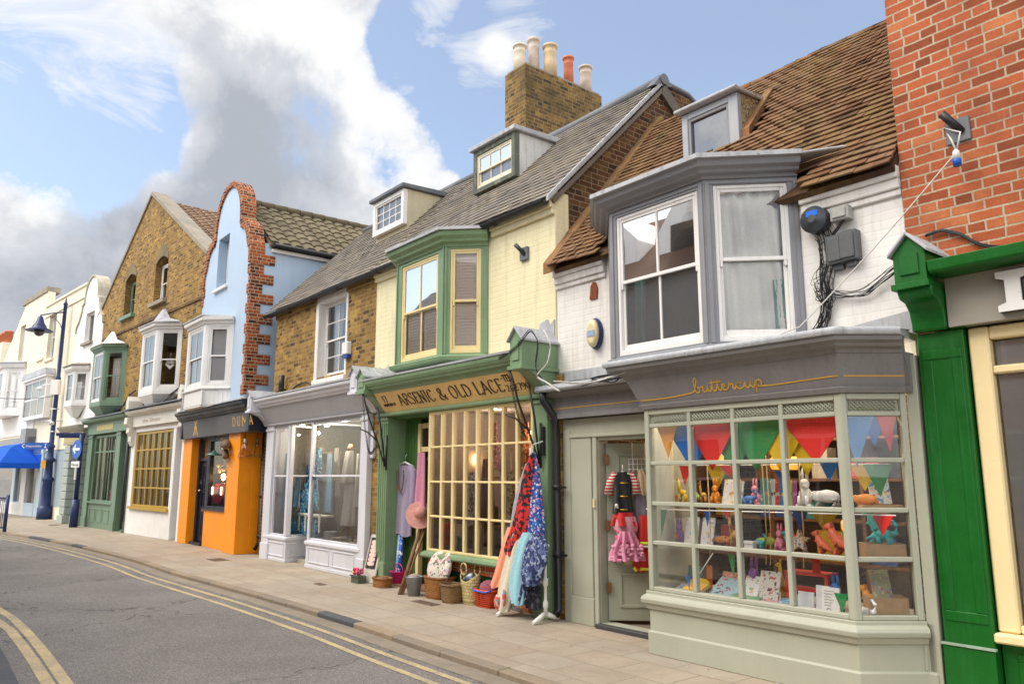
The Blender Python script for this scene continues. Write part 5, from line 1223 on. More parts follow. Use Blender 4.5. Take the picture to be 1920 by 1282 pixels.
m = MB(); m.box(s0, s0 + .5, yD - .08, yD + .2, 0, 2.8); m.box(s1 - .7, s1, yD - .08, yD + .2, 0, 2.8); m.box(s0 + .5, s1 - .7, yD - .1, yD + .2, 0, .55); m.box(s0, s1, yD - .1, yD + .2, 2.55, 2.95)
sf = part(m, 'shopfront', paleblue, h8, bev=.01)
m = MB(); m.quad((s0 + .5, yD + .05, .55), (s1 - .7, yD + .05, .55), (s1 - .7, yD + .05, 2.55), (s0 + .5, yD + .05, 2.55)); part(m, 'pane', G_SHOP, sf)
room(h8, s0 + .2, s1 - .2, yD + .25, 3.5, .05, 2.9, plain('dim_wall_g', (.18, .15, .13), .9))
m = MB(); m.box(s1 + .1, b8 - .05, yD + .0, yD + .2, .0, .5); part(m, 'plinth', render_cream, h8)
m = MB()
for k in range(14):
    w_ = (b8 - s1 - .05) / 14; m.box(s1 + .02 + k * w_, s1 + .02 + k * w_ + w_ - .012, yD - .02, yD + .12, .5, 2.6)
m.box(s1, b8, yD + .03, yD + .2, .5, 2.72); part(m, 'boarding', bluegrey, h8)
# blue awning
av = paint('royal_blue_canvas', (.012, .10, .56), .75, .08, .15, spec=.15)
a0, a1 = s0 - .3, s1 - .2; m = MB(); zt, zb = 3.05, 1.98; d_ = 1.45
arc = [(0, zt), (.5, zt - .02), (1.0, zt - .22), (d_, zb + .22), (d_ + .02, zb)]
e0 = [m.v((a0 + .9 * max(0, 1 - y / 1.0) , yD - .1 - y, z)) for y, z in arc]; e1 = [m.v((a1 - 2.4 * max(0, 1 - y / 1.3), yD - .1 - y, z)) for y, z in arc]
for i in range(4): m.f([e0[i], e1[i], e1[i + 1], e0[i + 1]])
wr = m.v((a1 - .05, yD - .1, zb)); wr2 = m.v((a1 - .05, yD - .1, zb + .22))
for i in range(4): m.f([e1[i], e1[i + 1], wr if i == 3 else wr2]) if i < 3 else m.f([e1[3], e1[4], wr, wr2])
m.f([e1[0], wr2, m.v((a1 - .05, yD - .1, zt))])
n = 16
for k in range(n):
    u0_, u1_ = a0 + (a1 - a0) * k / n, a0 + (a1 - a0) * (k + 1) / n
    m.quad((u0_, yD - .12 - d_, zb), (u1_, yD - .12 - d_, zb), (u1_ - .05, yD - .12 - d_, zb - .08), (u0_ + .05, yD - .12 - d_, zb - .08))
aw = part(m, 'awning', av, h8); so = aw.modifiers.new('cloth', 'SOLIDIFY'); so.thickness = .012

h9 = thing('terraced_house', 'cream gabled house at the left edge with white bay window and grey shop cornice', 'house', D, -14.5, yD)
l9, r9 = a8 - 9, a8 - .02; ap9 = D.P(52, 566, yD)
m = MB(); q9 = rc(D, 36, 45, 612, 680, yD); r9b = D.P(88, 585, yD)[0]
m.holes([(l9, 2.9), (r9, 2.9), (r9, ap9[1] - .1), (ap9[0], ap9[1]), (D.P(2, 690, yD)[0], D.P(2, 690, yD)[1]), (l9, 6.2)], [[(q9[0], q9[2]), (q9[1], q9[2]), (q9[1], q9[3]), (q9[0], q9[3])]], yD, yD + .3); part(m, 'wall', render_cream, h9)
m = MB(); m.box(ap9[0] - .7, r9, yD - .06, yD + .5, ap9[1] - .12, ap9[1] + .12); part(m, 'coping', stone, h9)
window(h9, T(q9[0], yD + .16, q9[2]), q9[1] - q9[0], q9[3] - q9[2], 1, 1, white, fw=.07); m = MB(); m.box(q9[0] - .15, q9[1] + .15, yD - .08, yD + .02, q9[2] - .12, q9[2] - .002); part(m, 'window_sill', render_cream, h9)
pr = D.P(42, 760, yD)[0]; P9 = [(pr - 3.8, yD), (pr - 3.0, yD - .7), (pr - .9, yD - .7), (pr - .1, yD)]; zt9 = D.P(30, 697, yD)[1]; zb9 = D.P(25, 780, yD)[1]
by = bay(h9, P9, zb9, zt9, white, [(1, .2, 1.9, zb9 + .15, zt9 - .1), (2, .15, .9, zb9 + .15, zt9 - .1)], [(-.02, zt9), (.1, zt9 + .02), (.18, zt9 + .2), (-.02, zt9 + .22)], white, lead, white)
for (M, w, h, k, o) in bay_windows():
    window(o, M, w, h, 1, 1, white, fw=.08, fname='sash_window'); curtain(o, M @ Matrix.Translation((.1, 0, .1)), w * .35, h - .2, linen, .15, 3); curtain(o, M @ Matrix.Translation((w * .6, 0, .1)), w * .35, h - .2, linen, .15, 3)
m = MB(); m.box(l9, r9, yD - .04, yD + .001, 3.5, zb9 - .06); m.box(l9, r9, .5, 7, 0, 3); part(m, 'painted_band', render_white, h9)
m = MB(); m.box(l9, r9 + .5, yD - .3, yD, 2.75, 3.35); m.box(r9 - .4, r9 + .5, yD - .4, yD, 3.0, 3.7); part(m, 'fascia', paint('grey_shop_fascia', (.3, .3, .29), .6), h9)
m = MB(); m.quad((l9, yD, .5), (r9 - .8, yD, .5), (r9 - .8, yD, 2.74), (l9, yD, 2.74)); part(m, 'pane', G_SHOP, h9)
m = MB(); m.box(r9 - .8, r9, yD - .1, yD + .2, 0, 2.74); m.box(l9, r9 - .8, yD - .1, yD + .1, 0, .5); part(m, 'shopfront', white, h9)
room(h9, l9 + .2, r9 - .2, yD + .4, 4, 3.6, 8, dark)
cpu, cpz = D.P(12, 645, 3)
m = MB(); m.box(cpu - 3, cpu + .9, 2.6, 3.4, 6, cpz); chx = part(m, 'chimney', render_cream, h9)
for du in (-2.2, -1.3, -.4, .45):
    m = MB(); m.lathe([(.26, 0), (.24, .7), (.28, .72), (.28, .82), (.2, .82)], (cpu + du, 3, cpz), 12); part(m, 'chimney_pot', potc[2], chx)
# ================================================================ ground, road, kerb, markings
kerb = [(9.0, -4.5), (3.0, 3.1), (-.05, 6.96), (-.92, 8.05), (-1.9, 9.32), (-3.41, 11.12), (-4.7, 12.56), (-6.02, 14.05), (-7.99, 16.45), (-11.67, 20.36), (-15.17, 23.55), (-21, 28.2), (-28, 33.2), (-48, 46)]
kerb = crom(kerb, 5)
RZ0 = -.055
def band(mb, line, o0, o1, z):
    """strip between two offsets of a line (positive = towards the road)"""
    rows = []
    for i, p in enumerate(line):
        a = Vector(line[max(i - 1, 0)]); b = Vector(line[min(i + 1, len(line) - 1)]); d = (b - a).normalized(); n = Vector((-d.y, d.x))
        rows.append([mb.v((p[0] + n.x * o, p[1] + n.y * o, z)) for o in (o0, o1)])
    for r, q in zip(rows, rows[1:]): mb.f([r[0], r[1], q[1], q[0]])
m = MB(); m.quad((-90, -40, RZ0), (60, -40, RZ0), (60, 90, RZ0), (-90, 90, RZ0)); structure(m, 'road', asphalt())
m = MB(); m.quad((-400, -400, -.2), (400, -400, -.2), (400, 400, -.2), (-400, 400, -.2)); structure(m, 'ground', plain('far_ground', (.2, .18, .15), .9))
m = MB(); band(m, kerb, -.13, -14, 0.0); pv = structure(m, 'pavement', paving())
# align the slab joints with the shop fronts
uvl = pv.data.uv_layers[0].data
for lp in pv.data.loops:
    c = pv.data.vertices[lp.vertex_index].co; d = (c.x - A.o[0], c.y - A.o[1])
    uvl[lp.index].uv = (d[0] * A.d[0] + d[1] * A.d[1], d[0] * A.n[0] + d[1] * A.n[1])
m = MB(); k = 0; acc = 0
def chunks(line, ln):
    out = []; cur = [Vector(line[0])]; d = 0
    for p in line[1:]:
        p = Vector(p)
        while d + (p - cur[-1]).length > ln:
            t = (ln - d) / (p - cur[-1]).length; q = cur[-1].lerp(p, t); cur.append(q); out.append(cur); cur = [q]; d = 0
        d += (p - cur[-1]).length; cur.append(p)
    out.append(cur); return out
for c in chunks(kerb, .92):
    c = [c[0], c[-1]]; d = (c[1] - c[0]); Ln = d.length; d.normalize(); n = Vector((-d.y, d.x)); c[1] = c[0] + d * (Ln - .008)
    m.t = R.choice([.05, .1, .9, .75, .8, .6, .7, .95, .65]); h = R.uniform(-.004, .004)
    lo = [(p[0] + n.x * o, p[1] + n.y * o, -.15) for p, o in ((c[0], .0), (c[1], .0), (c[1], -.14), (c[0], -.14))]; hi = [(p[0], p[1], .003 + h) for p in lo]
    m.hexa(lo + hi)
ko = structure(m, 'kerb', tilemat('kerb_stones', [(.10, .105, .12), (.16, .165, .175), (.34, .27, .19), (.40, .31, .21)], (.2, .17, .12), .5)); bevel(ko, .012)
m = MB(); band(m, kerb, .31, .38, RZ0 + .004); band(m, kerb, .53, .60, RZ0 + .004); structure(m, 'road_marking', worn_line())
m = MB(); band(m, kerb, .0, .22, RZ0 + .003); structure(m, 'gutter_strip', paint('gutter_grit', (.27, .225, .17), .9, .2, .8))
near = [gnd(x / 2, 940 + y / 2, RZ0) for x, y in ((-520, 200), (-200, 290), (0, 407), (80, 468), (160, 560), (250, 684))]
near2 = [(q[0] - .0, q[1]) for q in [gnd(x / 2, 940 + y / 2, RZ0) for x, y in ((-520, 215), (-220, 315), (0, 455), (60, 510), (120, 590), (180, 684))]]
ext = lambda l: [(2 * l[0][0] - l[1][0] * 1 - 4, 2 * l[0][1] - l[1][1] + 3)] + l + [(l[-1][0] + (l[-1][0] - l[-2][0]) * 4, l[-1][1] + (l[-1][1] - l[-2][1]) * 4)]
near = crom(ext(near)[1:], 8); near2 = crom(ext(near2)[1:], 8)
m = MB(); band(m, near, -.05, .05, RZ0 + .004); band(m, near2, -.05, .05, RZ0 + .0045); structure(m, 'road_marking', bpy.data.materials['yellow_line_paint'])
m = MB(); band(m, near2, -.35, -7, 0.0); structure(m, 'pavement', bpy.data.materials['paving_slabs'])
m = MB(); band(m, near2, -.22, -.36, .004); structure(m, 'kerb', bpy.data.materials['kerb_stones'])
iron = plain('cast_iron_cover', (.19, .13, .09), .75, .1, sc_=40, var=.4)
for (px, py, w, l, lab) in ((798, 1130, .16, .5, 'rusty iron drain cover by the baskets'), (408, 1049, .3, .5, 'iron service cover in front of the orange shop'), (600, 1095, .12, .25, 'small iron stopcock cover by the white shop'), (101, 984, .3, .4, 'iron cover near the one way sign')):
    u, y = A.G(px, py); m = MB(); m.box(u - l / 2, u + l / 2, y - w / 2, y + w / 2, -.03, .006)
    for k in range(int(l / .05)): m.box(u - l / 2 + .012 + k * .05, u - l / 2 + .04 + k * .05, y - w / 2 + .015, y + w / 2 - .015, .006, .010)
    solo(m, 'drain_cover', lab, 'drain cover', A, iron, 'iron covers in the pavement')

# ================================================================ street furniture
lampm = paint('navy_lamp_post', (.018, .035, .12), .4, .15, .4)
lx, ly = WF.G(82, 973)
t = thing('street_lamp', 'tall navy street lamp on a fluted base with bell shaded lantern', 'street lamp', WF, lx, ly, 0)
m = MB(); zt = 8.6
m.lathe([(.27, 0), (.27, .45), (.22, .48), (.19, .52), (.17, 1.45), (.21, 1.5), (.21, 1.57), (.15, 1.65), (.125, 2.2), (.20, 2.25), (.20, 2.33), (.12, 2.4), (.11, 2.75), (.14, 2.8), (.14, 2.86), (.09, 2.93), (.08, 5.5), (.10, 5.52), (.10, 5.6), (.075, 5.65), (.068, zt), (.10, zt + .02), (.045, zt + .12), (.015, zt + .3)], (lx, ly, 0), 14)
part(m, 'post', lampm, t)
ax, ay = lx - 1.35, ly + .6
m = MB(); m.tube([(lx, ly, zt - .3), (lx - .7, ly + .3, zt - .28), (ax, ay, zt - .3)], .03, 8); m.tube([(lx, ly, zt - 1.15)] + [(lx - .55 * s, ly + .24 * s, zt - 1.15 + .66 * s ** .6) for s in (.3, .6, 1)], .018, 6); m.tube([(ax, ay, zt - .3), (ax, ay, zt - .5)], .03, 6); part(m, 'bracket', lampm, t)
m = MB(); m.lathe([(.05, 0), (.1, -.05), (.17, -.3), (.26, -.42), (.28, -.5), (.52, -.62), (.5, -.64), (.24, -.54)], (ax, ay, zt - .34), 18); part(m, 'lamp_shade', lampm, t)
m = MB(); m.ball((ax, ay, zt - 1.0), .2, .2, .2); part(m, 'lantern_bowl', plain('smoked_bowl', (.06, .05, .05), .1), t)
m = MB(); m.ball((lx - .75, ly + .1, 5.15), .13, .13, .08); m.tube([(lx, ly, 5.35), (lx - .6, ly + .1, 5.3), (lx - .75, ly + .1, 5.2)], .03, 6); m.box(lx - .2, lx + .1, ly - .13, ly + .1, 4.9, 5.5); part(m, 'camera_dome', white, t)
m = MB(); m.tube([(lx - .9, ly + .2, 3.85), (lx + .5, ly - .1, 3.85)], .02, 6); m.box(lx - .13, lx + .1, ly - .14, ly + .12, 4.3, 4.34); m.box(lx - .13, lx + .1, ly - .14, ly + .12, 3.4, 3.44); m.ball((lx, ly - .1, 3.75), .1); part(m, 'banner_arm', chrome, t)
m = MB(); m.box(lx - .2, lx - .02, ly - .22, ly - .19, 1.98, 2.28); part(m, 'warning_plate', plain('yellow_plate', (.7, .36, .02), .5), t)
sgx, sgy = WF.G(66, 972)
m = MB(); MS = T(lx - 1.12, ly - .16, 2.72, .03); m.M = MS; m.prism([(0, .13), (.1, 0), (1.1, 0), (1.1, .26), (.1, .26)], 0, .05)
bsign = solo(m, 'direction_sign', 'blue arrow shaped direction sign with white lettering on the street lamp', 'sign', WF, plain('sign_blue', (.01, .09, .42), .4, var=.03))
m = MB(); plain_text(m, MS @ Matrix.Translation((.2, -.002, .085)), 'Shopmobility', .12, .62)
m.M = MS; m.ribbon([(.15, .22), (.06, .13), (.15, .04)], .015, -.004, .003); m.ball((.97, -.004, .2), .025, .004, .025); m.ribbon([(.97, .17), (.97, .1), (1.01, .04)], .014, -.004, .003); m.ribbon([(.97, .11), (.93, .04)], .014, -.005, .003); m.M = None
part(m, 'sign_lettering', plain('sign_white', (.8, .8, .8), .5, var=.02), bsign)
px_, py_ = WF.G(137, 988)
t = thing('sign_post', 'navy post with round blue one way arrow sign and small white plate', 'sign post', WF, px_, py_, 0)
m = MB(); m.tube([(px_, py_, 0), (px_, py_, .9)], .13, 10); m.tube([(px_, py_, .9), (px_, py_, 3.05)], .075, 10); part(m, 'post', lampm, t)
MS = T(px_ - .06, py_ - .10, 2.55, -.6); m = MB(); m.M = MS @ Matrix.Rotation(PI / 2, 4, 'X'); m.lathe([(.31, 0), (.31, .02)], (0, 0, 0), 28); part(m, 'round_sign', plain('sign_blue_b', (.01, .12, .50), .4, var=.03), t)
m = MB(); m.M = MS; m.prism([(-.24, 0), (-.06, .16), (-.02, .11), (-.08, .045), (.23, .045), (.23, -.045), (-.08, -.045), (-.02, -.11), (-.06, -.16)], -.035, -.022)
m.M = MS @ Matrix.Rotation(PI / 2, 4, 'X')
part(m, 'sign_arrow', bpy.data.materials['sign_white'], t)
m = MB(); m.M = MS; m.box(-.26, .26, -.02, .0, -.60, -.40); part(m, 'sign_plate', bpy.data.materials['sign_white'], t)
m = MB(); plain_text(m, MS @ Matrix.Translation((-.22, -.022, -.55)), 'One way', .13, .44); part(m, 'sign_lettering', ink, t)
m = MB(); m.box(px_ - .85, px_ + .1, py_ - .05, py_ + .04, 3.0, 3.1); m.box(px_ - .75, px_ + .1, py_ - .03, py_ + .02, 2.93, 3.0); part(m, 'sign_lamp', lampm, t)
m = MB(); m.box(px_ - .06, px_ + .0, py_ - .14, py_ - .09, 1.55, 2.0); part(m, 'sticker', white, t)
gx, gy = WF.G(8, 997)
m = MB(); du, dy = -.77, .64
for z in (.12, 1.0): m.tube([(gx, gy, z), (gx + du * 3, gy + dy * 3, z)], .03, 6)
m.tube([(gx, gy, 0), (gx, gy, 1.1)], .05, 8); m.tube([(gx + du * 3, gy + dy * 3, 0), (gx + du * 3, gy + dy * 3, 1.05)], .05, 8)
for k in range(1, 20): m.tube([(gx + du * k * .15, gy + dy * k * .15, .12), (gx + du * k * .15, gy + dy * k * .15, 1.0)], .012, 5)
solo(m, 'guard_rail', 'dark pedestrian guard rail at the kerb at the left edge', 'railing', WF, lampm)

# ================================================================ fittings on the walls
def at(px, py, y, f=A): u, z = f.P(px, py, y); return (u, y, z)
t = thing('alarm_box', 'white alarm box with blue base on the brick wall beside the sash window', 'alarm box', A, *at(652, 672, -.02)); u, y, z = at(652, 672, -.02)
m = MB(); m.box(u - .11, u + .11, -.10, -.0, z + .07, z + .30); part(m, 'case', white, t, bev=.015)
m = MB(); m.box(u - .10, u + .10, -.09, -.0, z, z + .068); part(m, 'base', plain('alarm_blue', (.01, .05, .3), .4), t, bev=.015)
u, y, z = at(1118, 652, -.02)
t = thing('alarm_box', 'oval cream alarm box with navy rim on the white wall beside the grey bay', 'alarm box', A, u, y, z)
m = MB(); m.M = T(u, -.0, z + .17) @ Matrix.Rotation(PI / 2, 4, 'X'); m.lathe([(.105, 0), (.11, .03), (.1, .06)], n=24, sy=1.75); part(m, 'rim', plain('alarm_navy', (.01, .03, .12), .3), t)
m = MB(); m.M = T(u, -.058, z + .17) @ Matrix.Rotation(PI / 2, 4, 'X'); m.lathe([(.094, 0), (.09, .035), (.06, .05)], n=24, sy=1.8); part(m, 'cover', plain('alarm_cream', (.72, .62, .36), .4, var=.04), t)
m = MB(); m.box(u - .06, u + .06, -.115, -.105, z + .13, z + .2); part(m, 'badge', plain('alarm_label', (.3, .42, .6), .5), t)
u, y, z = at(1113, 560, -.02)
m = MB(); m.prism([(u - .07, z), (u + .05, z), (u + .06, z + .13), (u + .03, z + .2), (u - .01, z + .21), (u - .05, z + .16)], -.02, .0); solo(m, 'iron_tie', 'rusted iron plate on the white wall above the oval alarm box', 'wall plate', A, plain('rust', (.22, .06, .02), .9, var=.4))
u, y, z = at(1536, 433, -.02)
t = thing('cable_drum', 'round dark grey cable drum box with blue sticker on the white wall', 'junction box', A, u, y, z)
m = MB(); m.M = T(u, -.01, z + .09) @ Matrix.Rotation(PI / 2, 4, 'X'); m.lathe([(.125, 0), (.125, .03), (.115, .035), (.115, .08), (.125, .085), (.125, .11), (.04, .112), (.035, .14)], n=24); part(m, 'case', plain('grey_plastic', (.055, .06, .07), .45), t)
m = MB(); m.box(u - .06, u + .05, -.127, -.118, z + .12, z + .17); part(m, 'sticker', plain('blue_sticker', (.0, .16, .75), .5), t)
gp = plain('grey_junction', (.09, .095, .10), .45); lg = plain('light_grey_junction', (.36, .35, .33), .5)
for (px, py, w, h, mm, lab) in ((1571, 470, .16, .26, gp, 'dark grey junction box, left of the pair on the white wall'), (1595, 462, .17, .27, gp, 'dark grey junction box, right of the pair on the white wall'), (1580, 402, .17, .13, lg, 'pale grey junction box above the pair on the white wall')):
    u, y, z = at(px, py, -.03); m = MB(); m.box(u - w / 2, u + w / 2, -.10, 0, z - h / 2, z + h / 2); m.box(u - w / 2 + .02, u + w / 2 - .02, -.115, -.1, z - h / 2 + .02, z + h / 2 - .02)
    if mm is gp: m.box(u - .04, u + .05, -.06, 0, z - h / 2 - .05, z - h / 2)
    solo(m, 'junction_box', lab, 'junction box', A, mm, None if mm is lg else 'junction boxes on the white wall', bev=.012)
def bracket(px, py, lab, s=1.0, ax=-.35):
    u, y, z = at(px, py, -.02); t = thing('flag_bracket', lab, 'flag bracket', A, u, y, z)
    m = MB(); m.box(u - .09 * s, u + .09 * s, -.04, .0, z - .1 * s, z + .1 * s); part(m, 'plate', leaddark, t, bev=.005)
    m = MB(); m.tube([(u + .03, -.03, z - .02), (u - .07 * s, -.14 * s, z + .14 * s)], .032 * s, 8); part(m, 'socket', black, t); return u, z
bracket(983, 476, 'black flag pole bracket on the cream wall right of the green bay', .9)
bu, bz = bracket(1797, 246, 'black flag pole bracket on the orange red brick wall', 1.0)
bub, bzb = at(1794, 300, -.16)[0], at(1794, 300, -.16)[2]
t = thing('rope_connector', 'blue and white cable connector hanging by white rope from the bracket on red brick', 'connector', A, bub, -.16, bzb - .05)
m = MB(); m.lathe([(.03, 0), (.034, .05), (.03, .055)], (bub, -.16, bzb - .05), 10); part(m, 'plug', plain('plug_blue', (.0, .1, .5), .4), t)
m = MB(); m.lathe([(.03, 0), (.026, .06), (.012, .08)], (bub, -.16, bzb + .006), 10); part(m, 'cap', white, t)
m = MB(); m.tube([(bub, -.16, bzb + .08), (bu - .02, -.13, bz - .1), (bu - .07, -.12, bz + .02), (bu + .05, -.13, bz - .06), (bub + .01, -.16, bzb + .08)], .008, 6); part(m, 'rope', cablew, t)
e = at(1500, 612, -.3); m = MB(); a = (bub, -.16, bzb + .06)
pts = [[a[q] + (e[q] - a[q]) * i / 14 - (.03 * math.sin(PI * i / 14) if q == 2 else 0) for q in range(3)] for i in range(15)]; f_ = at(1400, 652, -.6)
pts += [[e[q] + (f_[q] - e[q]) * i / 8 for q in range(3)] for i in range(1, 9)]
m.tube(pts, .006, 5); solo(m, 'white_rope', 'long white cord strung from the red brick wall down to the grey shop roof', 'cord', A, cablew)
pl = lambda y, *P: [at(px, py, y) for px, py in P]
wires('cable_bundle', 'thick tangle of black cables hanging below the cable drum on the white wall', A, pl(-.05, (1545, 440), (1550, 480), (1548, 530), (1552, 570), (1545, 610), (1520, 640)), 16, .055, .0048, wild=.7)
wires('cable_bundle', 'black cables looping right across the white wall to the emerald bracket', A, pl(-.05, (1548, 545), (1580, 552), (1620, 548), (1660, 515), (1700, 484)), 7, .03, .004, wild=.5)
wires('cable_bundle', 'short black cables fanned beneath the pale grey junction box', A, pl(-.05, (1582, 415), (1565, 440), (1552, 470)), 6, .04, .006)
wires('cable_loops', 'loose thin wire loops left of the thick cable tangle', A, pl(-.07, (1548, 500), (1525, 520), (1530, 545), (1552, 530), (1558, 560), (1530, 560), (1525, 540), (1550, 575)), 4, .05, .0032, wild=.8)
wires('cable_bundle', 'white and black cables lying along the grey shop roof under the upper bay', A, pl(-.72, (1530, 632), (1440, 655), (1330, 668), (1230, 690), (1160, 705), (1110, 712)), 8, .03, .006)
wires('white_cable', 'pale cable lying along the grey shop roof', A, pl(-.80, (1480, 640), (1330, 662), (1200, 690), (1100, 722), (1040, 715)), 3, .03, .006, cablew)
wires('cable_bundle', 'black cables on the red brick wall above the emerald cornice', A, pl(-.05, (1735, 440), (1765, 430), (1800, 437), (1830, 455), (1870, 462), (1960, 455)), 5, .018, .008)
wires('cable_bundle', 'black cables draped over the right green console of the cream house', A, pl(-.62, (935, 672), (970, 650), (995, 615), (1010, 640), (1003, 690), (1020, 715), (1045, 728)), 4, .018, .005)
wires('white_cable', 'white cable looped over the right green console', A, pl(-.64, (1020, 618), (1034, 645), (1028, 680), (1004, 705), (1025, 716), (1050, 733)), 2, .01, .007, cablew)
wires('white_cable', 'white cable looped over the left green console above the white shop', A, pl(-.60, (700, 690), (706, 700), (718, 706), (735, 702)), 2, .006, .006, cablew)
wires('cable_bundle', 'black cable looping under the grey bay beside the door', A, pl(-.45, (1090, 722), (1120, 712), (1150, 715), (1160, 708)), 4, .02, .006)
wires('cable_bundle', 'dark cables under the white upper bay of the gabled house', B, [B.P(300, 745, .1)[:1] + (.1, B.P(300, 745, .1)[1]), (-2.4, -.1, 3.65), (-1.3, .08, 4.05), (-.6, .1, 4.2)], 3, .04, .01)
wires('cable_bundle', 'dark cables under the green upper bay of the gabled house', B, [(-7.0, .0, 3.75), (-6.2, .08, 3.85), (-5.6, .08, 4.2), (-5.0, .08, 4.3)], 3, .04, .012)
wires('street_cable', 'thin cable spanning from the cream house to the street lamp', WF, [(lx - 6, ly + 4, 5.2), (lx - 2, ly + 1.4, 4.85), (lx, ly, 4.85)], 1, .0, .015)
u, y, z = at(533, 735, -.03)
m = MB(); m.tube([(u, -.1, z), (u, -.1, z + .35)], .06, 10); m.tube([(u, -.1, z + .05), (u, 0, z + .05)], .02, 6); solo(m, 'flag_socket', 'short black pole socket on the brick wall above the white shop', 'bracket', A, black)
wires('cable_bundle', 'dark cable looping on the brick wall above the white shop', A, pl(-.03, (540, 740), (555, 722), (575, 715), (590, 728)), 3, .03, .009)
# iron awning brackets with chains
def chain(mb, a, b, sag, n=26):
    for i in range(n):
        t_ = i / n; p = [a[q] + (b[q] - a[q]) * t_ for q in range(3)]; p[2] -= sag * math.sin(PI * t_)
        mb.M = Matrix.Translation(p) @ Matrix.Rotation((i % 2) * PI / 2, 4, 'Z'); mb.tube([(.014 * math.cos(w_), 0, .022 * math.sin(w_)) for w_ in [2 * PI * k / 8 for k in range(9)]], .004, 4)
    mb.M = None
for (base, lab, ch_) in (((-10.95, -.30), 'wrought iron awning bracket with hanging chain on the left green pilaster', True), ((-7.20, -.30), 'wrought iron awning bracket with chain on the right green pilaster', True)):
    bu_, by_ = base; t = thing('awning_bracket', lab, 'bracket', A, bu_, by_, 1.7)
    m = MB(); m.tube([(bu_ + .05, by_ + .07, 1.75), (bu_ + .05, by_ + .07, 2.3)], .018, 6); m.tube([(bu_ + .05, by_ + .05, 1.8), (bu_ - .02, by_ - .06, 2.2), (bu_ - .05, by_ - .2, 2.55), (bu_ - .05, by_ - .28, 2.8), (bu_ - .1, by_ - .3, 2.95)], .014, 6); m.tube([(bu_ - .02, by_ - .05, 2.2), (bu_ - .1, by_ - .2, 2.35), (bu_ - .2, by_ - .28, 2.4)], .012, 6)
    m.tube([(bu_ + .05, by_ + .05, 1.82), (bu_ + .08, by_ - .05, 2.35), (bu_ + .06, by_ - .12, 2.75)], .014, 6); part(m, 'arm', black, t)
    m = MB(); chain(m, (bu_ - .1, by_ - .31, 2.95), (bu_ - .02, by_ - .1, 2.1), .42 if bu_ < -9 else .12, 44); part(m, 'chain', black, t)
m = MB(); m.box(-7.11, -7.09, -.24, -.2, 1.9, 2.25); solo(m, 'hook_bar', 'black iron hook bar fixed to the right green pilaster', 'hook', A, black)
# ================================================================ goods
def cloth(mb, u0, u1, z0, z1, y, top=1.0, dep=.05, folds=5, amp=.018, hem=0.0, mid=None, n=36):
    """a hanging garment or scarf: flattened tube with folds; top = width at the top relative to the hem"""
    uc = (u0 + u1) / 2; W_ = (u1 - u0) / 2; ph = R.random() * 6
    def fn(s, t):
        a = 2 * PI * s; k = top + (1 - top) * t
        if mid: k *= 1 + mid * math.sin(PI * t)
        rip = amp * (.3 + t) * math.sin(folds * a + ph + 1.3 * t)
        return (uc + (W_ * k + rip) * math.cos(a), y + (dep * (.5 + .6 * t) + rip) * math.sin(a), z1 + (z0 - z1) * t + hem * math.sin(3 * a + ph) * t * t)
    mb.grid(fn, n, 14, closed=True)
def fabric(name, c, v=.12): return plain(name, c, .9, sc_=35, var=v, bmp=.3, sheen=.3)
lilac = fabric('lilac_knit', (.30, .25, .36)); coral = fabric('coral_cloth', (.86, .30, .16)); palecream = fabric('cream_gauze', (.66, .60, .46)); aqua = fabric('aqua_gauze', (.28, .56, .64))
slatec = fabric('slate_cloth', (.10, .11, .14)); redblack = speckle('red_black_print', (.012, .01, .012), [(.55, .02, .02)], 19, .85, .48)
bluep = speckle('blue_novelty_print', (.02, .06, .30), [(.55, .70, .8), (.6, .06, .1), (.03, .2, .5), (.6, .35, .4)], 24, .85, .6)
navyp = speckle('navy_floral_print', (.02, .03, .11), [(.30, .36, .48), (.10, .14, .3)], 20, .85, .55); greyp = fabric('grey_knit', (.36, .37, .42))
pinkf = fabric('rose_chiffon', (.55, .20, .30)); floral = speckle('floral_cotton', (.68, .62, .52), [(.5, .14, .16), (.1, .14, .1), (.35, .3, .4)], 16, .8, .6)
wick = weave('orange_wicker', (.48, .19, .04), (.12, .04, .01)); wickb = weave('brown_wicker', (.33, .19, .07), (.08, .04, .015)); wickc = weave('cream_woven', (.66, .53, .24), (.28, .2, .07), .045, .04)
redpl = plain('red_orange_plastic', (.62, .07, .015), .45); galv = plain('galvanised', (.32, .35, .38), .4, .7, sc_=8); magenta = plain('magenta_plastic', (.65, .02, .22), .4)
def hang_rc(xl, xr, yt, yb, y): return rc(A, xl, xr, yt, yb, y)
# lilac cardigan in the lobby
u0, u1, z0, z1 = hang_rc(738, 779, 872, 1003, .05)
t = thing('cardigan', 'long lilac cardigan on a white hanger in the green shop lobby', 'cardigan', A, (u0 + u1) / 2, .05, z0)
w = u1 - u0; m = MB(); cloth(m, u0 + w * .16, u1 - w * .16, z0, z1, .05, 1.05, .06, 6, .012, .02)
for s in (-1, 1):
    ue = (u0 + u1) / 2 + s * w * .42
    m.tube([((u0 + u1) / 2 + s * w * .26, .05, z1 - .02), (ue, .04, z1 - .12), (ue + s * .02, .03, z1 - .5), (ue + s * .03, .02, z1 - .85)], [.045, .06, .055, .05], 10)
part(m, 'knit', lilac, t)
m = MB(); m.tube([((u0 + u1) / 2 + .10 * math.cos(a), -.035 - .01 * math.sin(a), z1 - .08 + .34 * min(0, math.sin(a))) for a in [PI + PI * i / 12 for i in range(13)]], .012, 6); part(m, 'necklace', wood, t)
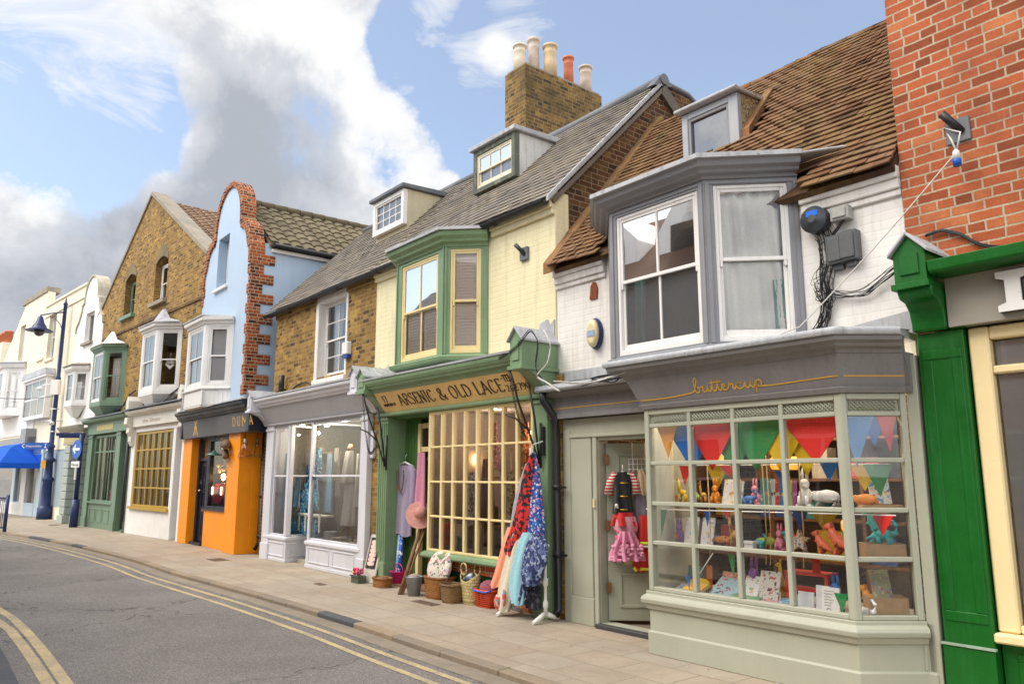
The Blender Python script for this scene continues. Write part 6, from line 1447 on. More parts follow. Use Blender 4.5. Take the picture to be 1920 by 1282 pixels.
m = MB(); uc = (u0 + u1) / 2; m.tube([(uc - .24, .05, z1 - .02), (uc, .05, z1 + .05), (uc + .24, .05, z1 - .02)], .018, 6); m.tube([(uc, .05, z1 + .05), (uc, .05, z1 + .14), (uc + .03, .06, z1 + .17)], .006, 5); part(m, 'hanger', white, t)
u0, u1, z0, z1 = hang_rc(779, 799, 848, 965, .03); m = MB(); cloth(m, u0, u1, z0, z1, .03, .7, .05, 4); solo(m, 'dress', 'rose pink dress hanging behind the left edge of the yellow shop window', 'dress', A, pinkf)
# straw hat on leaning pole
b = A.G(750, 1114); tp = at(797, 962, .05)
m = MB(); m.tube([(b[0], b[1], .0), (b[0] + (tp[0] - b[0]) * .5, b[1] + (tp[1] - b[1]) * .5, tp[2] * .5), tp], [.035, .028, .026], 8); m.tube([(b[0] + .03, b[1] + .02, .0), (tp[0] + .06, tp[1] + .05, tp[2] - .02)], .018, 6)
solo(m, 'leaning_pole', 'worn brown wooden pole leaning against the yellow shop window', 'pole', A, wood)
hx = at(789, 963, -.06); t = thing('straw_hat', 'pink straw hat perched on the leaning wooden pole', 'hat', A, *hx)
HM = T(*hx, 0) @ Matrix.Rotation(.95, 4, 'Y') @ Matrix.Rotation(.5, 4, 'X')
m = MB(); m.M = HM
m.grid(lambda s, q: ((.10 + .13 * q) * math.cos(2 * PI * s), (.10 + .13 * q) * math.sin(2 * PI * s), .018 * math.sin(4 * PI * s) * q - .02 * q), 32, 4, True)
m.lathe([(.10, 0), (.095, .05), (.085, .1), (.05, .13), (.01, .135)], n=20); part(m, 'straw', weave('pink_straw', (.92, .46, .38), (.8, .34, .28), .03, .012), t)
m = MB(); m.M = HM; m.lathe([(.104, .005), (.10, .045)], n=20, cap=False); part(m, 'ribbon', plain('peach_ribbon', (.9, .45, .35), .6), t)
# framed sign, flowers, trays, buckets
u, y = A.G(688, 1092); t = thing('leaning_sign', 'framed black and blush display board leaning on the green pilaster', 'sign board', A, u, y)
SM = T(u - .17, y - .02, 0, .12) @ Matrix.Rotation(-.24, 4, 'X')
m = MB(); m.M = SM; m.box(0, .34, 0, .03, 0, .75); part(m, 'frame', plain('pale_frame', (.55, .5, .42), .6), t, bev=.008)
m = MB(); m.M = SM; m.box(.045, .295, -.008, .001, .22, .70); part(m, 'panel', plain('black_board', (.02, .018, .018), .6), t)
m = MB(); m.M = SM
for i in range(2):
    for z in range(6): m.box(.085 + i * .07, .185 + i * .07, -.016 + .001 * i, -.008, .27 + z * .066, .32 + z * .066)
m.box(.12, .22, -.019, -.009, .26, .66); part(m, 'card', plain('blush_card', (.75, .55, .48), .7), t)
u, y = A.G(672, 1092); t = thing('flower_basket', 'small basket of yellow, red and pink artificial flowers on the pavement', 'flower basket', A, u, y)
m = MB(); m.box(u - .12, u + .12, y - .07, y + .07, 0, .11); m.sweep([(0, .10), (.012, .10), (.012, .125), (0, .125)], [(u - .13, y - .075), (u + .13, y - .075)]); part(m, 'trough', weave('grey_wicker', (.16, .17, .12), (.05, .05, .04)), t)
for k, (c, nm) in enumerate((((.75, .5, .02), 'yellow'), ((.6, .02, .03), 'red'), ((.7, .1, .25), 'pink'))):
    m = MB()
    for q in range(6): m.ball((u - .09 + .06 * k + R.uniform(-.03, .03), y + R.uniform(-.06, .04), .14 + R.uniform(0, .07)), .028, n=7, m=5, wob=.15)
    part(m, 'flower', plain(nm + '_petals', c, .6), t)
m = MB()
for q in range(26):
    p = Vector((u + R.uniform(-.12, .12), y + R.uniform(-.07, .07), .12 + R.uniform(0, .09))); d = Vector((R.uniform(-1, 1), R.uniform(-1, 1), R.uniform(.1, 1))) * .04
    m.quad(p, p + d * .5 + Vector((.012, 0, 0)), p + d, p + d * .5 - Vector((.012, 0, 0)))
part(m, 'leaf', plain('leaf_green', (.04, .12, .03), .6), t)
def basket(name, label, u, y, w, d, h, mt, flare=1.12, fill=None, cat='basket', group=None, handle=None):
    t = thing(name, label, cat, A, u, y, 0, group)
    def ring(s, k):
        a = 2 * PI * s; e = 2 / 3.2; c, sn = math.cos(a), math.sin(a)
        return (u + w / 2 * k * math.copysign(abs(c) ** e, c), y + d / 2 * k * math.copysign(abs(sn) ** e, sn))
    m = MB(); m.grid(lambda s, q: (*ring(s, 1 + (flare - 1) * q), h * q + .003), 40, 8, True)
    m.grid(lambda s, q: (*ring(s, (1 + (flare - 1) * .15) * q * .98 + .001), .012), 40, 3, True)
    o = part(m, 'weave', mt, t); so = o.modifiers.new('thick', 'SOLIDIFY'); so.thickness = .012
    m = MB(); P_ = [(*ring(i / 40, flare), h + .01) for i in range(41)]; m.tube(P_, .015, 6); part(m, 'rim', mt, t)
    if handle:
        for s in (-1, 1):
            m = MB(); m.tube([(u + handle * math.cos(a), y + s * d * .42, h - .02 + handle * 1.25 * math.sin(a)) for a in [PI * i / 10 for i in range(11)]], .012, 6); part(m, 'handle', mt, t)
    return t
u, y = A.P(719, 1085, -.34)[0], -.34
basket('wicker_tray', 'low orange wicker tray of small goods at the foot of the green pilaster', u, y - .02, .34, .2, .12, wick, 1.08, cat='basket')
m = MB(); m.ball((u, y - .02, .1), .15, .085, .05, wob=.1); solo(m, 'trinkets', 'heap of small dark trinkets in the low wicker tray', 'goods', A, speckle('trinket_mix', (.1, .06, .05), [(.4, .05, .04), (.4, .35, .2)], 30))
u, y = A.P(747, 1080, -.06)[0], -.06
t = thing('plastic_bucket', 'magenta plastic bucket in the green shop lobby', 'bucket', A, u, y)
m = MB(); m.lathe([(.10, 0), (.125, .17), (.135, .175), (.13, .18), (.115, .17), (.09, .01)], (u, y, .028), 20); part(m, 'pail', magenta, t)
m = MB(); m.tube([(u + .13 * math.cos(a), y, .2 + .12 * math.sin(a)) for a in [PI * i / 8 for i in range(9)]], .006, 5); part(m, 'handle', magenta, t)
for k, (dx, cc) in enumerate(((-.05, 'pale blue spotted'), (.02, 'deep blue spotted'))):
    m = MB(); m.tube([(u + dx, y, .06), (u + dx - .1, y + .1, .75)], .035, 10); solo(m, 'paper_roll', cc + ' wrapping paper roll standing in the magenta bucket', 'paper roll', A, speckle('spotted_roll_%s' % cc[0], (.25, .4, .62) if k == 0 else (.02, .07, .4), [(.7, .75, .8)], 24, .5, .58))
u, y = A.G(776, 1116); t = thing('metal_bucket', 'small galvanised bucket beside the wicker baskets', 'bucket', A, u, y)
m = MB(); m.lathe([(.085, 0), (.12, .25), (.128, .255), (.128, .265), (.115, .255), (.08, .02)], (u, y, 0), 22); part(m, 'pail', galv, t)
m = MB(); m.ball((u, y, .24), .09, .09, .06, wob=.2); part(m, 'contents', fabric('grey_stuff', (.3, .26, .22)), t)
u1_, y1_ = A.G(808, 1122); y1_ += .14
basket('wicker_basket', 'tall orange wicker basket holding floral cushions', u1_, y1_, .40, .30, .27, wick, 1.15, group='wicker baskets by the yellow shop window')
for k in range(2):
    m = MB(); m.M = T(u1_ - .09 + .18 * k, y1_ + .02, .38, .25 - .5 * k, -.25); m.ball((0, 0, 0), .18, .07, .24, n=14, m=9, wob=.05); solo(m, 'cushion', ['pale floral cushion, left of the two in the orange wicker basket', 'pale floral cushion, right of the two in the orange wicker basket'][k], 'cushion', A, floral, 'floral cushions')
u, y = A.G(836, 1130); y += .1; basket('wicker_basket', 'small square brown wicker basket in front of the tall orange one', u, y, .27, .22, .22, wickb, 1.22, group='wicker baskets by the yellow shop window')
u, y = A.G(870, 1133); y += .10
t = thing('woven_bag', 'cream woven bag with two round handles', 'bag', A, u, y)
m = MB(); m.grid(lambda s, q: (u + (.13 + .055 * q) * math.cos(2 * PI * s), y + (.085 + .02 * q) * math.sin(2 * PI * s), .02 + q * (.32 + .05 * math.cos(4 * PI * s))), 36, 10, True); m.lathe([(.13, 0), (.13, .03)], (u, y, 0), 20, sy=.65)
so = part(m, 'weave', wickc, t).modifiers.new('thick', 'SOLIDIFY'); so.thickness = .012
for k, s in enumerate((-1, 1)):
    m = MB(); m.tube([(u + s * .085 + .065 * math.cos(a), y + s * .05, .44 + .075 * math.sin(a)) for a in [2 * PI * i / 20 for i in range(21)]], .012, 6); part(m, 'handle', wickc, t)
m = MB(); m.ball((u, y, .33), .12, .07, .07, wob=.25); part(m, 'lining', speckle('dark_print', (.04, .05, .04), [(.5, .5, .48), (.1, .2, .3)], 18), t)
u, y = A.G(905, 1138); y += .1
t = thing('plastic_basket', 'red orange plastic lattice basket with blue handles holding maroon net', 'basket', A, u, y)
m = MB()
def pr(s, q):
    a = 2 * PI * s; c, sn = math.cos(a), math.sin(a); k = 1 + .2 * q
    return (u + .17 * k * math.copysign(abs(c) ** .5, c), y + .12 * k * math.copysign(abs(sn) ** .5, sn), .01 + .20 * q)
for i in range(44): m.tube([pr(i / 44, 0), pr(i / 44, 1)], .005, 4)
for j in range(9): m.tube([pr(i / 40, j / 8) for i in range(41)], .006 if j < 8 else .014, 5)
m.box(u - .16, u + .16, y - .11, y + .11, .004, .014); part(m, 'lattice', redpl, t)
m = MB(); m.tube([(u - .2, y - .12, .22), (u - .1, y - .16, .2), (u + .1, y - .16, .2), (u + .2, y - .12, .22)], .011, 6); m.tube([(u - .2, y + .1, .22), (u + .2, y + .1, .24)], .011, 6); part(m, 'handle', plain('blue_plastic', (.05, .12, .6), .4), t)
m = MB(); m.ball((u, y, .22), .15, .11, .11, n=16, m=10, wob=.16); part(m, 'net', fabric('maroon_net', (.28, .06, .10), .4), t)
# clothes rail and scarves
RY = -.34; ur, ul = A.P(1022, 1000, RY)[0], A.P(955, 1000, RY)[0]; zr_ = .86
t = thing('clothes_rail', 'white painted clothes rail with turned feet in front of the yellow shop window', 'clothes rail', A, (ul + ur) / 2, RY)
for uu in (ul, ur):
    m = MB(); m.lathe([(.022, .06), (.022, .16), (.032, .17), (.032, .22), (.018, .25), (.018, .40), (.032, .41), (.032, .48), (.018, .5), (.018, .80), (.03, .82), (.03, .87), (.012, .9)], (uu, RY, 0), 10)
    m.tube([(uu, RY - .02, .09), (uu + .02, RY - .13, .05), (uu + .03, RY - .22, .02)], [.03, .028, .02], 8); m.tube([(uu, RY + .02, .09), (uu + .0, RY + .12, .05), (uu, RY + .2, .02)], [.03, .028, .02], 8); part(m, 'stand', white, t)
m = MB(); m.tube([(ul, RY, .44), (ur, RY, .44)], .014, 8); m.tube([(ul - .06, RY, zr_), (ur + .06, RY, zr_)], .014, 8); part(m, 'rail', white, t)
def hung(label, P_, y, mt, name, dep=.05, group=None):
    """garment outline given by left/right edge points from top to bottom"""
    E = []
    for (xl, xr, yy) in P_:
        a = A.P(xl, yy, y); b = A.P(xr, yy, y); E.append((a[0], b[0], (a[1] + b[1]) / 2))
    m = MB(); n = len(E) - 1; ph = R.random() * 5
    def fn(s, t):
        k = min(int(t * n), n - 1); f = t * n - k; a = 2 * PI * s
        l, r, z = [E[k][q] * (1 - f) + E[k + 1][q] * f for q in range(3)]
        rp = .012 * (.2 + t) * math.sin(5 * a + ph + t)
        return ((l + r) / 2 + ((r - l) / 2 + rp) * math.cos(a), y + (dep * (.4 + .7 * t) + rp) * math.sin(a), z + .012 * math.sin(3 * a + ph) * t)
    m.grid(fn, 36, 16, True); return solo(m, name, label, name.replace('_', ' '), A, mt, group)
HG = 'scarves on the white clothes rail'
hung('coral orange scarf, leftmost on the white clothes rail', [(952, 968, 988), (945, 962, 1010), (938, 956, 1040), (929, 948, 1075), (921, 940, 1100)], -.44, coral, 'scarf', .04, HG)
hung('cream gauze scarf hanging low between the coral and the aqua scarf', [(962, 978, 1000), (954, 972, 1030), (944, 967, 1070), (936, 960, 1110), (936, 952, 1145)], -.46, palecream, 'scarf', .05, HG)
hung('aqua gauze scarf on the white clothes rail', [(980, 998, 998), (972, 992, 1020), (961, 986, 1060), (956, 982, 1100), (963, 980, 1132)], -.47, aqua, 'scarf', .05, HG)
hung('slate grey cloth on the rail behind the aqua scarf', [(988, 1008, 996), (982, 1002, 1030), (976, 996, 1066)], -.38, slatec, 'scarf', .05, HG)
hung('large navy floral scarf draped over the right end of the rail', [(996, 1020, 1003), (988, 1026, 1020), (980, 1025, 1050), (980, 1016, 1075), (986, 1006, 1096)], -.48, navyp, 'scarf', .08, HG)
hung('narrow navy floral scarf trailing to the ground', [(988, 1004, 1030), (980, 996, 1065), (972, 988, 1100), (968, 982, 1132)], -.45, navyp, 'scarf', .05, HG)
hung('dark tartan skirt low behind the rail', [(992, 1008, 1060), (990, 1012, 1100), (989, 1013, 1140)], -.26, speckle('dark_tartan', (.03, .035, .06), [(.15, .16, .2)], 24), 'skirt', .05)
m = MB(); m.ball(at(932, 1128, -.5), .05, .03, .09, wob=.3); m.ball(at(945, 1120, -.52), .03, .02, .1, wob=.3); solo(m, 'toy_bundle', 'small bundle of red and turquoise trinkets hanging beside the red plastic basket', 'trinkets', A, speckle('red_turq', (.6, .08, .05), [(.05, .4, .45), (.6, .5, .4)], 22))
hung('pale grey knit hanging behind the red and black garment', [(986, 998, 868), (976, 992, 900), (966, 985, 940), (958, 980, 1000)], -.34, greyp, 'jumper')
hung('red and black printed garment hung from the iron hook', [(996, 1001, 850), (984, 999, 880), (974, 995, 930), (962, 992, 985), (946, 975, 1030), (952, 968, 1040)], -.44, redblack, 'dress')
hung('blue novelty print garment hung from the iron hook', [(999, 1003, 848), (997, 1008, 870), (994, 1014, 920), (990, 1019, 970), (990, 1018, 1004)], -.40, bluep, 'dress')
m = MB(); a = at(1000, 852, -.4); m.tube([a, (a[0], a[1], a[2] + .12), (a[0] + .06, a[1] + .1, a[2] + .16)], .008, 5); m.box(a[0] - .012, a[0] + .012, a[1] - .05, a[1] - .03, a[2] - .02, a[2] + .08); solo(m, 'hanger', 'white hanger hook holding the printed garments', 'hanger', A, white)
# inside the yellow window
for k, (px, py, lab) in enumerate(((1000, 812, 'lit bulb lamp inside the right end of the yellow window'), (893, 862, 'lit bulb lamp inside the middle of the yellow window'), (868, 905, 'lower lit bulb lamp inside the yellow window'))):
    u, y, z = at(px, py, .35 + .3 * k); t = thing('hanging_bulb', lab, 'lamp', A, u, y, z, 'bulbs in the yellow window')
    m = MB(); m.lathe([(.012, -.06), (.035, -.02), (.04, .02), (.02, .07)], (u, y, z), 12); part(m, 'bulb', bulbm, t); m = MB(); m.tube([(u, y, z + .07), (u, y, 2.6)], .006, 5); part(m, 'flex', cable, t)
for k, (xl, xr, yt, yb, c, lab) in enumerate(((806, 818, 850, 960, pinkf, 'rose garment hanging inside the left of the yellow window'), (850, 870, 860, 970, greyp, 'grey garment hanging inside the middle of the yellow window'), (905, 925, 860, 980, fabric('dark_plum', (.2, .1, .13)), 'dark plum garment hanging inside the yellow window'), (940, 958, 850, 980, fabric('taupe_cloth', (.5, .42, .34)), 'taupe garment hanging inside the right of the yellow window'))):
    u0, u1, z0, z1 = hang_rc(xl, xr, yt, yb, .5); m = MB(); cloth(m, u0 - .05, u1 + .05, z0, z1, .5, .7); solo(m, 'garment', lab, 'garment', A, c, 'garments inside the yellow window')
cs = [(.5, .06, .06), (.6, .55, .5), (.1, .25, .25), (.4, .3, .2), (.55, .5, .6), (.3, .1, .1), (.15, .12, .1), (.6, .4, .3)]
for k in range(11):
    u = -9.5 + k * .2; h = R.uniform(.2, .42); r = R.uniform(.05, .085); m = MB(); m.lathe([(r * .7, 0), (r, h * .3), (r * .8, h * .7), (r * .95, h), (r * .7, h), (r * .6, h * .6)], (u, -.02 + .12 * (k % 2), .598), 14)
    col = ['red', 'white', 'teal', 'tan', 'lilac', 'maroon', 'brown', 'peach'][k % 8]
    solo(m, 'vase', '%s ornament on the yellow window ledge, %s from the left' % (col, ['first', 'second', 'third', 'fourth', 'fifth', 'sixth', 'seventh', 'eighth', 'ninth', 'tenth', 'eleventh'][k]), 'ornament', A, plain('glaze_%d' % k, cs[k % 8], .3), 'ornaments on the yellow window ledge')
WN = ['blue and white', 'crimson', 'olive', 'silver grey', 'dusky pink', 'navy', 'cream', 'rust']
for k, (px, yt, yb, w_, c) in enumerate(((812, 790, 860, 16, (.3, .4, .5)), (832, 885, 960, 22, (.4, .05, .08)), (845, 800, 870, 20, (.25, .25, .1)), (882, 885, 985, 20, (.45, .45, .5)), (915, 790, 880, 18, (.5, .25, .28)), (930, 900, 985, 22, (.03, .05, .15)), (955, 880, 990, 20, (.6, .55, .42)), (975, 790, 880, 18, (.35, .13, .05)))):
    u0, u1, z0, z1 = hang_rc(px - w_ / 2, px + w_ / 2, yt, yb, .3); m = MB(); cloth(m, u0, u1, z0, z1, .3 + .1 * (k % 3), .6, .05, 5, .02, .02); solo(m, 'garment', '%s garment hanging inside the yellow window, %s row' % (WN[k], 'upper' if yt < 850 else 'lower'), 'garment', A, speckle('stock_cloth_%d' % k, c, [[min(.8, x * 2 + .1) for x in c], [x * .4 for x in c]], 22, .85, .55), 'garments inside the yellow window')
m = MB(); m.box(-9.6, -7.4, .75, .79, .6, 1.2); m.box(-9.6, -7.4, .5, .8, 1.2, 1.23); m.box(-9.6, -7.4, .75, .79, 1.62, 1.65); solo(m, 'display_rack', 'dark wooden display rack at the back of the yellow window', 'rack', A, wood)
# ---------------------------------------------------------------- white shop display
turq = speckle('turquoise_print', (.03, .22, .36), [(.12, .42, .5), (.4, .55, .6), (.02, .08, .2)], 18, .8, .55); turq2 = speckle('navy_turquoise_print', (.02, .07, .22), [(.06, .3, .45), (.3, .45, .55)], 16, .8, .52)
for k, (px, py, w, h, mt, lab) in enumerate(((565, 985, .22, .34, turq, 'turquoise patterned bolster in the white shop window'), (588, 990, .16, .22, turq2, 'navy and turquoise cushion at the right of the white shop display'), (572, 930, .24, .14, turq2, 'dark turquoise folded cushion on the white bench'), (545, 990, .2, .16, turq, 'small turquoise cushion at the left of the white shop display'), (585, 940, .18, .2, turq, 'turquoise cushion standing on the white bench'))):
    p = at(px, py, .25); m = MB(); m.ball(p, w * 1.35, .12, h, n=14, m=9, wob=.05); solo(m, 'cushion', lab, 'cushion', A, mt, 'cushions in the white shop window')
u0, u1, z0, z1 = hang_rc(560, 600, 962, 996, .12)
m = MB(); m.box(u0, u1, .1, .13, z1 - .03, z1); 
for k in range(4): m.box(u0 + (u1 - u0 - .03) * k / 3, u0 + (u1 - u0 - .03) * k / 3 + .03, .102, .128, z0, z1 - .03)
m.box(u0, u1, .13, .4, z1 - .06, z1 - .03); solo(m, 'bench', 'small white slatted bench among blue cushions', 'bench', A, plain('white_bench', (.75, .75, .62), .5))
u0, u1, z0, z1 = hang_rc(572, 592, 872, 945, .3); m = MB(); cloth(m, u0, u1, z0, z1, .3, .8, .06, 5); solo(m, 'apron', 'navy and turquoise apron hanging above the cushions', 'apron', A, turq2)
u0, u1, z0, z1 = hang_rc(553, 562, 895, 950, .1); m = MB(); cloth(m, u0, u1, z0, z1, .1, .8, .04, 3); solo(m, 'bag', 'pale blue bag hanging at the left of the white shop display', 'bag', A, fabric('pale_blue_bag', (.25, .42, .58)))
p = at(640, 840, .3); t = thing('dress_stand', 'grey lace top and white skirt on a wooden dress stand in the white shop window', 'dress stand', A, p[0], .3, .497)
u0, u1, z0, z1 = hang_rc(644, 669, 845, 905, .3); m = MB(); cloth(m, u0, u1, z0, z1, .3, .6, .1, 6, .015); part(m, 'top', fabric('grey_lace', (.46, .44, .42)), t)
u2, u3, z2, z3 = hang_rc(645, 665, 895, 985, .3); m = MB(); cloth(m, u2, u3, z2, z3, .3, .7, .1, 6, .02); part(m, 'skirt', linen, t)
uc = (u0 + u1) / 2; m = MB(); m.tube([(uc, .3, .56), (uc, .3, z2 + .1)], .02, 8)
for a in (0, 2.1, 4.2): m.tube([(uc, .3, .75), (uc + .14 * math.cos(a), .3 + .14 * math.sin(a), .62), (uc + .2 * math.cos(a), .3 + .2 * math.sin(a), .50)], .016, 6)
part(m, 'tripod', pine, t); m = MB(); m.lathe([(.05, 0), (.06, .05), (.03, .12)], (uc, .3, z1), 12); part(m, 'neck_block', pine, t)
u0, u1, z0, z1 = hang_rc(667, 680, 850, 950, .25); m = MB(); cloth(m, u0, u1, z0, z1, .25, .8, .06, 4); solo(m, 'bathrobe', 'white robe hanging at the right edge of the white shop window', 'robe', A, linen)
u0, u1, z0, z1 = hang_rc(555, 605, 838, 850, .9); m = MB(); m.box(u0, u1 + .6, .8, 1.1, z0 - .02, z0 + .01); solo(m, 'wall_shelf', 'pale yellow shelf high at the back of the white shop', 'shelf', A, plain('yellow_shelf', (.6, .52, .25), .6))
for k, (px, c, lab, r) in enumerate(((581, (.22, .17, .38), 'purple bag on the high shelf in the white shop', .15), (566, (.2, .35, .5), 'small blue pot on the high shelf in the white shop', .08))):
    p = at(px, 838, .92); m = MB(); m.ball((p[0], .95, z0 + .01 + r * .8), r, r * .6, r * .8); solo(m, 'shelf_bag', lab, 'goods', A, speckle('shelf_print_%d' % k, c, [(.5, .45, .6)], 30))
for k, (px, py) in enumerate(((566, 807), (652, 797), (645, 812), (563, 815))):
    u, y, z = at(px, py, .3 + .5 * (k > 1)); z = 2.71; m = MB(); m.lathe([(.05, 0), (.05, .012), (.02, .012)], (A.P(px, py, .3)[0] + (.2 if k > 1 else 0), .3 + .5 * (k > 1), 2.70), 12); solo(m, 'ceiling_spot', 'lit ceiling spot in the white shop, %s' % ['front left', 'front right', 'rear right', 'rear left'][k], 'spot light', A, spotm, 'ceiling spots in the white shop')
for k, (xl, xr, yt, yb, y, mt, nm, lab) in enumerate(((532, 541, 850, 960, .1, 'pale_blue_bag', 'apron', 'pale blue apron at the far left of the white shop window'), (567, 577, 905, 965, .2, 'turquoise_print', 'bag', 'turquoise bag hung below the navy apron'), (584, 596, 900, 955, .35, 'pale_blue_bag', 'bag', 'pale blue bag hung right of the navy apron'), (590, 603, 840, 900, .5, 'turquoise_print', 'garment', 'turquoise patterned garment at the back of the white shop'), (612, 622, 850, 960, .6, 'pale_blue_bag', 'garment', 'pale blue garment at the left of the right hand display'), (625, 636, 840, 930, .8, 'grey_lace', 'garment', 'pale grey garment behind the dress stand'), (547, 556, 880, 940, .45, 'navy_turquoise_print', 'bag', 'dark patterned bag at the left of the blue display'))):
    u0, u1, z0, z1 = hang_rc(xl, xr, yt, yb, y); m = MB(); cloth(m, u0, u1, z0, z1, y, .75, .06, 5); solo(m, nm, lab, nm, A, bpy.data.materials[mt])
for k, (px, y, w, h, c, lab) in enumerate(((620, .2, .2, .14, (.5, .5, .48), 'pale grey box on the right hand display floor'), (637, .1, .25, .07, (.62, .6, .55), 'flat white box on the right hand display floor'), (530, .15, .16, .2, (.2, .36, .5), 'blue box at the left end of the white shop display'))):
    u = A.P(px, 1000, y)[0]; m = MB(); m.box(u - w / 2, u + w / 2, y - .1, y + .1, .498, .498 + h); solo(m, 'display_box', lab, 'box', A, plain('display_box_%d' % k, c, .6), bev=.008)
# ---------------------------------------------------------------- orange shop
t = thing('marquee_letter', 'red letter U with small bulbs in the orange shop window', 'light letter', A, -18.6, -.08, .95)
u0, u1, z0, z1 = hang_rc(399, 425, 906, 945, -.08); w = u1 - u0
m = MB(); n = 12; o_ = [(u0, z1), (u0, z0 + w * .4)] + [(u0 + w / 2 - w / 2 * math.cos(PI * i / n), z0 + w * .4 - w * .4 * math.sin(PI * i / n)) for i in range(1, n)] + [(u1, z0 + w * .4), (u1, z1), (u1 - w * .36, z1), (u1 - w * .36, z0 + w * .4), (u0 + w * .5, z0 + w * .3), (u0 + w * .36, z0 + w * .4), (u0 + w * .36, z1)]
m.prism(o_, -.14, .0); part(m, 'letter', plain('red_enamel', (.65, .06, .02), .4), t)
m = MB()
for q in range(5):
    for s in (.18, .82): m.ball((u0 + w * s, -.15, z0 + w * .25 + (z1 - z0 - w * .35) * q / 4), .03, n=8, m=5)
part(m, 'bulb', glim, t)
p = at(419, 894, .0); t = thing('table_lamp', 'glowing bare bulb lamp above the red letter', 'lamp', A, *p); m = MB(); m.ball(p, .05, .05, .08); part(m, 'bulb', bulbm, t); m = MB(); m.tube([(p[0], p[1], p[2] - .06), (p[0] - .1, p[1], p[2] - .2)], .02, 6); part(m, 'stem', wood, t)
for k, (px, py) in enumerate(((408, 868), (417, 865), (412, 878), (421, 874), (404, 880))):
    p = at(px, py, -.1 + .04 * k); t = thing('glass_pendant', 'clear glass bulb pendant in the orange shop, %s' % ['upper left', 'upper middle', 'lower middle', 'right', 'lowest left'][k], 'pendant lamp', A, *p, 'glass pendants in the orange shop'); m = MB(); m.lathe([(.02, .1), (.06, .04), (.085, -.03), (.05, -.1), (.01, -.12)], p, 12); part(m, 'bulb', plain('clear_bulb_%d' % k, (.5, .46, .4), .08), t); m = MB(); m.tube([(p[0], p[1], p[2] + .1), (p[0], p[1], 2.5)], .008, 5); part(m, 'flex', cable, t)
p = at(401, 852, -.35); m = MB(); m.lathe([(.03, .1), (.06, .05), (.19, -.0), (.19, -.02)], p, 16); m.tube([(p[0], p[1], p[2] + .1), (p[0], p[1], 2.6)], .01, 5); solo(m, 'enamel_pendant', 'dull green enamel pendant shade outside the orange shop door', 'pendant lamp', A, plain('teal_enamel', (.06, .16, .14), .35))
p = at(424, 838, -.45); t = thing('carved_head', 'brown carved reptile head with open toothed mouth above the orange shop window', 'carving', A, *p)
m = MB(); HM = T(*p, -.35); m.M = HM
m.ball((-.22, 0, .05), .24, .14, .13, n=14, m=9, wob=.06); m.tube([(-.2, 0, .06), (.1, 0, .06), (.35, 0, .02), (.42, 0, -.02)], [.13, .12, .09, .05], 10); m.tube([(-.3, 0, -.06), (.0, 0, -.18), (.2, 0, -.22), (.3, 0, -.2)], [.1, .08, .06, .035], 10); m.ball((-.08, -.08, .16), .05); m.ball((-.08, .08, .16), .05); m.tube([(-.3, 0, .1), (-.4, .1, .3)], .03, 6)
part(m, 'head', plain('carved_brown', (.14, .09, .055), .7, sc_=25, var=.5, bmp=.8), t)
m = MB(); m.M = HM
for k in range(7):
    for s in (-1, 1): m.tube([(-.02 + k * .055, s * (.09 - .006 * k), -.02), (-.015 + k * .055, s * (.08 - .006 * k), -.075)], [.014, .002], 5)
part(m, 'tooth', plain('ivory_tooth', (.75, .68, .55), .4), t)
plain('white_porcelain_bulb', (.75, .72, .65), .3)
copper = plain('copper_wire', (.62, .22, .1), .35, .8)
for k, (px, yt, yb, mt, lab) in enumerate(((459, 815, 860, copper, 'copper triangular wire pendant hanging on the orange pier'), (482, 815, 858, plain('brass_wire', (.35, .26, .12), .4, .8), 'brass square wire pendant hanging on the orange pier'))):
    uu = -17.35 + .0; xx = []
    # hang in front of the side face of the pier
    best = min((abs(A.P(px, 840, -.4 + .05 * i)[0] + 16.86), -.4 + .05 * i) for i in range(30)); y_ = best[1]; uu = A.P(px, 840, y_)[0]; z0, z1 = A.P(px, yb, y_)[1], A.P(px, yt, y_)[1]
    t = thing('wire_pendant', lab, 'pendant lamp', A, uu, y_, z0)
    m = MB(); r = .13; nn = 6 if k == 0 else 4; rt = .03 if k == 0 else .11
    for q in range(nn):
        a, b = 2 * PI * q / nn, 2 * PI * (q + 1) / nn; P0 = (uu + r * math.cos(a), y_ + r * math.sin(a), z0 + .06); P1 = (uu + rt * math.cos(a), y_ + rt * math.sin(a), z0 + .34); P2 = (uu + r * math.cos(b), y_ + r * math.sin(b), z0 + .06); P3 = (uu + .1 * math.cos(a), y_ + .1 * math.sin(a), z0)
        m.tube([P0, P1], .007, 5); m.tube([P0, P2], .007, 5); m.tube([P0, P3], .007, 5)
    part(m, 'cage', mt, t); m = MB(); m.lathe([(.03, .34), (.035, .42), (.015, .44)], (uu, y_, z0), 10); m.ball((uu, y_, z0 + .28), .035, .035, .05); part(m, 'bulb', bpy.data.materials['white_porcelain_bulb'] if k == 0 else mt, t)
    m = MB(); m.tube([(uu, y_, z0 + .44), (uu, y_, 2.6)], .008, 5); part(m, 'flex', cable, t)
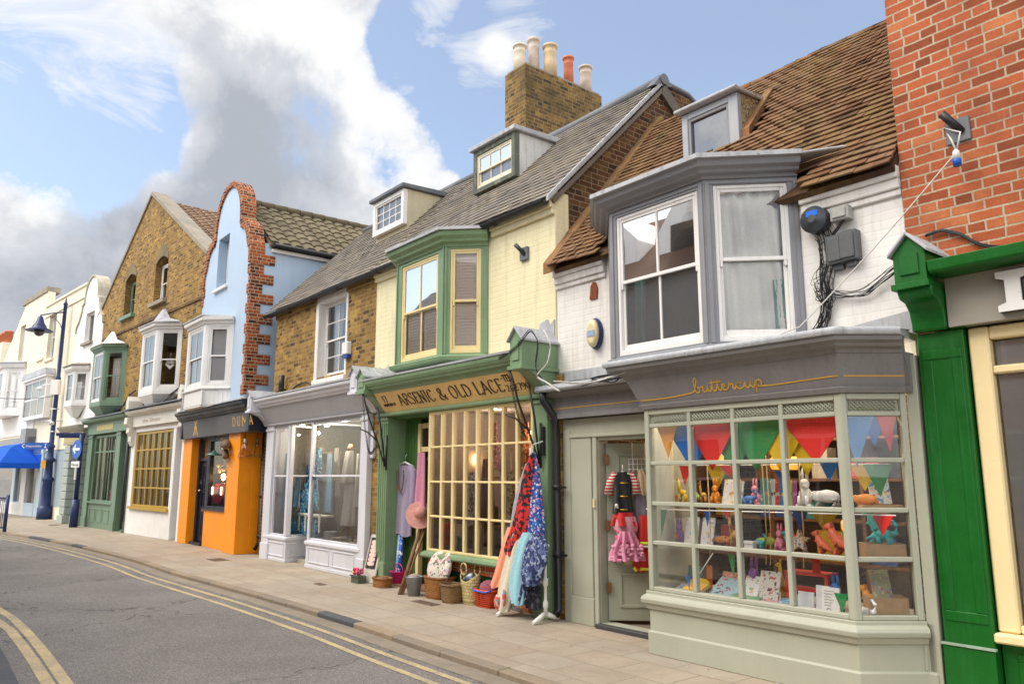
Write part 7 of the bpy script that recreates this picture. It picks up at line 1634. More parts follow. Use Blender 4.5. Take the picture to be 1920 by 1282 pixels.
# ---------------------------------------------------------------- things in other windows
for k, (x, c, lab) in enumerate(((-7.6, (.5, .03, .06), 'red'), (-7.0, (.4, .02, .1), 'crimson'), (-6.5, (.6, .3, .3), 'pink'))):
    m = MB(); m.box(x - .25, x + .25, .3, .7, .86, 1.2 + .2 * k); solo(m, 'reflection_box', '%s box standing in for a car reflection in the dull green shop window' % lab, 'box', B, speckle('box_%d' % k, c, [(.7, .5, .5)], 9), 'boxes standing in for a car reflection in the dull green shop', bev=.02)  # reddish boxes added in place of a red car's reflection in the glass
for k in range(6):
    x = s0 + .9 + k * .55; m = MB(); h = .35 + .1 * (k % 3); m.box(x - .2, x + .2, yD + .3, yD + .6, .6, .6 + h); m.lathe([(.12, 0), (.15, .2), (.1, .4)], (x, yD + .45, .6 + h), 10); cn = ['teal', 'amber', 'navy', 'orange', 'green', 'sky blue'][k]
    solo(m, 'display_goods', '%s goods stacked under the blue awning' % cn, 'goods', D, plain('goods_%d' % k, [(.02, .3, .35), (.55, .35, .05), (.03, .06, .3), (.5, .15, .03), (.05, .3, .08), (.15, .35, .55)][k], .5), 'goods in the awning shop window')
# ---------------------------------------------------------------- doorway of the sage shop
def door_pt(px, py, off=.0):
    """a point in front of the open door leaf"""
    best = min(((lambda q: abs((q[1] - .03) * math.cos(dl) - (q[0] + 6.30) * math.sin(dl) + off))(at(px, py, .02 * i)), i) for i in range(45)); return at(px, py, .02 * best[1])
p = door_pt(1175, 855, .06); t = thing('hook_rack', 'white wire rack of hooks hung over the sage door', 'hook rack', A, *p)
m = MB(); m.M = Md
for x in (.3, .44, .58): m.tube([(x, -.03, 1.62), (x, -.03, 1.95), (x, .02, 1.97)], .005, 5)
for z in (1.66, 1.72, 1.78): m.tube([(.25, -.03, z), (.66, -.03, z)], .004, 5)
for k in range(9): m.tube([(.26 + k * .048, -.03, 1.78), (.26 + k * .048, -.03, 1.64), (.26 + k * .048, -.07, 1.63), (.26 + k * .048, -.08, 1.67)], .004, 5)
part(m, 'wire', white, t)
def hung3(label, P_, mt, name, off, dep=.05, parts=None, amp=.01, folds=5, group=None):
    E = []
    for (xl, xr, yy) in P_:
        a = door_pt(xl, yy, off); b = door_pt(xr, yy, off); E.append((Vector(a), Vector(b)))
    m = MB(); n = len(E) - 1; ph = R.random() * 5; nrm = Vector((math.sin(dl), -math.cos(dl), 0))
    def fn(s, t):
        k = min(int(t * n), n - 1); f = t * n - k; a = 2 * PI * s
        l = E[k][0].lerp(E[k + 1][0], f); r = E[k][1].lerp(E[k + 1][1], f); c = (l + r) / 2; h = (r - l) / 2
        rp = amp * (.2 + t) * math.sin(folds * a + ph + t * 2)
        return c + h * (math.cos(a) * (1 + rp * 4)) + nrm * ((dep + rp * 2) * math.sin(a))
    m.grid(fn, 40, 16, True)
    if parts is None: return solo(m, name, label, name.replace('_', ' '), A, mt, group)
    return part(m, name, mt, parts)
p = door_pt(1168, 960, .1); t = thing('pirate_costume', 'black pirate waistcoat costume with red and white striped sleeves on the sage door', 'costume', A, *p)
blk = fabric('black_velvet', (.012, .012, .014))
hung3('', [(1158, 1176, 884), (1150, 1186, 892), (1152, 1184, 925), (1148, 1188, 962)], blk, 'waistcoat', .10, .05, t)
st_, nt_, bs_ = nmat('red_white_stripe'); wv_ = N(nt_, 'ShaderNodeTexWave', Vector=coords(nt_), Scale=9.0, _bands_direction='Z'); L(nt_, ramp(nt_, wv_.outputs[0], [(.45, (.7, .66, .6)), (.5, (.55, .02, .03))], 'CONSTANT'), bs_.inputs['Base Color']); bs_.inputs['Roughness'].default_value = .9
for (a, b, c) in (((1153, 886), (1144, 905), (1141, 926)), ((1182, 886), (1191, 905), (1194, 926))):
    m = MB(); m.tube([door_pt(*q, .10) for q in (a, b, c)], [.03, .045, .055], 10); part(m, 'sleeve', st_, t)
m = MB()
for yy in (905, 930, 955): m.tube([door_pt(1163, yy, .16), door_pt(1177, yy, .16)], .007, 6)
part(m, 'gold_clasp', plain('gold_braid', (.6, .35, .05), .4, .7), t)
m = MB(); q = door_pt(1156, 947, .16); m.ball(q, .02, .02, .02); m.tube([Vector(q) + Vector((-.025, 0, -.03)), Vector(q) + Vector((.025, 0, -.015))], .005, 5); m.tube([Vector(q) + Vector((.025, 0, -.03)), Vector(q) + Vector((-.025, 0, -.015))], .005, 5); part(m, 'badge', white, t)
hung3('', [(1152, 1186, 960), (1150, 1190, 970), (1146, 1192, 985)], fabric('scarlet_sash', (.6, .02, .02)), 'sash', .10, .06, t, .02)
m = MB(); q = door_pt(1167, 884, .1); m.tube([Vector(q) + Vector((-.08, -.05, -.03)), q, Vector(q) + Vector((.08, .05, -.03))], .008, 5); m.tube([q, Vector(q) + Vector((0, 0, .08))], .005, 5); part(m, 'hanger', linen, t)
pnk = fabric('pink_tulle', (.72, .27, .42)); pnk2 = fabric('hot_pink_satin', (.75, .08, .22))
p = door_pt(1172, 1010, .14); t = thing('fairy_costume', 'pink tulle fairy dress with gauze wings on the sage door', 'costume', A, *p)
hung3('', [(1156, 1192, 968), (1152, 1196, 990), (1158, 1190, 1004)], fabric('pink_net', (.62, .3, .36)), 'wings', .13, .03, t, .008)
hung3('', [(1162, 1188, 995), (1156, 1196, 1012), (1146, 1206, 1036), (1146, 1207, 1050)], pnk, 'skirt', .16, .09, t, .04, 9)
m = MB(); 
for k in range(60):
    xx = 1147 + 58 * R.random(); yy = 1020 + 32 * R.random(); m.ball(door_pt(xx, yy, .22 + .03 * R.random()), .028, .02, .02, n=6, m=4, wob=.35)
part(m, 'frill', pnk, t)
m = MB(); m.tube([door_pt(1172 + 17 * math.cos(a), 1003 + 14 * math.sin(a), .2) for a in [PI * i / 10 for i in range(11)]], .012, 6); m.tube([door_pt(1172 + 22 * math.cos(a), 985 + 14 * math.sin(a), .17) for a in [2 * PI * i / 16 - .9 for i in range(12)]], .006, 6); part(m, 'trim', pnk2, t)
p = door_pt(1205, 1030, .1); t = thing('life_jacket', 'red life jacket costume with yellow reflective bands on the sage door', 'costume', A, *p)
hung3('', [(1198, 1216, 965), (1196, 1218, 1000), (1194, 1220, 1040), (1186, 1222, 1062), (1188, 1220, 1070)], fabric('scarlet_jacket', (.62, .025, .015)), 'jacket', .07, .06, t, .012)
m = MB()
for yy in (1018, 1066): m.tube([door_pt(1200, yy, .15), door_pt(1222, yy + 1, .15)], .018, 6)
m.tube([door_pt(1188, 1063, .15), door_pt(1194, 1070, .15)], .018, 6); part(m, 'yellow_band', plain('fluorescent_yellow', (.75, .75, .05), .5), t)
m = MB(); m.tube([door_pt(1200, 1024, .155), door_pt(1222, 1025, .155)], .014, 6); part(m, 'silver_band', plain('silver_tape', (.6, .6, .55), .3), t)
hung3('tan canvas bag with red string hanging on the sage door', [(1198, 1206, 880), (1195, 1213, 892), (1195, 1214, 915), (1200, 1210, 928)], fabric('tan_canvas', (.55, .42, .28)), 'bag', .08, .03)
hung3('grey striped garment behind the tan bag on the sage door', [(1192, 1214, 925), (1190, 1216, 960), (1194, 1217, 985)], fabric('grey_violet_cloth', (.22, .2, .26)), 'garment', .05, .03)
# ---------------------------------------------------------------- inside the sage shop window
bunt = {'orange': (.75, .28, .01), 'blue': (.01, .14, .50), 'red': (.70, .02, .015), 'green': (.015, .22, .05), 'yellow': (.70, .46, .01), 'navy': (.01, .02, .10), 'sky blue': (.06, .30, .66)}
BM = {k: plain('bunting_' + k.replace(' ', '_'), v, .7, sc_=90, var=.1) for k, v in bunt.items()}
def bunting(label, flags, y0, zoff=0):
    t = None
    for k, (px, py, w, h, c, y) in enumerate(flags):
        u, z = A.P(px, py, y)
        if t is None:
            t = thing('bunting', label, 'bunting', A, u, y, z); first = (u, y, z)
        m = MB(); m.prism([(u - w / 2, z), (u + w / 2, z), (u + R.uniform(-.02, .02), z - h)], y, y + .003); part(m, 'flag', BM[c], t); last = (u, y, z)
    m = MB(); m.tube([(first[0] - .2, first[1] + .004, first[2]), (last[0] + .1, last[1] + .004, last[2])], .005, 5); part(m, 'string', linen, t)
bunting('bunting of large coloured triangles across the top of the sage shop window', [(1250, 797, .26, .32, 'orange', -.515), (1293, 794, .62, .46, 'blue', -.48), (1332, 791, .60, .45, 'red', -.50), (1372, 790, .62, .47, 'green', -.47), (1415, 786, .62, .46, 'green', -.50), (1462, 783, .60, .48, 'yellow', -.49), (1506, 781, .54, .50, 'yellow', -.46), (1525, 778, .64, .40, 'red', -.50)], -.5)
Mc, Lc = seg(Pb, 2); zc = zr[-1]
t = thing('bunting', 'short blue and red bunting in the angled end pane of the sage shop window', 'bunting', A, -2.95, -.4, zc)
for x, w_, h_, c, y_ in ((.14, .34, .42, 'sky blue', .10), (.30, .22, .26, 'blue', .11), (.42, .2, .30, 'red', .105)):
    m = MB(); m.M = Mc; m.prism([(max(.04, x - w_ / 2), zc), (min(Lc - .04, x + w_ / 2), zc), (x, zc - h_)], y_, y_ + .003); part(m, 'flag', BM[c], t)
m = MB(); m.M = Mc; m.tube([(.03, .12, zc), (Lc - .03, .12, zc)], .004, 5); part(m, 'string', linen, t)
bunting('second lower string of bunting inside the sage shop window', [(1285, 872, .16, .2, 'red', -.2), (1345, 872, .26, .25, 'yellow', -.2), (1365, 872, .2, .12, 'red', -.22), (1465, 882, .16, .12, 'blue', -.2), (1555, 862, .2, .18, 'blue', -.25), (1620, 870, .24, .22, 'yellow', -.2), (1645, 870, .24, .26, 'green', -.22)], -.2)
bunting('lowest string of bunting inside the sage shop window', [(1240, 955, .14, .28, 'green', -.45), (1327, 958, .08, .14, 'blue', -.4), (1362, 955, .1, .08, 'red', -.3), (1500, 960, .14, .15, 'navy', -.4), (1545, 960, .26, .16, 'yellow', -.15), (1655, 965, .17, .16, 'red', -.36)], -.3)
bunting('green paper triangles low in the sage shop window', [(1371, 1040, .07, .2, 'green', -.5), (1577, 1112, .12, .14, 'green', -.5), (1290, 1080, .05, .12, 'blue', -.5)], -.5)
z2 = A.P(1400, 947, -.3)[1]; z3 = A.P(1400, 1028, -.3)[1]; zf = .556
tm = MB(); tm.box(-5.06, -3.3, -.36, -.18, z2 - .015, z2); tm.box(-5.06, -3.05, -.38, -.18, z3 - .015, z3)
solo(tm, 'display_shelves', 'dark shelves across the inside of the sage shop window', 'shelves', A, plain('dark_shelf', (.13, .085, .05), .6))
for k, px in enumerate((1258, 1322, 1424, 1432, 1492, 1573)):
    a = at(px, 800, -.42); m = MB(); m.tube([(a[0], -.42, 2.2), (a[0] + .01, -.42, 1.2), (a[0] - .01, -.42, .9)], .006, 5); solo(m, 'hanging_string', ['leftmost', 'second', 'third', 'fourth', 'fifth', 'rightmost'][k] + ' pale string hanging in the sage shop window', 'string', A, plain('straw_string', (.55, .42, .2), .8) if k == 0 else bpy.data.materials['straw_string'], 'strings in the sage shop window')
def cover(i, base, sp): return speckle('cover_%s' % i, base, sp, 26, .35, .6)
wht = (.72, .70, .66)
BK = [  # px, base z, width, height, lean, depth, material, label
 (1370, z2, .17, .24, .3, -.3, cover('a', wht, [(.6, .25, .05), (.7, .55, .1)]), 'white picture book with orange animals on the upper shelf'),
 (1388, z2, .05, .22, .25, -.27, cover('b', (.6, .6, .6), [(.3, .3, .35)]), 'pale thin book beside the animal picture book'),
 (1438, z2, .10, .24, .05, -.3, cover('c', (.06, .33, .36), [(.7, .3, .3), (.7, .7, .65)]), 'teal covered book at the left of the upper book row'),
 (1453, z2, .04, .23, .05, -.28, cover('d', (.7, .68, .65), [(.1, .1, .1)]), 'white spined book in the upper book row'),
 (1460, z2, .04, .23, .1, -.28, cover('e', (.55, .05, .05), [(.7, .6, .5)]), 'red spined book in the upper book row'),
 (1473, z2, .09, .24, .05, -.3, cover('f', (.02, .2, .45), [(.75, .6, .05), (.7, .05, .05)]), 'blue book with yellow face in the upper book row'),
 (1486, z2, .03, .22, .05, -.28, cover('g', (.65, .5, .1), [(.1, .3, .2)]), 'yellow spined book in the upper book row'),
 (1494, z2, .03, .22, .05, -.28, cover('h', (.35, .1, .35), [(.6, .3, .5)]), 'purple spined book in the upper book row'),
 (1293, z3, .15, .26, .25, -.32, cover('i', wht, [(.1, .4, .6), (.55, .3, .12)]), 'white animal picture book, left of the pair on the lower shelf'),
 (1323, z3, .14, .26, .25, -.30, cover('j', wht, [(.6, .55, .2), (.3, .3, .4)]), 'white elephant picture book, right of the pair on the lower shelf'),
 (1288, zf, .25, .22, .2, -.1, cover('k', (.05, .26, .28), [(.4, .08, .2), (.1, .4, .4)]), 'teal and plum book standing on the window floor at left'),
 (1325, zf, .06, .24, .05, -.12, cover('l', (.62, .2, .05), [(.5, .1, .03)]), 'orange book standing on the window floor'),
 (1360, zf, .24, .22, .5, -.15, cover('m', (.72, .28, .22), [(.2, .1, .1), (.75, .5, .4)]), 'coral patterned book leaning at the back of the window floor'),
 (1345, zf, .3, .28, 1.0, -.35, cover('n', (.42, .6, .68), [(.05, .08, .2), (.6, .1, .1)]), 'pale blue patterned board lying tilted in the sage window'),
 (1395, zf, .16, .24, .6, -.3, cover('o', wht, [(.2, .4, .15), (.65, .3, .1)]), 'white and green patterned card in the sage window'),
 (1432, zf, .21, .27, .3, -.25, cover('p', (.74, .70, .62), [(.05, .05, .08), (.6, .08, .06)]), 'white board of small icons with wooden edge in the sage window'),
 (1376, zf, .3, .17, 1.3, -.47, cover('q', (.1, .38, .2), [(.6, .6, .3), (.6, .2, .1)]), 'green patterned book lying flat in the sage window'),
 (1428, zf, .22, .14, 1.3, -.45, cover('r', (.75, .35, .4), [(.7, .6, .2), (.5, .1, .3)]), 'pink patterned book lying flat in the sage window'),
 (1462, zf, .24, .2, 1.25, -.48, cover('s', (.12, .33, .50), [(.6, .65, .7), (.3, .5, .6)]), 'blue patterned book lying flat in the sage window'),
 (1275, zf, .3, .2, 1.25, -.42, cover('t', (.55, .6, .62), [(.05, .2, .5), (.1, .4, .6)]), 'pale box with blue shapes lying at the left of the sage window'),
 (1290, zf + .05, .2, .16, 1.25, -.47, cover('u', (.75, .42, .03), [(.7, .6, .3), (.6, .25, .05)]), 'yellow box lying at the left of the sage window'),
 (1502, zf, .14, .16, .1, -.46, plain('blank_card', (.62, .62, .64), .6, var=.03), 'blank white card standing on the window floor'),
 (1533, zf, .12, .22, .1, -.44, plain('fold_card', (.66, .66, .66), .6, var=.03), 'white folded card behind the written card'),
 (1548, zf, .15, .22, .08, -.48, plain('written_card', (.7, .69, .66), .6, var=.03), 'white card with handwriting standing on the window floor'),
 (1657, z2 + .04, .16, .27, .35, -.2, cover('v', (.62, .66, .7), [(.7, .55, .05), (.55, .05, .08), (.05, .25, .5)]), 'bright painted book leaning in the angled end pane'),
 (1648, zf + .1, .15, .28, .5, -.22, cover('w', (.3, .34, .2), [(.5, .1, .1), (.6, .5, .3), (.2, .2, .4)]), 'mottled green book leaning in the low wooden crate'),
]
for (px, zb, w, h, lean, y, mt, lab) in BK:
    rt = 1 if 'angled' in lab or 'crate' in lab else 0
    u = A.P(px, 1000, y)[0]; m = MB(); m.M = T(u - w / 2, y, zb + .004, R.uniform(-.06, .06) + rt * .7) @ Matrix.Rotation(-lean, 4, 'X')
    m.box(0, w, 0, .018 if lean < .9 else .035, 0, h)
    if 'handwriting' in lab:
        o = solo(m, 'card', lab, 'card', A, mt); m = MB(); m.M = T(u - w / 2, y, zb + .004) @ Matrix.Rotation(-lean, 4, 'X')
        for q in range(6): m.ribbon([(.02 + .012 * i, .19 - q * .022 + .003 * math.sin(i * 2.1 + q)) for i in range(8 - (q % 3))], .0012, -.004, .002)
        m.ribbon([(.06 + .02 * math.cos(a), .045 + .014 * math.sin(a)) for a in [.6 * i for i in range(11)]], .0015, -.004, .002); part(m, 'handwriting', ink, o)
    else: solo(m, 'card' if 'card' in lab and 'board' not in lab else 'book', lab, 'card' if 'card' in lab and 'board' not in lab else 'book', A, mt, bev=.002)
def animal(name, label, px, zb, y, s, mt, kind, flip=1):
    u = A.P(px, 1000, y)[0]; m = MB(); m.M = T(u, y, zb) @ Matrix.Diagonal((s * flip, s, s, 1))
    if kind == 'rabbit':
        m.ball((0, 0, .32), .24, .2, .32, n=8, m=6); m.ball((.02, -.06, .72), .17, .15, .17, n=8, m=6); m.ball((.08, -.16, .66), .08, .08, .07, n=7, m=5)
        for x in (-.07, .09): m.tube([(x, 0, .84), (x - .02, .02, 1.02), (x, .03, 1.22)], [.045, .06, .015], 6)
        for x in (-.12, .14): m.tube([(x, -.16, .35), (x, -.2, .05)], [.06, .07], 6); m.ball((x * 1.3, -.1, .06), .12, .16, .06, n=8, m=5)
    elif kind == 'bear':
        m.ball((0, 0, .38), .46, .2, .22, n=9, m=6); m.ball((-.3, 0, .36), .22, .2, .2, n=8, m=6); m.tube([(-.4, 0, .42), (-.62, 0, .36), (-.78, 0, .28)], [.15, .12, .06], 7); m.ball((-.55, -.08, .48), .035); m.ball((-.55, .08, .48), .035)
        for x in (-.28, .3):
            for q in (-.1, .1): m.tube([(x, q, .3), (x + .02, q, .12), (x - .04, q, .02)], [.1, .08, .09], 7)
    elif kind == 'trex':
        m.tube([(.55, 0, .12), (.35, 0, .28), (.08, 0, .42), (-.08, 0, .66), (-.12, 0, .82)], [.03, .1, .2, .14, .1], 8); m.tube([(-.08, 0, .88), (-.25, 0, .86), (-.36, 0, .82)], [.13, .1, .06], 8)
        for q in (-.13, .13): m.tube([(.06, q, .4), (.14, q, .22), (.04, q, .1), (.0, q, .02)], [.13, .09, .06, .06], 7); m.ball((-.04, q, .02), .1, .06, .03, n=7, m=4); m.tube([(-.1, q * .8, .6), (-.2, q, .54)], [.04, .02], 5)
    elif kind == 'sauropod':
        m.ball((0, 0, .32), .34, .18, .2, n=9, m=6); m.tube([(.25, 0, .34), (.42, 0, .42), (.46, 0, .66), (.36, 0, .78)], [.13, .09, .07, .05], 7); m.ball((.33, 0, .8), .09, .06, .06); m.tube([(-.25, 0, .32), (-.5, 0, .2), (-.7, 0, .12)], [.14, .07, .02], 7)
        for x in (-.18, .18):
            for q in (-.1, .1): m.tube([(x, q, .25), (x, q, .0)], [.08, .07], 6)
    elif kind == 'giraffe':
        m.ball((0, 0, .45), .22, .1, .14, n=9, m=6); m.tube([(-.14, 0, .5), (-.2, 0, .8), (-.22, 0, 1.05)], [.09, .06, .05], 7); m.tube([(-.2, 0, 1.08), (-.34, 0, 1.02)], [.065, .04], 6)
        for q in (-.03, .03): m.tube([(-.19, q, 1.1), (-.18, q, 1.2)], .014, 5)
        for x in (-.14, .15):
            for q in (-.06, .06): m.tube([(x, q, .4), (x, q, 0)], [.05, .035], 6)
    solo(m, name, label, 'ornament', A, mt)
por = plain('white_porcelain', (.78, .76, .73), .35, var=.03); crl = plain('coral_plastic', (.80, .17, .09), .45, var=.05); tq = plain('turquoise_plastic', (.03, .48, .46), .4, var=.05)
animal('rabbit_figure', 'white faceted rabbit figure on the upper shelf', 1515, z2, -.3, .27, por, 'rabbit'); animal('bear_figure', 'white faceted polar bear figure beside the rabbit', 1556, z2, -.3, .25, por, 'bear')
animal('dinosaur_figure', 'small coral dinosaur figure beside the star', 1537, z3, -.32, .20, crl, 'trex'); animal('dinosaur_figure', 'large coral dinosaur figure right of the small coral one', 1566, z3, -.3, .27, crl, 'trex')
animal('dinosaur_figure', 'turquoise long necked dinosaur at the front of the angled pane', 1658, z3 + .12, -.26, .22, tq, 'sauropod'); animal('dinosaur_figure', 'turquoise standing dinosaur behind the long necked one', 1641, z3 + .12, -.12, .26, tq, 'trex')
animal('giraffe_figure', 'patchy wooden giraffe toy on the lower shelf', 1378, z3, -.28, .26, speckle('giraffe_print', (.62, .36, .08), [(.2, .07, .02)], 30), 'giraffe'); animal('giraffe_figure', 'small giraffe toy on the upper shelf at left', 1322, z2, -.22, .18, bpy.data.materials['giraffe_print'], 'giraffe')
animal('tiger_figure', 'small orange striped toy beside the wooden giraffe', 1357, z3, -.3, .17, speckle('tiger_print', (.6, .22, .03), [(.05, .02, .01)], 40), 'bear'); animal('unicorn_figure', 'white dinosaur figure low beside the corner post', 1609, zf, -.45, .2, por, 'sauropod', 1)
TC = {'yellow': (.75, .5, .03), 'red': (.62, .03, .02), 'blue': (.02, .16, .5), 'lime': (.35, .5, .05), 'pink': (.75, .25, .35), 'orange': (.8, .28, .02), 'purple': (.25, .07, .35), 'white': (.72, .7, .66), 'teal': (.03, .33, .33)}
TM = {k: plain('toy_%s' % k, v, .55, var=.08) for k, v in TC.items()}
for k, (px, zb, y, s_, c, kind, kn, pl_) in enumerate(((1262, z2, -.2, .16, 'red', 'bear', 'bear', 'at the left end of the upper shelf'), (1283, z2, -.24, .22, 'yellow', 'giraffe', 'giraffe', 'near the left end of the upper shelf'), (1304, z2, -.2, .18, 'lime', 'trex', 'dinosaur', 'left on the upper shelf'), (1345, z2, -.21, .2, 'orange', 'rabbit', 'rabbit', 'behind the animal book on the upper shelf'), (1408, z2, -.24, .17, 'blue', 'sauropod', 'dinosaur', 'left of the teal book'), (1420, z2, -.2, .2, 'pink', 'rabbit', 'rabbit', 'beside the teal book'),
    (1258, z3, -.24, .2, 'red', 'trex', 'dinosaur', 'at the left end of the lower shelf'), (1275, z3, -.2, .2, 'purple', 'rabbit', 'rabbit', 'left on the lower shelf'), (1345, z3, -.23, .16, 'blue', 'bear', 'bear', 'left of the orange striped toy'), (1422, z3, -.24, .16, 'teal', 'sauropod', 'dinosaur', 'right of the small white box'), (1440, z3, -.2, .18, 'lime', 'bear', 'bear', 'at the middle of the lower shelf'), (1462, z3, -.24, .2, 'pink', 'rabbit', 'rabbit', 'left of the teal toy on the lower shelf'), (1478, z3, -.27, .18, 'teal', 'trex', 'dinosaur', 'left of the multicoloured star'), (1487, z3, -.22, .22, 'red', 'trex', 'dinosaur', 'just left of the multicoloured star'),
    (1312, zf, -.2, .22, 'yellow', 'bear', 'bear', 'on the window floor at left'), (1410, zf, -.12, .3, 'purple', 'rabbit', 'rabbit', 'at the back of the window floor'), (1470, zf, -.1, .3, 'yellow', 'giraffe', 'giraffe', 'at the back of the window floor'), (1560, zf, -.2, .26, 'blue', 'rabbit', 'rabbit', 'behind the white cards'), (1620, zf, -.2, .24, 'orange', 'trex', 'dinosaur', 'left of the low wooden crate'), (1630, z2, -.2, .2, 'orange', 'bear', 'bear', 'left of the bright painted book'))):
    animal('toy_figure', '%s toy %s %s' % (c, kn, pl_), px, zb, y, s_, TM[c], kind)
def box_at(px, zb, w, d, h, y, mt, name, label, cat, rot=0):
    u = A.P(px, 1000, y)[0]; m = MB(); m.M = T(u, y, zb, rot); m.box(-w / 2, w / 2, -d / 2, d / 2, 0, .012); m.box(-w / 2, w / 2, -d / 2, -d / 2 + .012, .012, h); m.box(-w / 2, w / 2, d / 2 - .012, d / 2, .012, h); m.box(-w / 2, -w / 2 + .012, -d / 2 + .012, d / 2 - .012, .012, h); m.box(w / 2 - .012, w / 2, -d / 2 + .012, d / 2 - .012, .012, h); solo(m, name, label, cat, A, mt)
box_at(1652, z3 - .0, .3, .2, .12, -.22, pine, 'wooden_crate', 'wooden crate carrying the turquoise dinosaurs', 'crate', .7); box_at(1655, z2, .3, .16, .035, -.2, pine, 'wooden_tray', 'wooden tray under the bright painted book', 'tray', .7); box_at(1650, zf, .28, .22, .17, -.22, pine, 'wooden_crate', 'low wooden crate on the window floor in the angled end', 'crate', .7)
m = MB(); u = A.P(1500, 1000, -.3)[0]; st5 = [(math.sin(PI * i / 5) * (.1 if i % 2 == 0 else .045), .1 + math.cos(PI * i / 5) * (.1 if i % 2 == 0 else .045)) for i in range(10)]; m.prism([(u + a, z3 + b) for a, b in st5], -.33, -.29); solo(m, 'star_ornament', 'multicoloured star ornament on the lower shelf', 'ornament', A, speckle('star_print', (.6, .5, .45), [(.5, .1, .1), (.1, .3, .4), (.1, .1, .1), (.6, .4, .1)], 60))
m = MB(); u = A.P(1510, 1000, -.15)[0]; m.box(u - .2, u + .2, -.2, -.02, zf + .26, zf + .285); m.box(u - .2, u + .2, -.2, -.02, zf + .12, zf + .145); m.box(u + .05, u + .1, -.16, -.12, zf + .285, z3 - .03); m.box(u - .2, u - .17, -.19, -.16, zf, zf + .26); m.box(u + .17, u + .2, -.19, -.16, zf, zf + .26); solo(m, 'toy_track', 'red wooden toy tower on the window floor', 'toy', A, plain('toy_red', (.6, .03, .02), .5))
cl = MB(); u = A.P(1405, 1000, -.3)[0]; cl.box(u - .06, u + .06, -.34, -.26, z3 + .05, z3 + .07); cl.box(u - .04, u + .05, -.33, -.27, z3 + .003, z3 + .05); solo(cl, 'white_box', 'small white box on the lower shelf', 'box', A, por)
# back of the sage shop: shelving with goods and lit lamps
m = MB()
for z in (.7, 1.15, 1.6, 2.05): m.box(-6.4, -3.0, 1.75, 2.1, z, z + .03)
for u in (-6.4, -5.3, -4.2, -3.1): m.box(u, u + .04, 1.752, 2.098, .03, 2.3)
sh_ = solo(m, 'back_shelving', 'timber shelving at the back of the sage shop', 'shelving', A, wood)
for k in range(20):
    q, c_ = k % 4, k // 4; z = [.73, 1.18, 1.63, 2.08][q]; u = -6.2 + c_ * .62 + R.uniform(0, .2); w, h = R.uniform(.16, .36), R.uniform(.18, .36); m = MB(); m.box(u, u + w, 1.8, 2.0, z + .001, z + h)
    cn = ['red', 'yellow', 'teal', 'white', 'orange', 'blue', 'brown'][k % 7]
    solo(m, 'boxed_toy', '%s boxed toy %s of the %s back shelf in sage shop' % (cn, ['at the left end', 'left of centre', 'in the middle', 'right of centre', 'at the right end'][c_], ['lowest', 'second lowest', 'second highest', 'highest'][q]), 'box', A, plain('toy_box_%d' % (k % 7), [(.5, .05, .04), (.6, .4, .05), (.05, .3, .3), (.6, .58, .5), (.6, .22, .03), (.05, .12, .4), (.2, .1, .05)][k % 7], .5) if k < 7 else bpy.data.materials['toy_box_%d' % (k % 7)], 'boxed toys at the back of the sage shop')
glow = plain('lit_shade', (.9, .5, .1), .5, emit=(1, .42, .05), es=.4, bmp=0)
for k, (px, py, lab) in enumerate(((1346, 862, 'left'), (1456, 868, 'middle'), (1487, 868, 'right'), (1590, 985, 'lowest, broad'))):
    p = at(px, py, 1.1 if k < 3 else .5); w = .07 if k < 3 else .06; t = thing('lit_lamp', 'glowing orange lamp in the sage shop, %s of four' % lab, 'lamp', A, *p, 'orange lamps in the sage shop'); m = MB(); m.lathe([(w * .7, -w), (w, -w * .5), (w, w * .6), (w * .6, w)], p, 16); part(m, 'shade', glow, t); m = MB(); m.tube([(p[0], p[1], p[2] + w), (p[0], p[1], 2.6)], .008, 5); part(m, 'flex', cable, t)
lamp('shop_light', A, -4.8, -.3, 2.5, 11, (1, .88, .7)); lamp('shop_light', A, -4.0, -.3, 2.5, 11, (1, .88, .7)); lamp('shop_light', A, -3.25, -.15, 2.5, 9, (1, .85, .65)); lamp('shop_light', A, -4.4, 1.2, 2.3, 10, (1, .7, .4), .15); lamp('shop_light', A, -5.6, 1.0, 2.3, 3, (1, .72, .45), .15)
lamp('shop_light', A, -9.0, .5, 2.45, 5, (1, .85, .7)); lamp('shop_light', A, -7.9, .5, 2.45, 5, (1, .85, .7)); lamp('shop_light', A, -8.6, 1.2, 2.3, 5, (1, .62, .3), .1); lamp('shop_light', A, -13.2, .2, 2.5, 20, (1, .86, .65), .1); lamp('shop_light', A, -14.6, .3, 2.5, 9, (1, .86, .65), .1); lamp('shop_light', A, -18.7, .8, 2.2, 7, (1, .7, .4), .1)
lamp('shop_light', B, -7, 1.2, 2.7, 14, (1, .75, .5), .1); lamp('shop_light', B, -2.6, 1.2, 2.7, 12, (1, .8, .55), .1); lamp('shop_light', D, -9, 2, 2.6, 10, (1, .85, .7), .1)

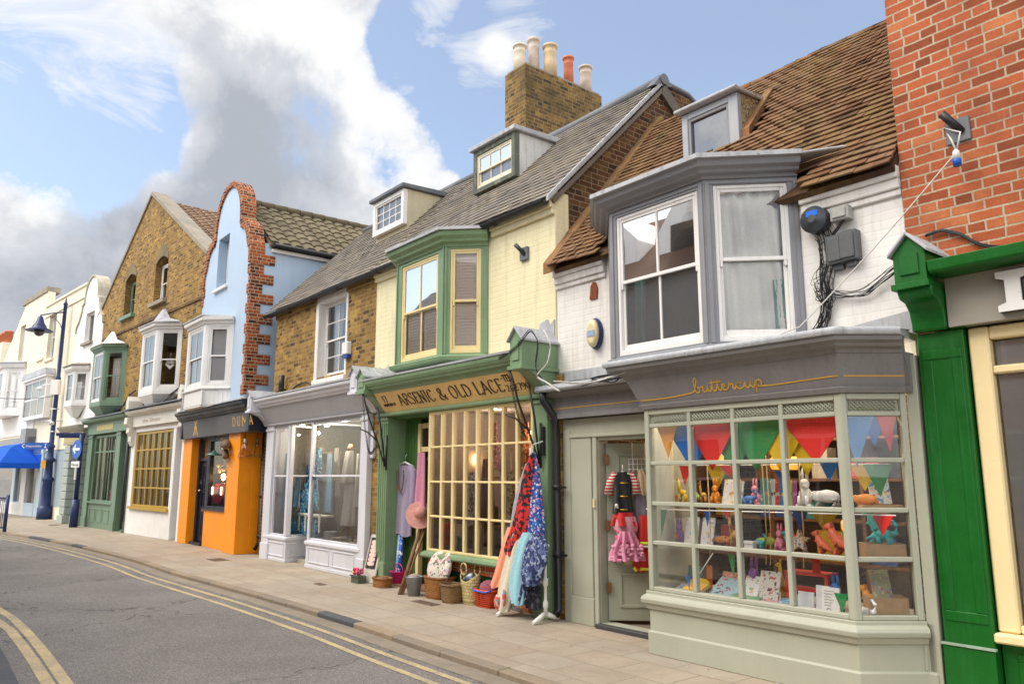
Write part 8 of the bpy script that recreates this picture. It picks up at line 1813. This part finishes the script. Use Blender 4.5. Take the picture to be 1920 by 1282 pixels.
# ================================================================ houses across the street (seen in the window reflections)
ZY = -8.9
for k, (a, b, h, mt, lab) in enumerate(((-16, -9.5, 6.6, render_white, 'white rendered house across the street with gabled dormer'), (-9.4, -4.2, 5.6, red_brick, 'red brick house across the street'), (-4.1, 2.5, 6.2, render_cream, 'cream house across the street'), (-27, -16.1, 6.8, stock, 'long yellow brick terrace across the street'))):
    t = thing('terraced_house', lab, 'house', A, (a + b) / 2, ZY)
    hol = []
    n = max(2, int((b - a) / 2.2)); wd = (b - a) / n
    for i in range(n):
        x = a + wd * (i + .5); hol += [[(x - .5, 3.4), (x + .5, 3.4), (x + .5, 4.9), (x - .5, 4.9)], [(x - .8, .7), (x + .8, .7), (x + .8, 2.5), (x - .8, 2.5)]]
    m = MB(); m.holes([(a, 0), (b, 0), (b, h), (a, h)], hol, ZY - .2, ZY); part(m, 'wall', mt, t)
    m = MB()
    for q in hol:
        x0, x1, z0, z1 = q[0][0], q[1][0], q[0][1], q[2][1]
        m.box(x0, x0 + .08, ZY - .1, ZY - .03, z0, z1); m.box(x1 - .08, x1, ZY - .1, ZY - .03, z0, z1); m.box(x0 + .08, x1 - .08, ZY - .099, ZY - .03, (z0 + z1) / 2 - .03, (z0 + z1) / 2 + .03); m.box(x0 + .08, x1 - .08, ZY - .098, ZY - .03, z1 - .08, z1); m.box((x0 + x1) / 2 - .02, (x0 + x1) / 2 + .02, ZY - .095, ZY - .035, z0, z1 - .08)
    part(m, 'window', white, t)
    m = MB(); m.box(a + .1, b - .1, ZY - 5, ZY - .25, 0, h - .1); part(m, 'room', dark, t)
    m = MB(); m.prism([(ZY + .25, h - .15), (ZY - 2.8, h + 2.5), (ZY - 6, h - .15)], a, b, 'x'); part(m, 'roof', slate if k % 2 else pinkt, t)
    if k == 0:
        for x in (-14, -11.5):
            m = MB(); m.prism([(x - .9, h + .2), (x + .9, h + .2), (x + .9, h + 1.2), (x, h + 2.2), (x - .9, h + 1.2)], ZY - 3, ZY - .6); part(m, 'dormer', render_white, t)
            m = MB(); m.box(x - .45, x + .45, ZY - .62, ZY - .58, h + .4, h + 1.3); part(m, 'dormer_window', dark, t)

# ================================================================ sky, sun and camera
CFRONT, CREAR, WSTR = 4.35, 10.5, .105
w = bpy.data.worlds.new('World'); sc.world = w; w.use_nodes = True; nt = w.node_tree; bg = nt.nodes['Background']
SUN_EL = math.radians(52)                                # sun high over the street
sx, sy = (-.45 * A.d[0] - .9 * A.n[0], -.45 * A.d[1] - .9 * A.n[1])
sky = N(nt, 'ShaderNodeTexSky', _sky_type='NISHITA', _sun_disc=False); sky.sun_elevation = SUN_EL; sky.sun_rotation = math.atan2(sx, sy)
sky.air_density = 1.0; sky.dust_density = 1.6
tc = nt.nodes.new('ShaderNodeTexCoord').outputs['Generated']
nz = nt.nodes.new('ShaderNodeVectorMath'); nz.operation = 'NORMALIZE'; L(nt, tc, nz.inputs[0]); dirv = nz.outputs[0]
def vadd(v, o): return N(nt, 'ShaderNodeVectorMath', _operation='ADD', i0=v, i1=o).outputs[0]
def mth(op, *a):
    n = nt.nodes.new('ShaderNodeMath'); n.operation = op
    for i, v in enumerate(a):
        if isinstance(v, (int, float)): n.inputs[i].default_value = v
        else: L(nt, v, n.inputs[i])
    return n.outputs[0]
def nzs(v, s, d, r, di=0): return N(nt, 'ShaderNodeTexNoise', Vector=v, Scale=s, Detail=d, Roughness=r, Distortion=di).outputs[0]
def mad(v, k, c=-.5): return mth('MULTIPLY', mth('ADD', v, c), k)
def plus(*a):
    s = a[0]
    for b in a[1:]: s = mth('ADD', s, b)
    return s
def blob(px, py, rad, wgt):
    d = Vector(ray(px, py)).normalized(); dt = N(nt, 'ShaderNodeVectorMath', _operation='DOT_PRODUCT', i0=dirv, i1=tuple(d)).outputs['Value']
    mr = N(nt, 'ShaderNodeMapRange', _interpolation_type='SMOOTHSTEP', i0=dt); mr.inputs[1].default_value = math.cos(rad); mr.inputs[2].default_value = 1.0; mr.inputs[3].default_value = 0; mr.inputs[4].default_value = wgt
    return mr.outputs[0]
def total(bl): return plus(*[blob(*b) for b in bl])
up = tuple(Vector(ray(520, -400)).normalized() * .03)
vo = N(nt, 'ShaderNodeTexVoronoi', Vector=dirv, Scale=10.0, Detail=1.0, Roughness=.5, _feature='SMOOTH_F1', Smoothness=.4)
n0 = nzs(dirv, 5.5, 7, .60, .3)
e0 = plus(mad(n0, 1.7), mad(vo.outputs['Distance'], -.75, -.35), mad(nzs(dirv, 21, 5, .68), .6))
n1u = nzs(vadd(dirv, up), 5.5, 5, .60, .3)
front = mth('MINIMUM', total([(420, 170, .30, .9), (600, 130, .17, .6), (330, 40, .13, .5), (110, 480, .34, 1.0), (400, 380, .28, .8), (640, 420, .22, .9), (0, 330, .13, .8), (785, 265, .10, .95), (560, 480, .22, .6), (-200, 500, .3, .7)]), 1.05)
wisp = total([(890, 50, .11, .22), (790, 5, .06, .28), (985, 30, .07, .26), (905, 130, .06, .32), (930, 100, .03, .2), (120, 50, .17, .40), (730, 190, .06, .2)])
gaps = total([(150, 190, .15, 1.1), (30, 170, .09, .6), (770, 110, .08, .6), (900, 260, .07, .5), (715, 300, .05, .3), (1350, 80, .4, .9), (1130, 60, .16, .5), (860, 20, .13, .75)])
dy = N(nt, 'ShaderNodeVectorMath', _operation='DOT_PRODUCT', i0=dirv, i1=tuple(Vector(ray(560, 300)).normalized())).outputs['Value']
rest = N(nt, 'ShaderNodeMapRange', i0=dy); rest.inputs[1].default_value = .75; rest.inputs[2].default_value = .45; rest.inputs[3].default_value = 0; rest.inputs[4].default_value = .85
base = mth('SUBTRACT', plus(front, rest.outputs[0], .12), gaps)
den = plus(base, e0)
mask = ramp(nt, den, [(.34, 0), (.52, .8), (.74, 1)])
wd = plus(wisp, mth('MULTIPLY', mth('MINIMUM', mth('MAXIMUM', base, 0.0), .25), .6), mad(nzs(N(nt, 'ShaderNodeMapping', Vector=dirv, Scale=(1, 1, 2.2)).outputs[0], 7, 6, .66, .9), 1.15))
wm = ramp(nt, wd, [(.34, 0), (.52, .5), (.75, .92)])
shade = total([(120, 470, .26, .42), (380, 300, .2, .24), (560, 260, .14, .30), (440, 140, .20, .26), (500, 330, .16, .2), (330, 440, .24, .22), (560, 420, .15, .16), (-100, 560, .3, .3)])
lightb = total([(0, 320, .12, .95), (300, 190, .09, .45), (545, 80, .10, .45), (600, 320, .09, .30), (780, 255, .12, .5), (240, 280, .08, .7), (650, 130, .07, .35)])
relief = mth('MULTIPLY', mth('SUBTRACT', n1u, n0), 2.6)
thick = plus(mth('MULTIPLY', mth('MINIMUM', mth('SUBTRACT', den, .36), 1.2), .16), mad(vo.outputs['Distance'], .5, -.35), mad(nzs(dirv, 15, 5, .65), .55), shade, mth('MULTIPLY', lightb, -1.0), relief, mad(nzs(dirv, 2.6, 4, .6), .75))
ccol = ramp(nt, mth('MULTIPLY', mth('ADD', thick, mad(nzs(dirv, 9, 6, .65), .35)), .82), [(.0, (1.0, .99, .97)), (.18, (.90, .905, .915)), (.42, (.68, .70, .74)), (.75, (.56, .585, .64)), (1.0, (.45, .48, .54))])
bright = N(nt, 'ShaderNodeMapRange', i0=dy); bright.inputs[1].default_value = .75; bright.inputs[2].default_value = .2; bright.inputs[3].default_value = CFRONT; bright.inputs[4].default_value = CREAR
cl_ = N(nt, 'ShaderNodeVectorMath', _operation='SCALE', i0=ccol); L(nt, bright.outputs[0], cl_.inputs['Scale'])
wc = N(nt, 'ShaderNodeVectorMath', _operation='SCALE', i0=(1, .99, .97)); L(nt, bright.outputs[0], wc.inputs['Scale'])
hz = mixc(nt, .20, sky.outputs[0], (3.4, 3.5, 3.6))
c_ = mixc(nt, wm, hz, wc.outputs[0])
L(nt, mixc(nt, mask, c_, cl_.outputs[0]), bg.inputs['Color']); bg.inputs['Strength'].default_value = WSTR
w.cycles.sampling_method = 'MANUAL'; w.cycles.sample_map_resolution = 512
sl = bpy.data.lights.new('sun', 'SUN'); sl.energy = 1.3; sl.angle = math.radians(40); sl.color = (1, .92, .80)
so_ = bpy.data.objects.new('sun', sl); C.objects.link(so_); dv = Vector((sx, sy, 0)).normalized() * math.cos(SUN_EL) + Vector((0, 0, math.sin(SUN_EL)))
so_.rotation_euler = dv.to_track_quat('Z', 'Y').to_euler(); so_.location = (0, 0, 30)
cd = bpy.data.cameras.new('camera'); cd.sensor_width = 36; cd.lens = FPX / 1920 * 36; cd.clip_end = 2000; cd.clip_start = .05
co = bpy.data.objects.new('camera', cd); C.objects.link(co); co.location = (0, 0, EYE); co.rotation_euler = (PI / 2 + PITCH, 0, 0); sc.camera = co
vs = sc.view_settings; vs.view_transform = 'Standard'; vs.look = 'None'; vs.exposure = 1.2; vs.gamma = 1; vs.use_curve_mapping = False
sc.cycles.max_bounces = 7; sc.cycles.transparent_max_bounces = 12; sc.cycles.glossy_bounces = 3; sc.cycles.diffuse_bounces = 3
sc.cycles.caustics_reflective = False; sc.cycles.caustics_refractive = False; sc.cycles.sample_clamp_indirect = 6
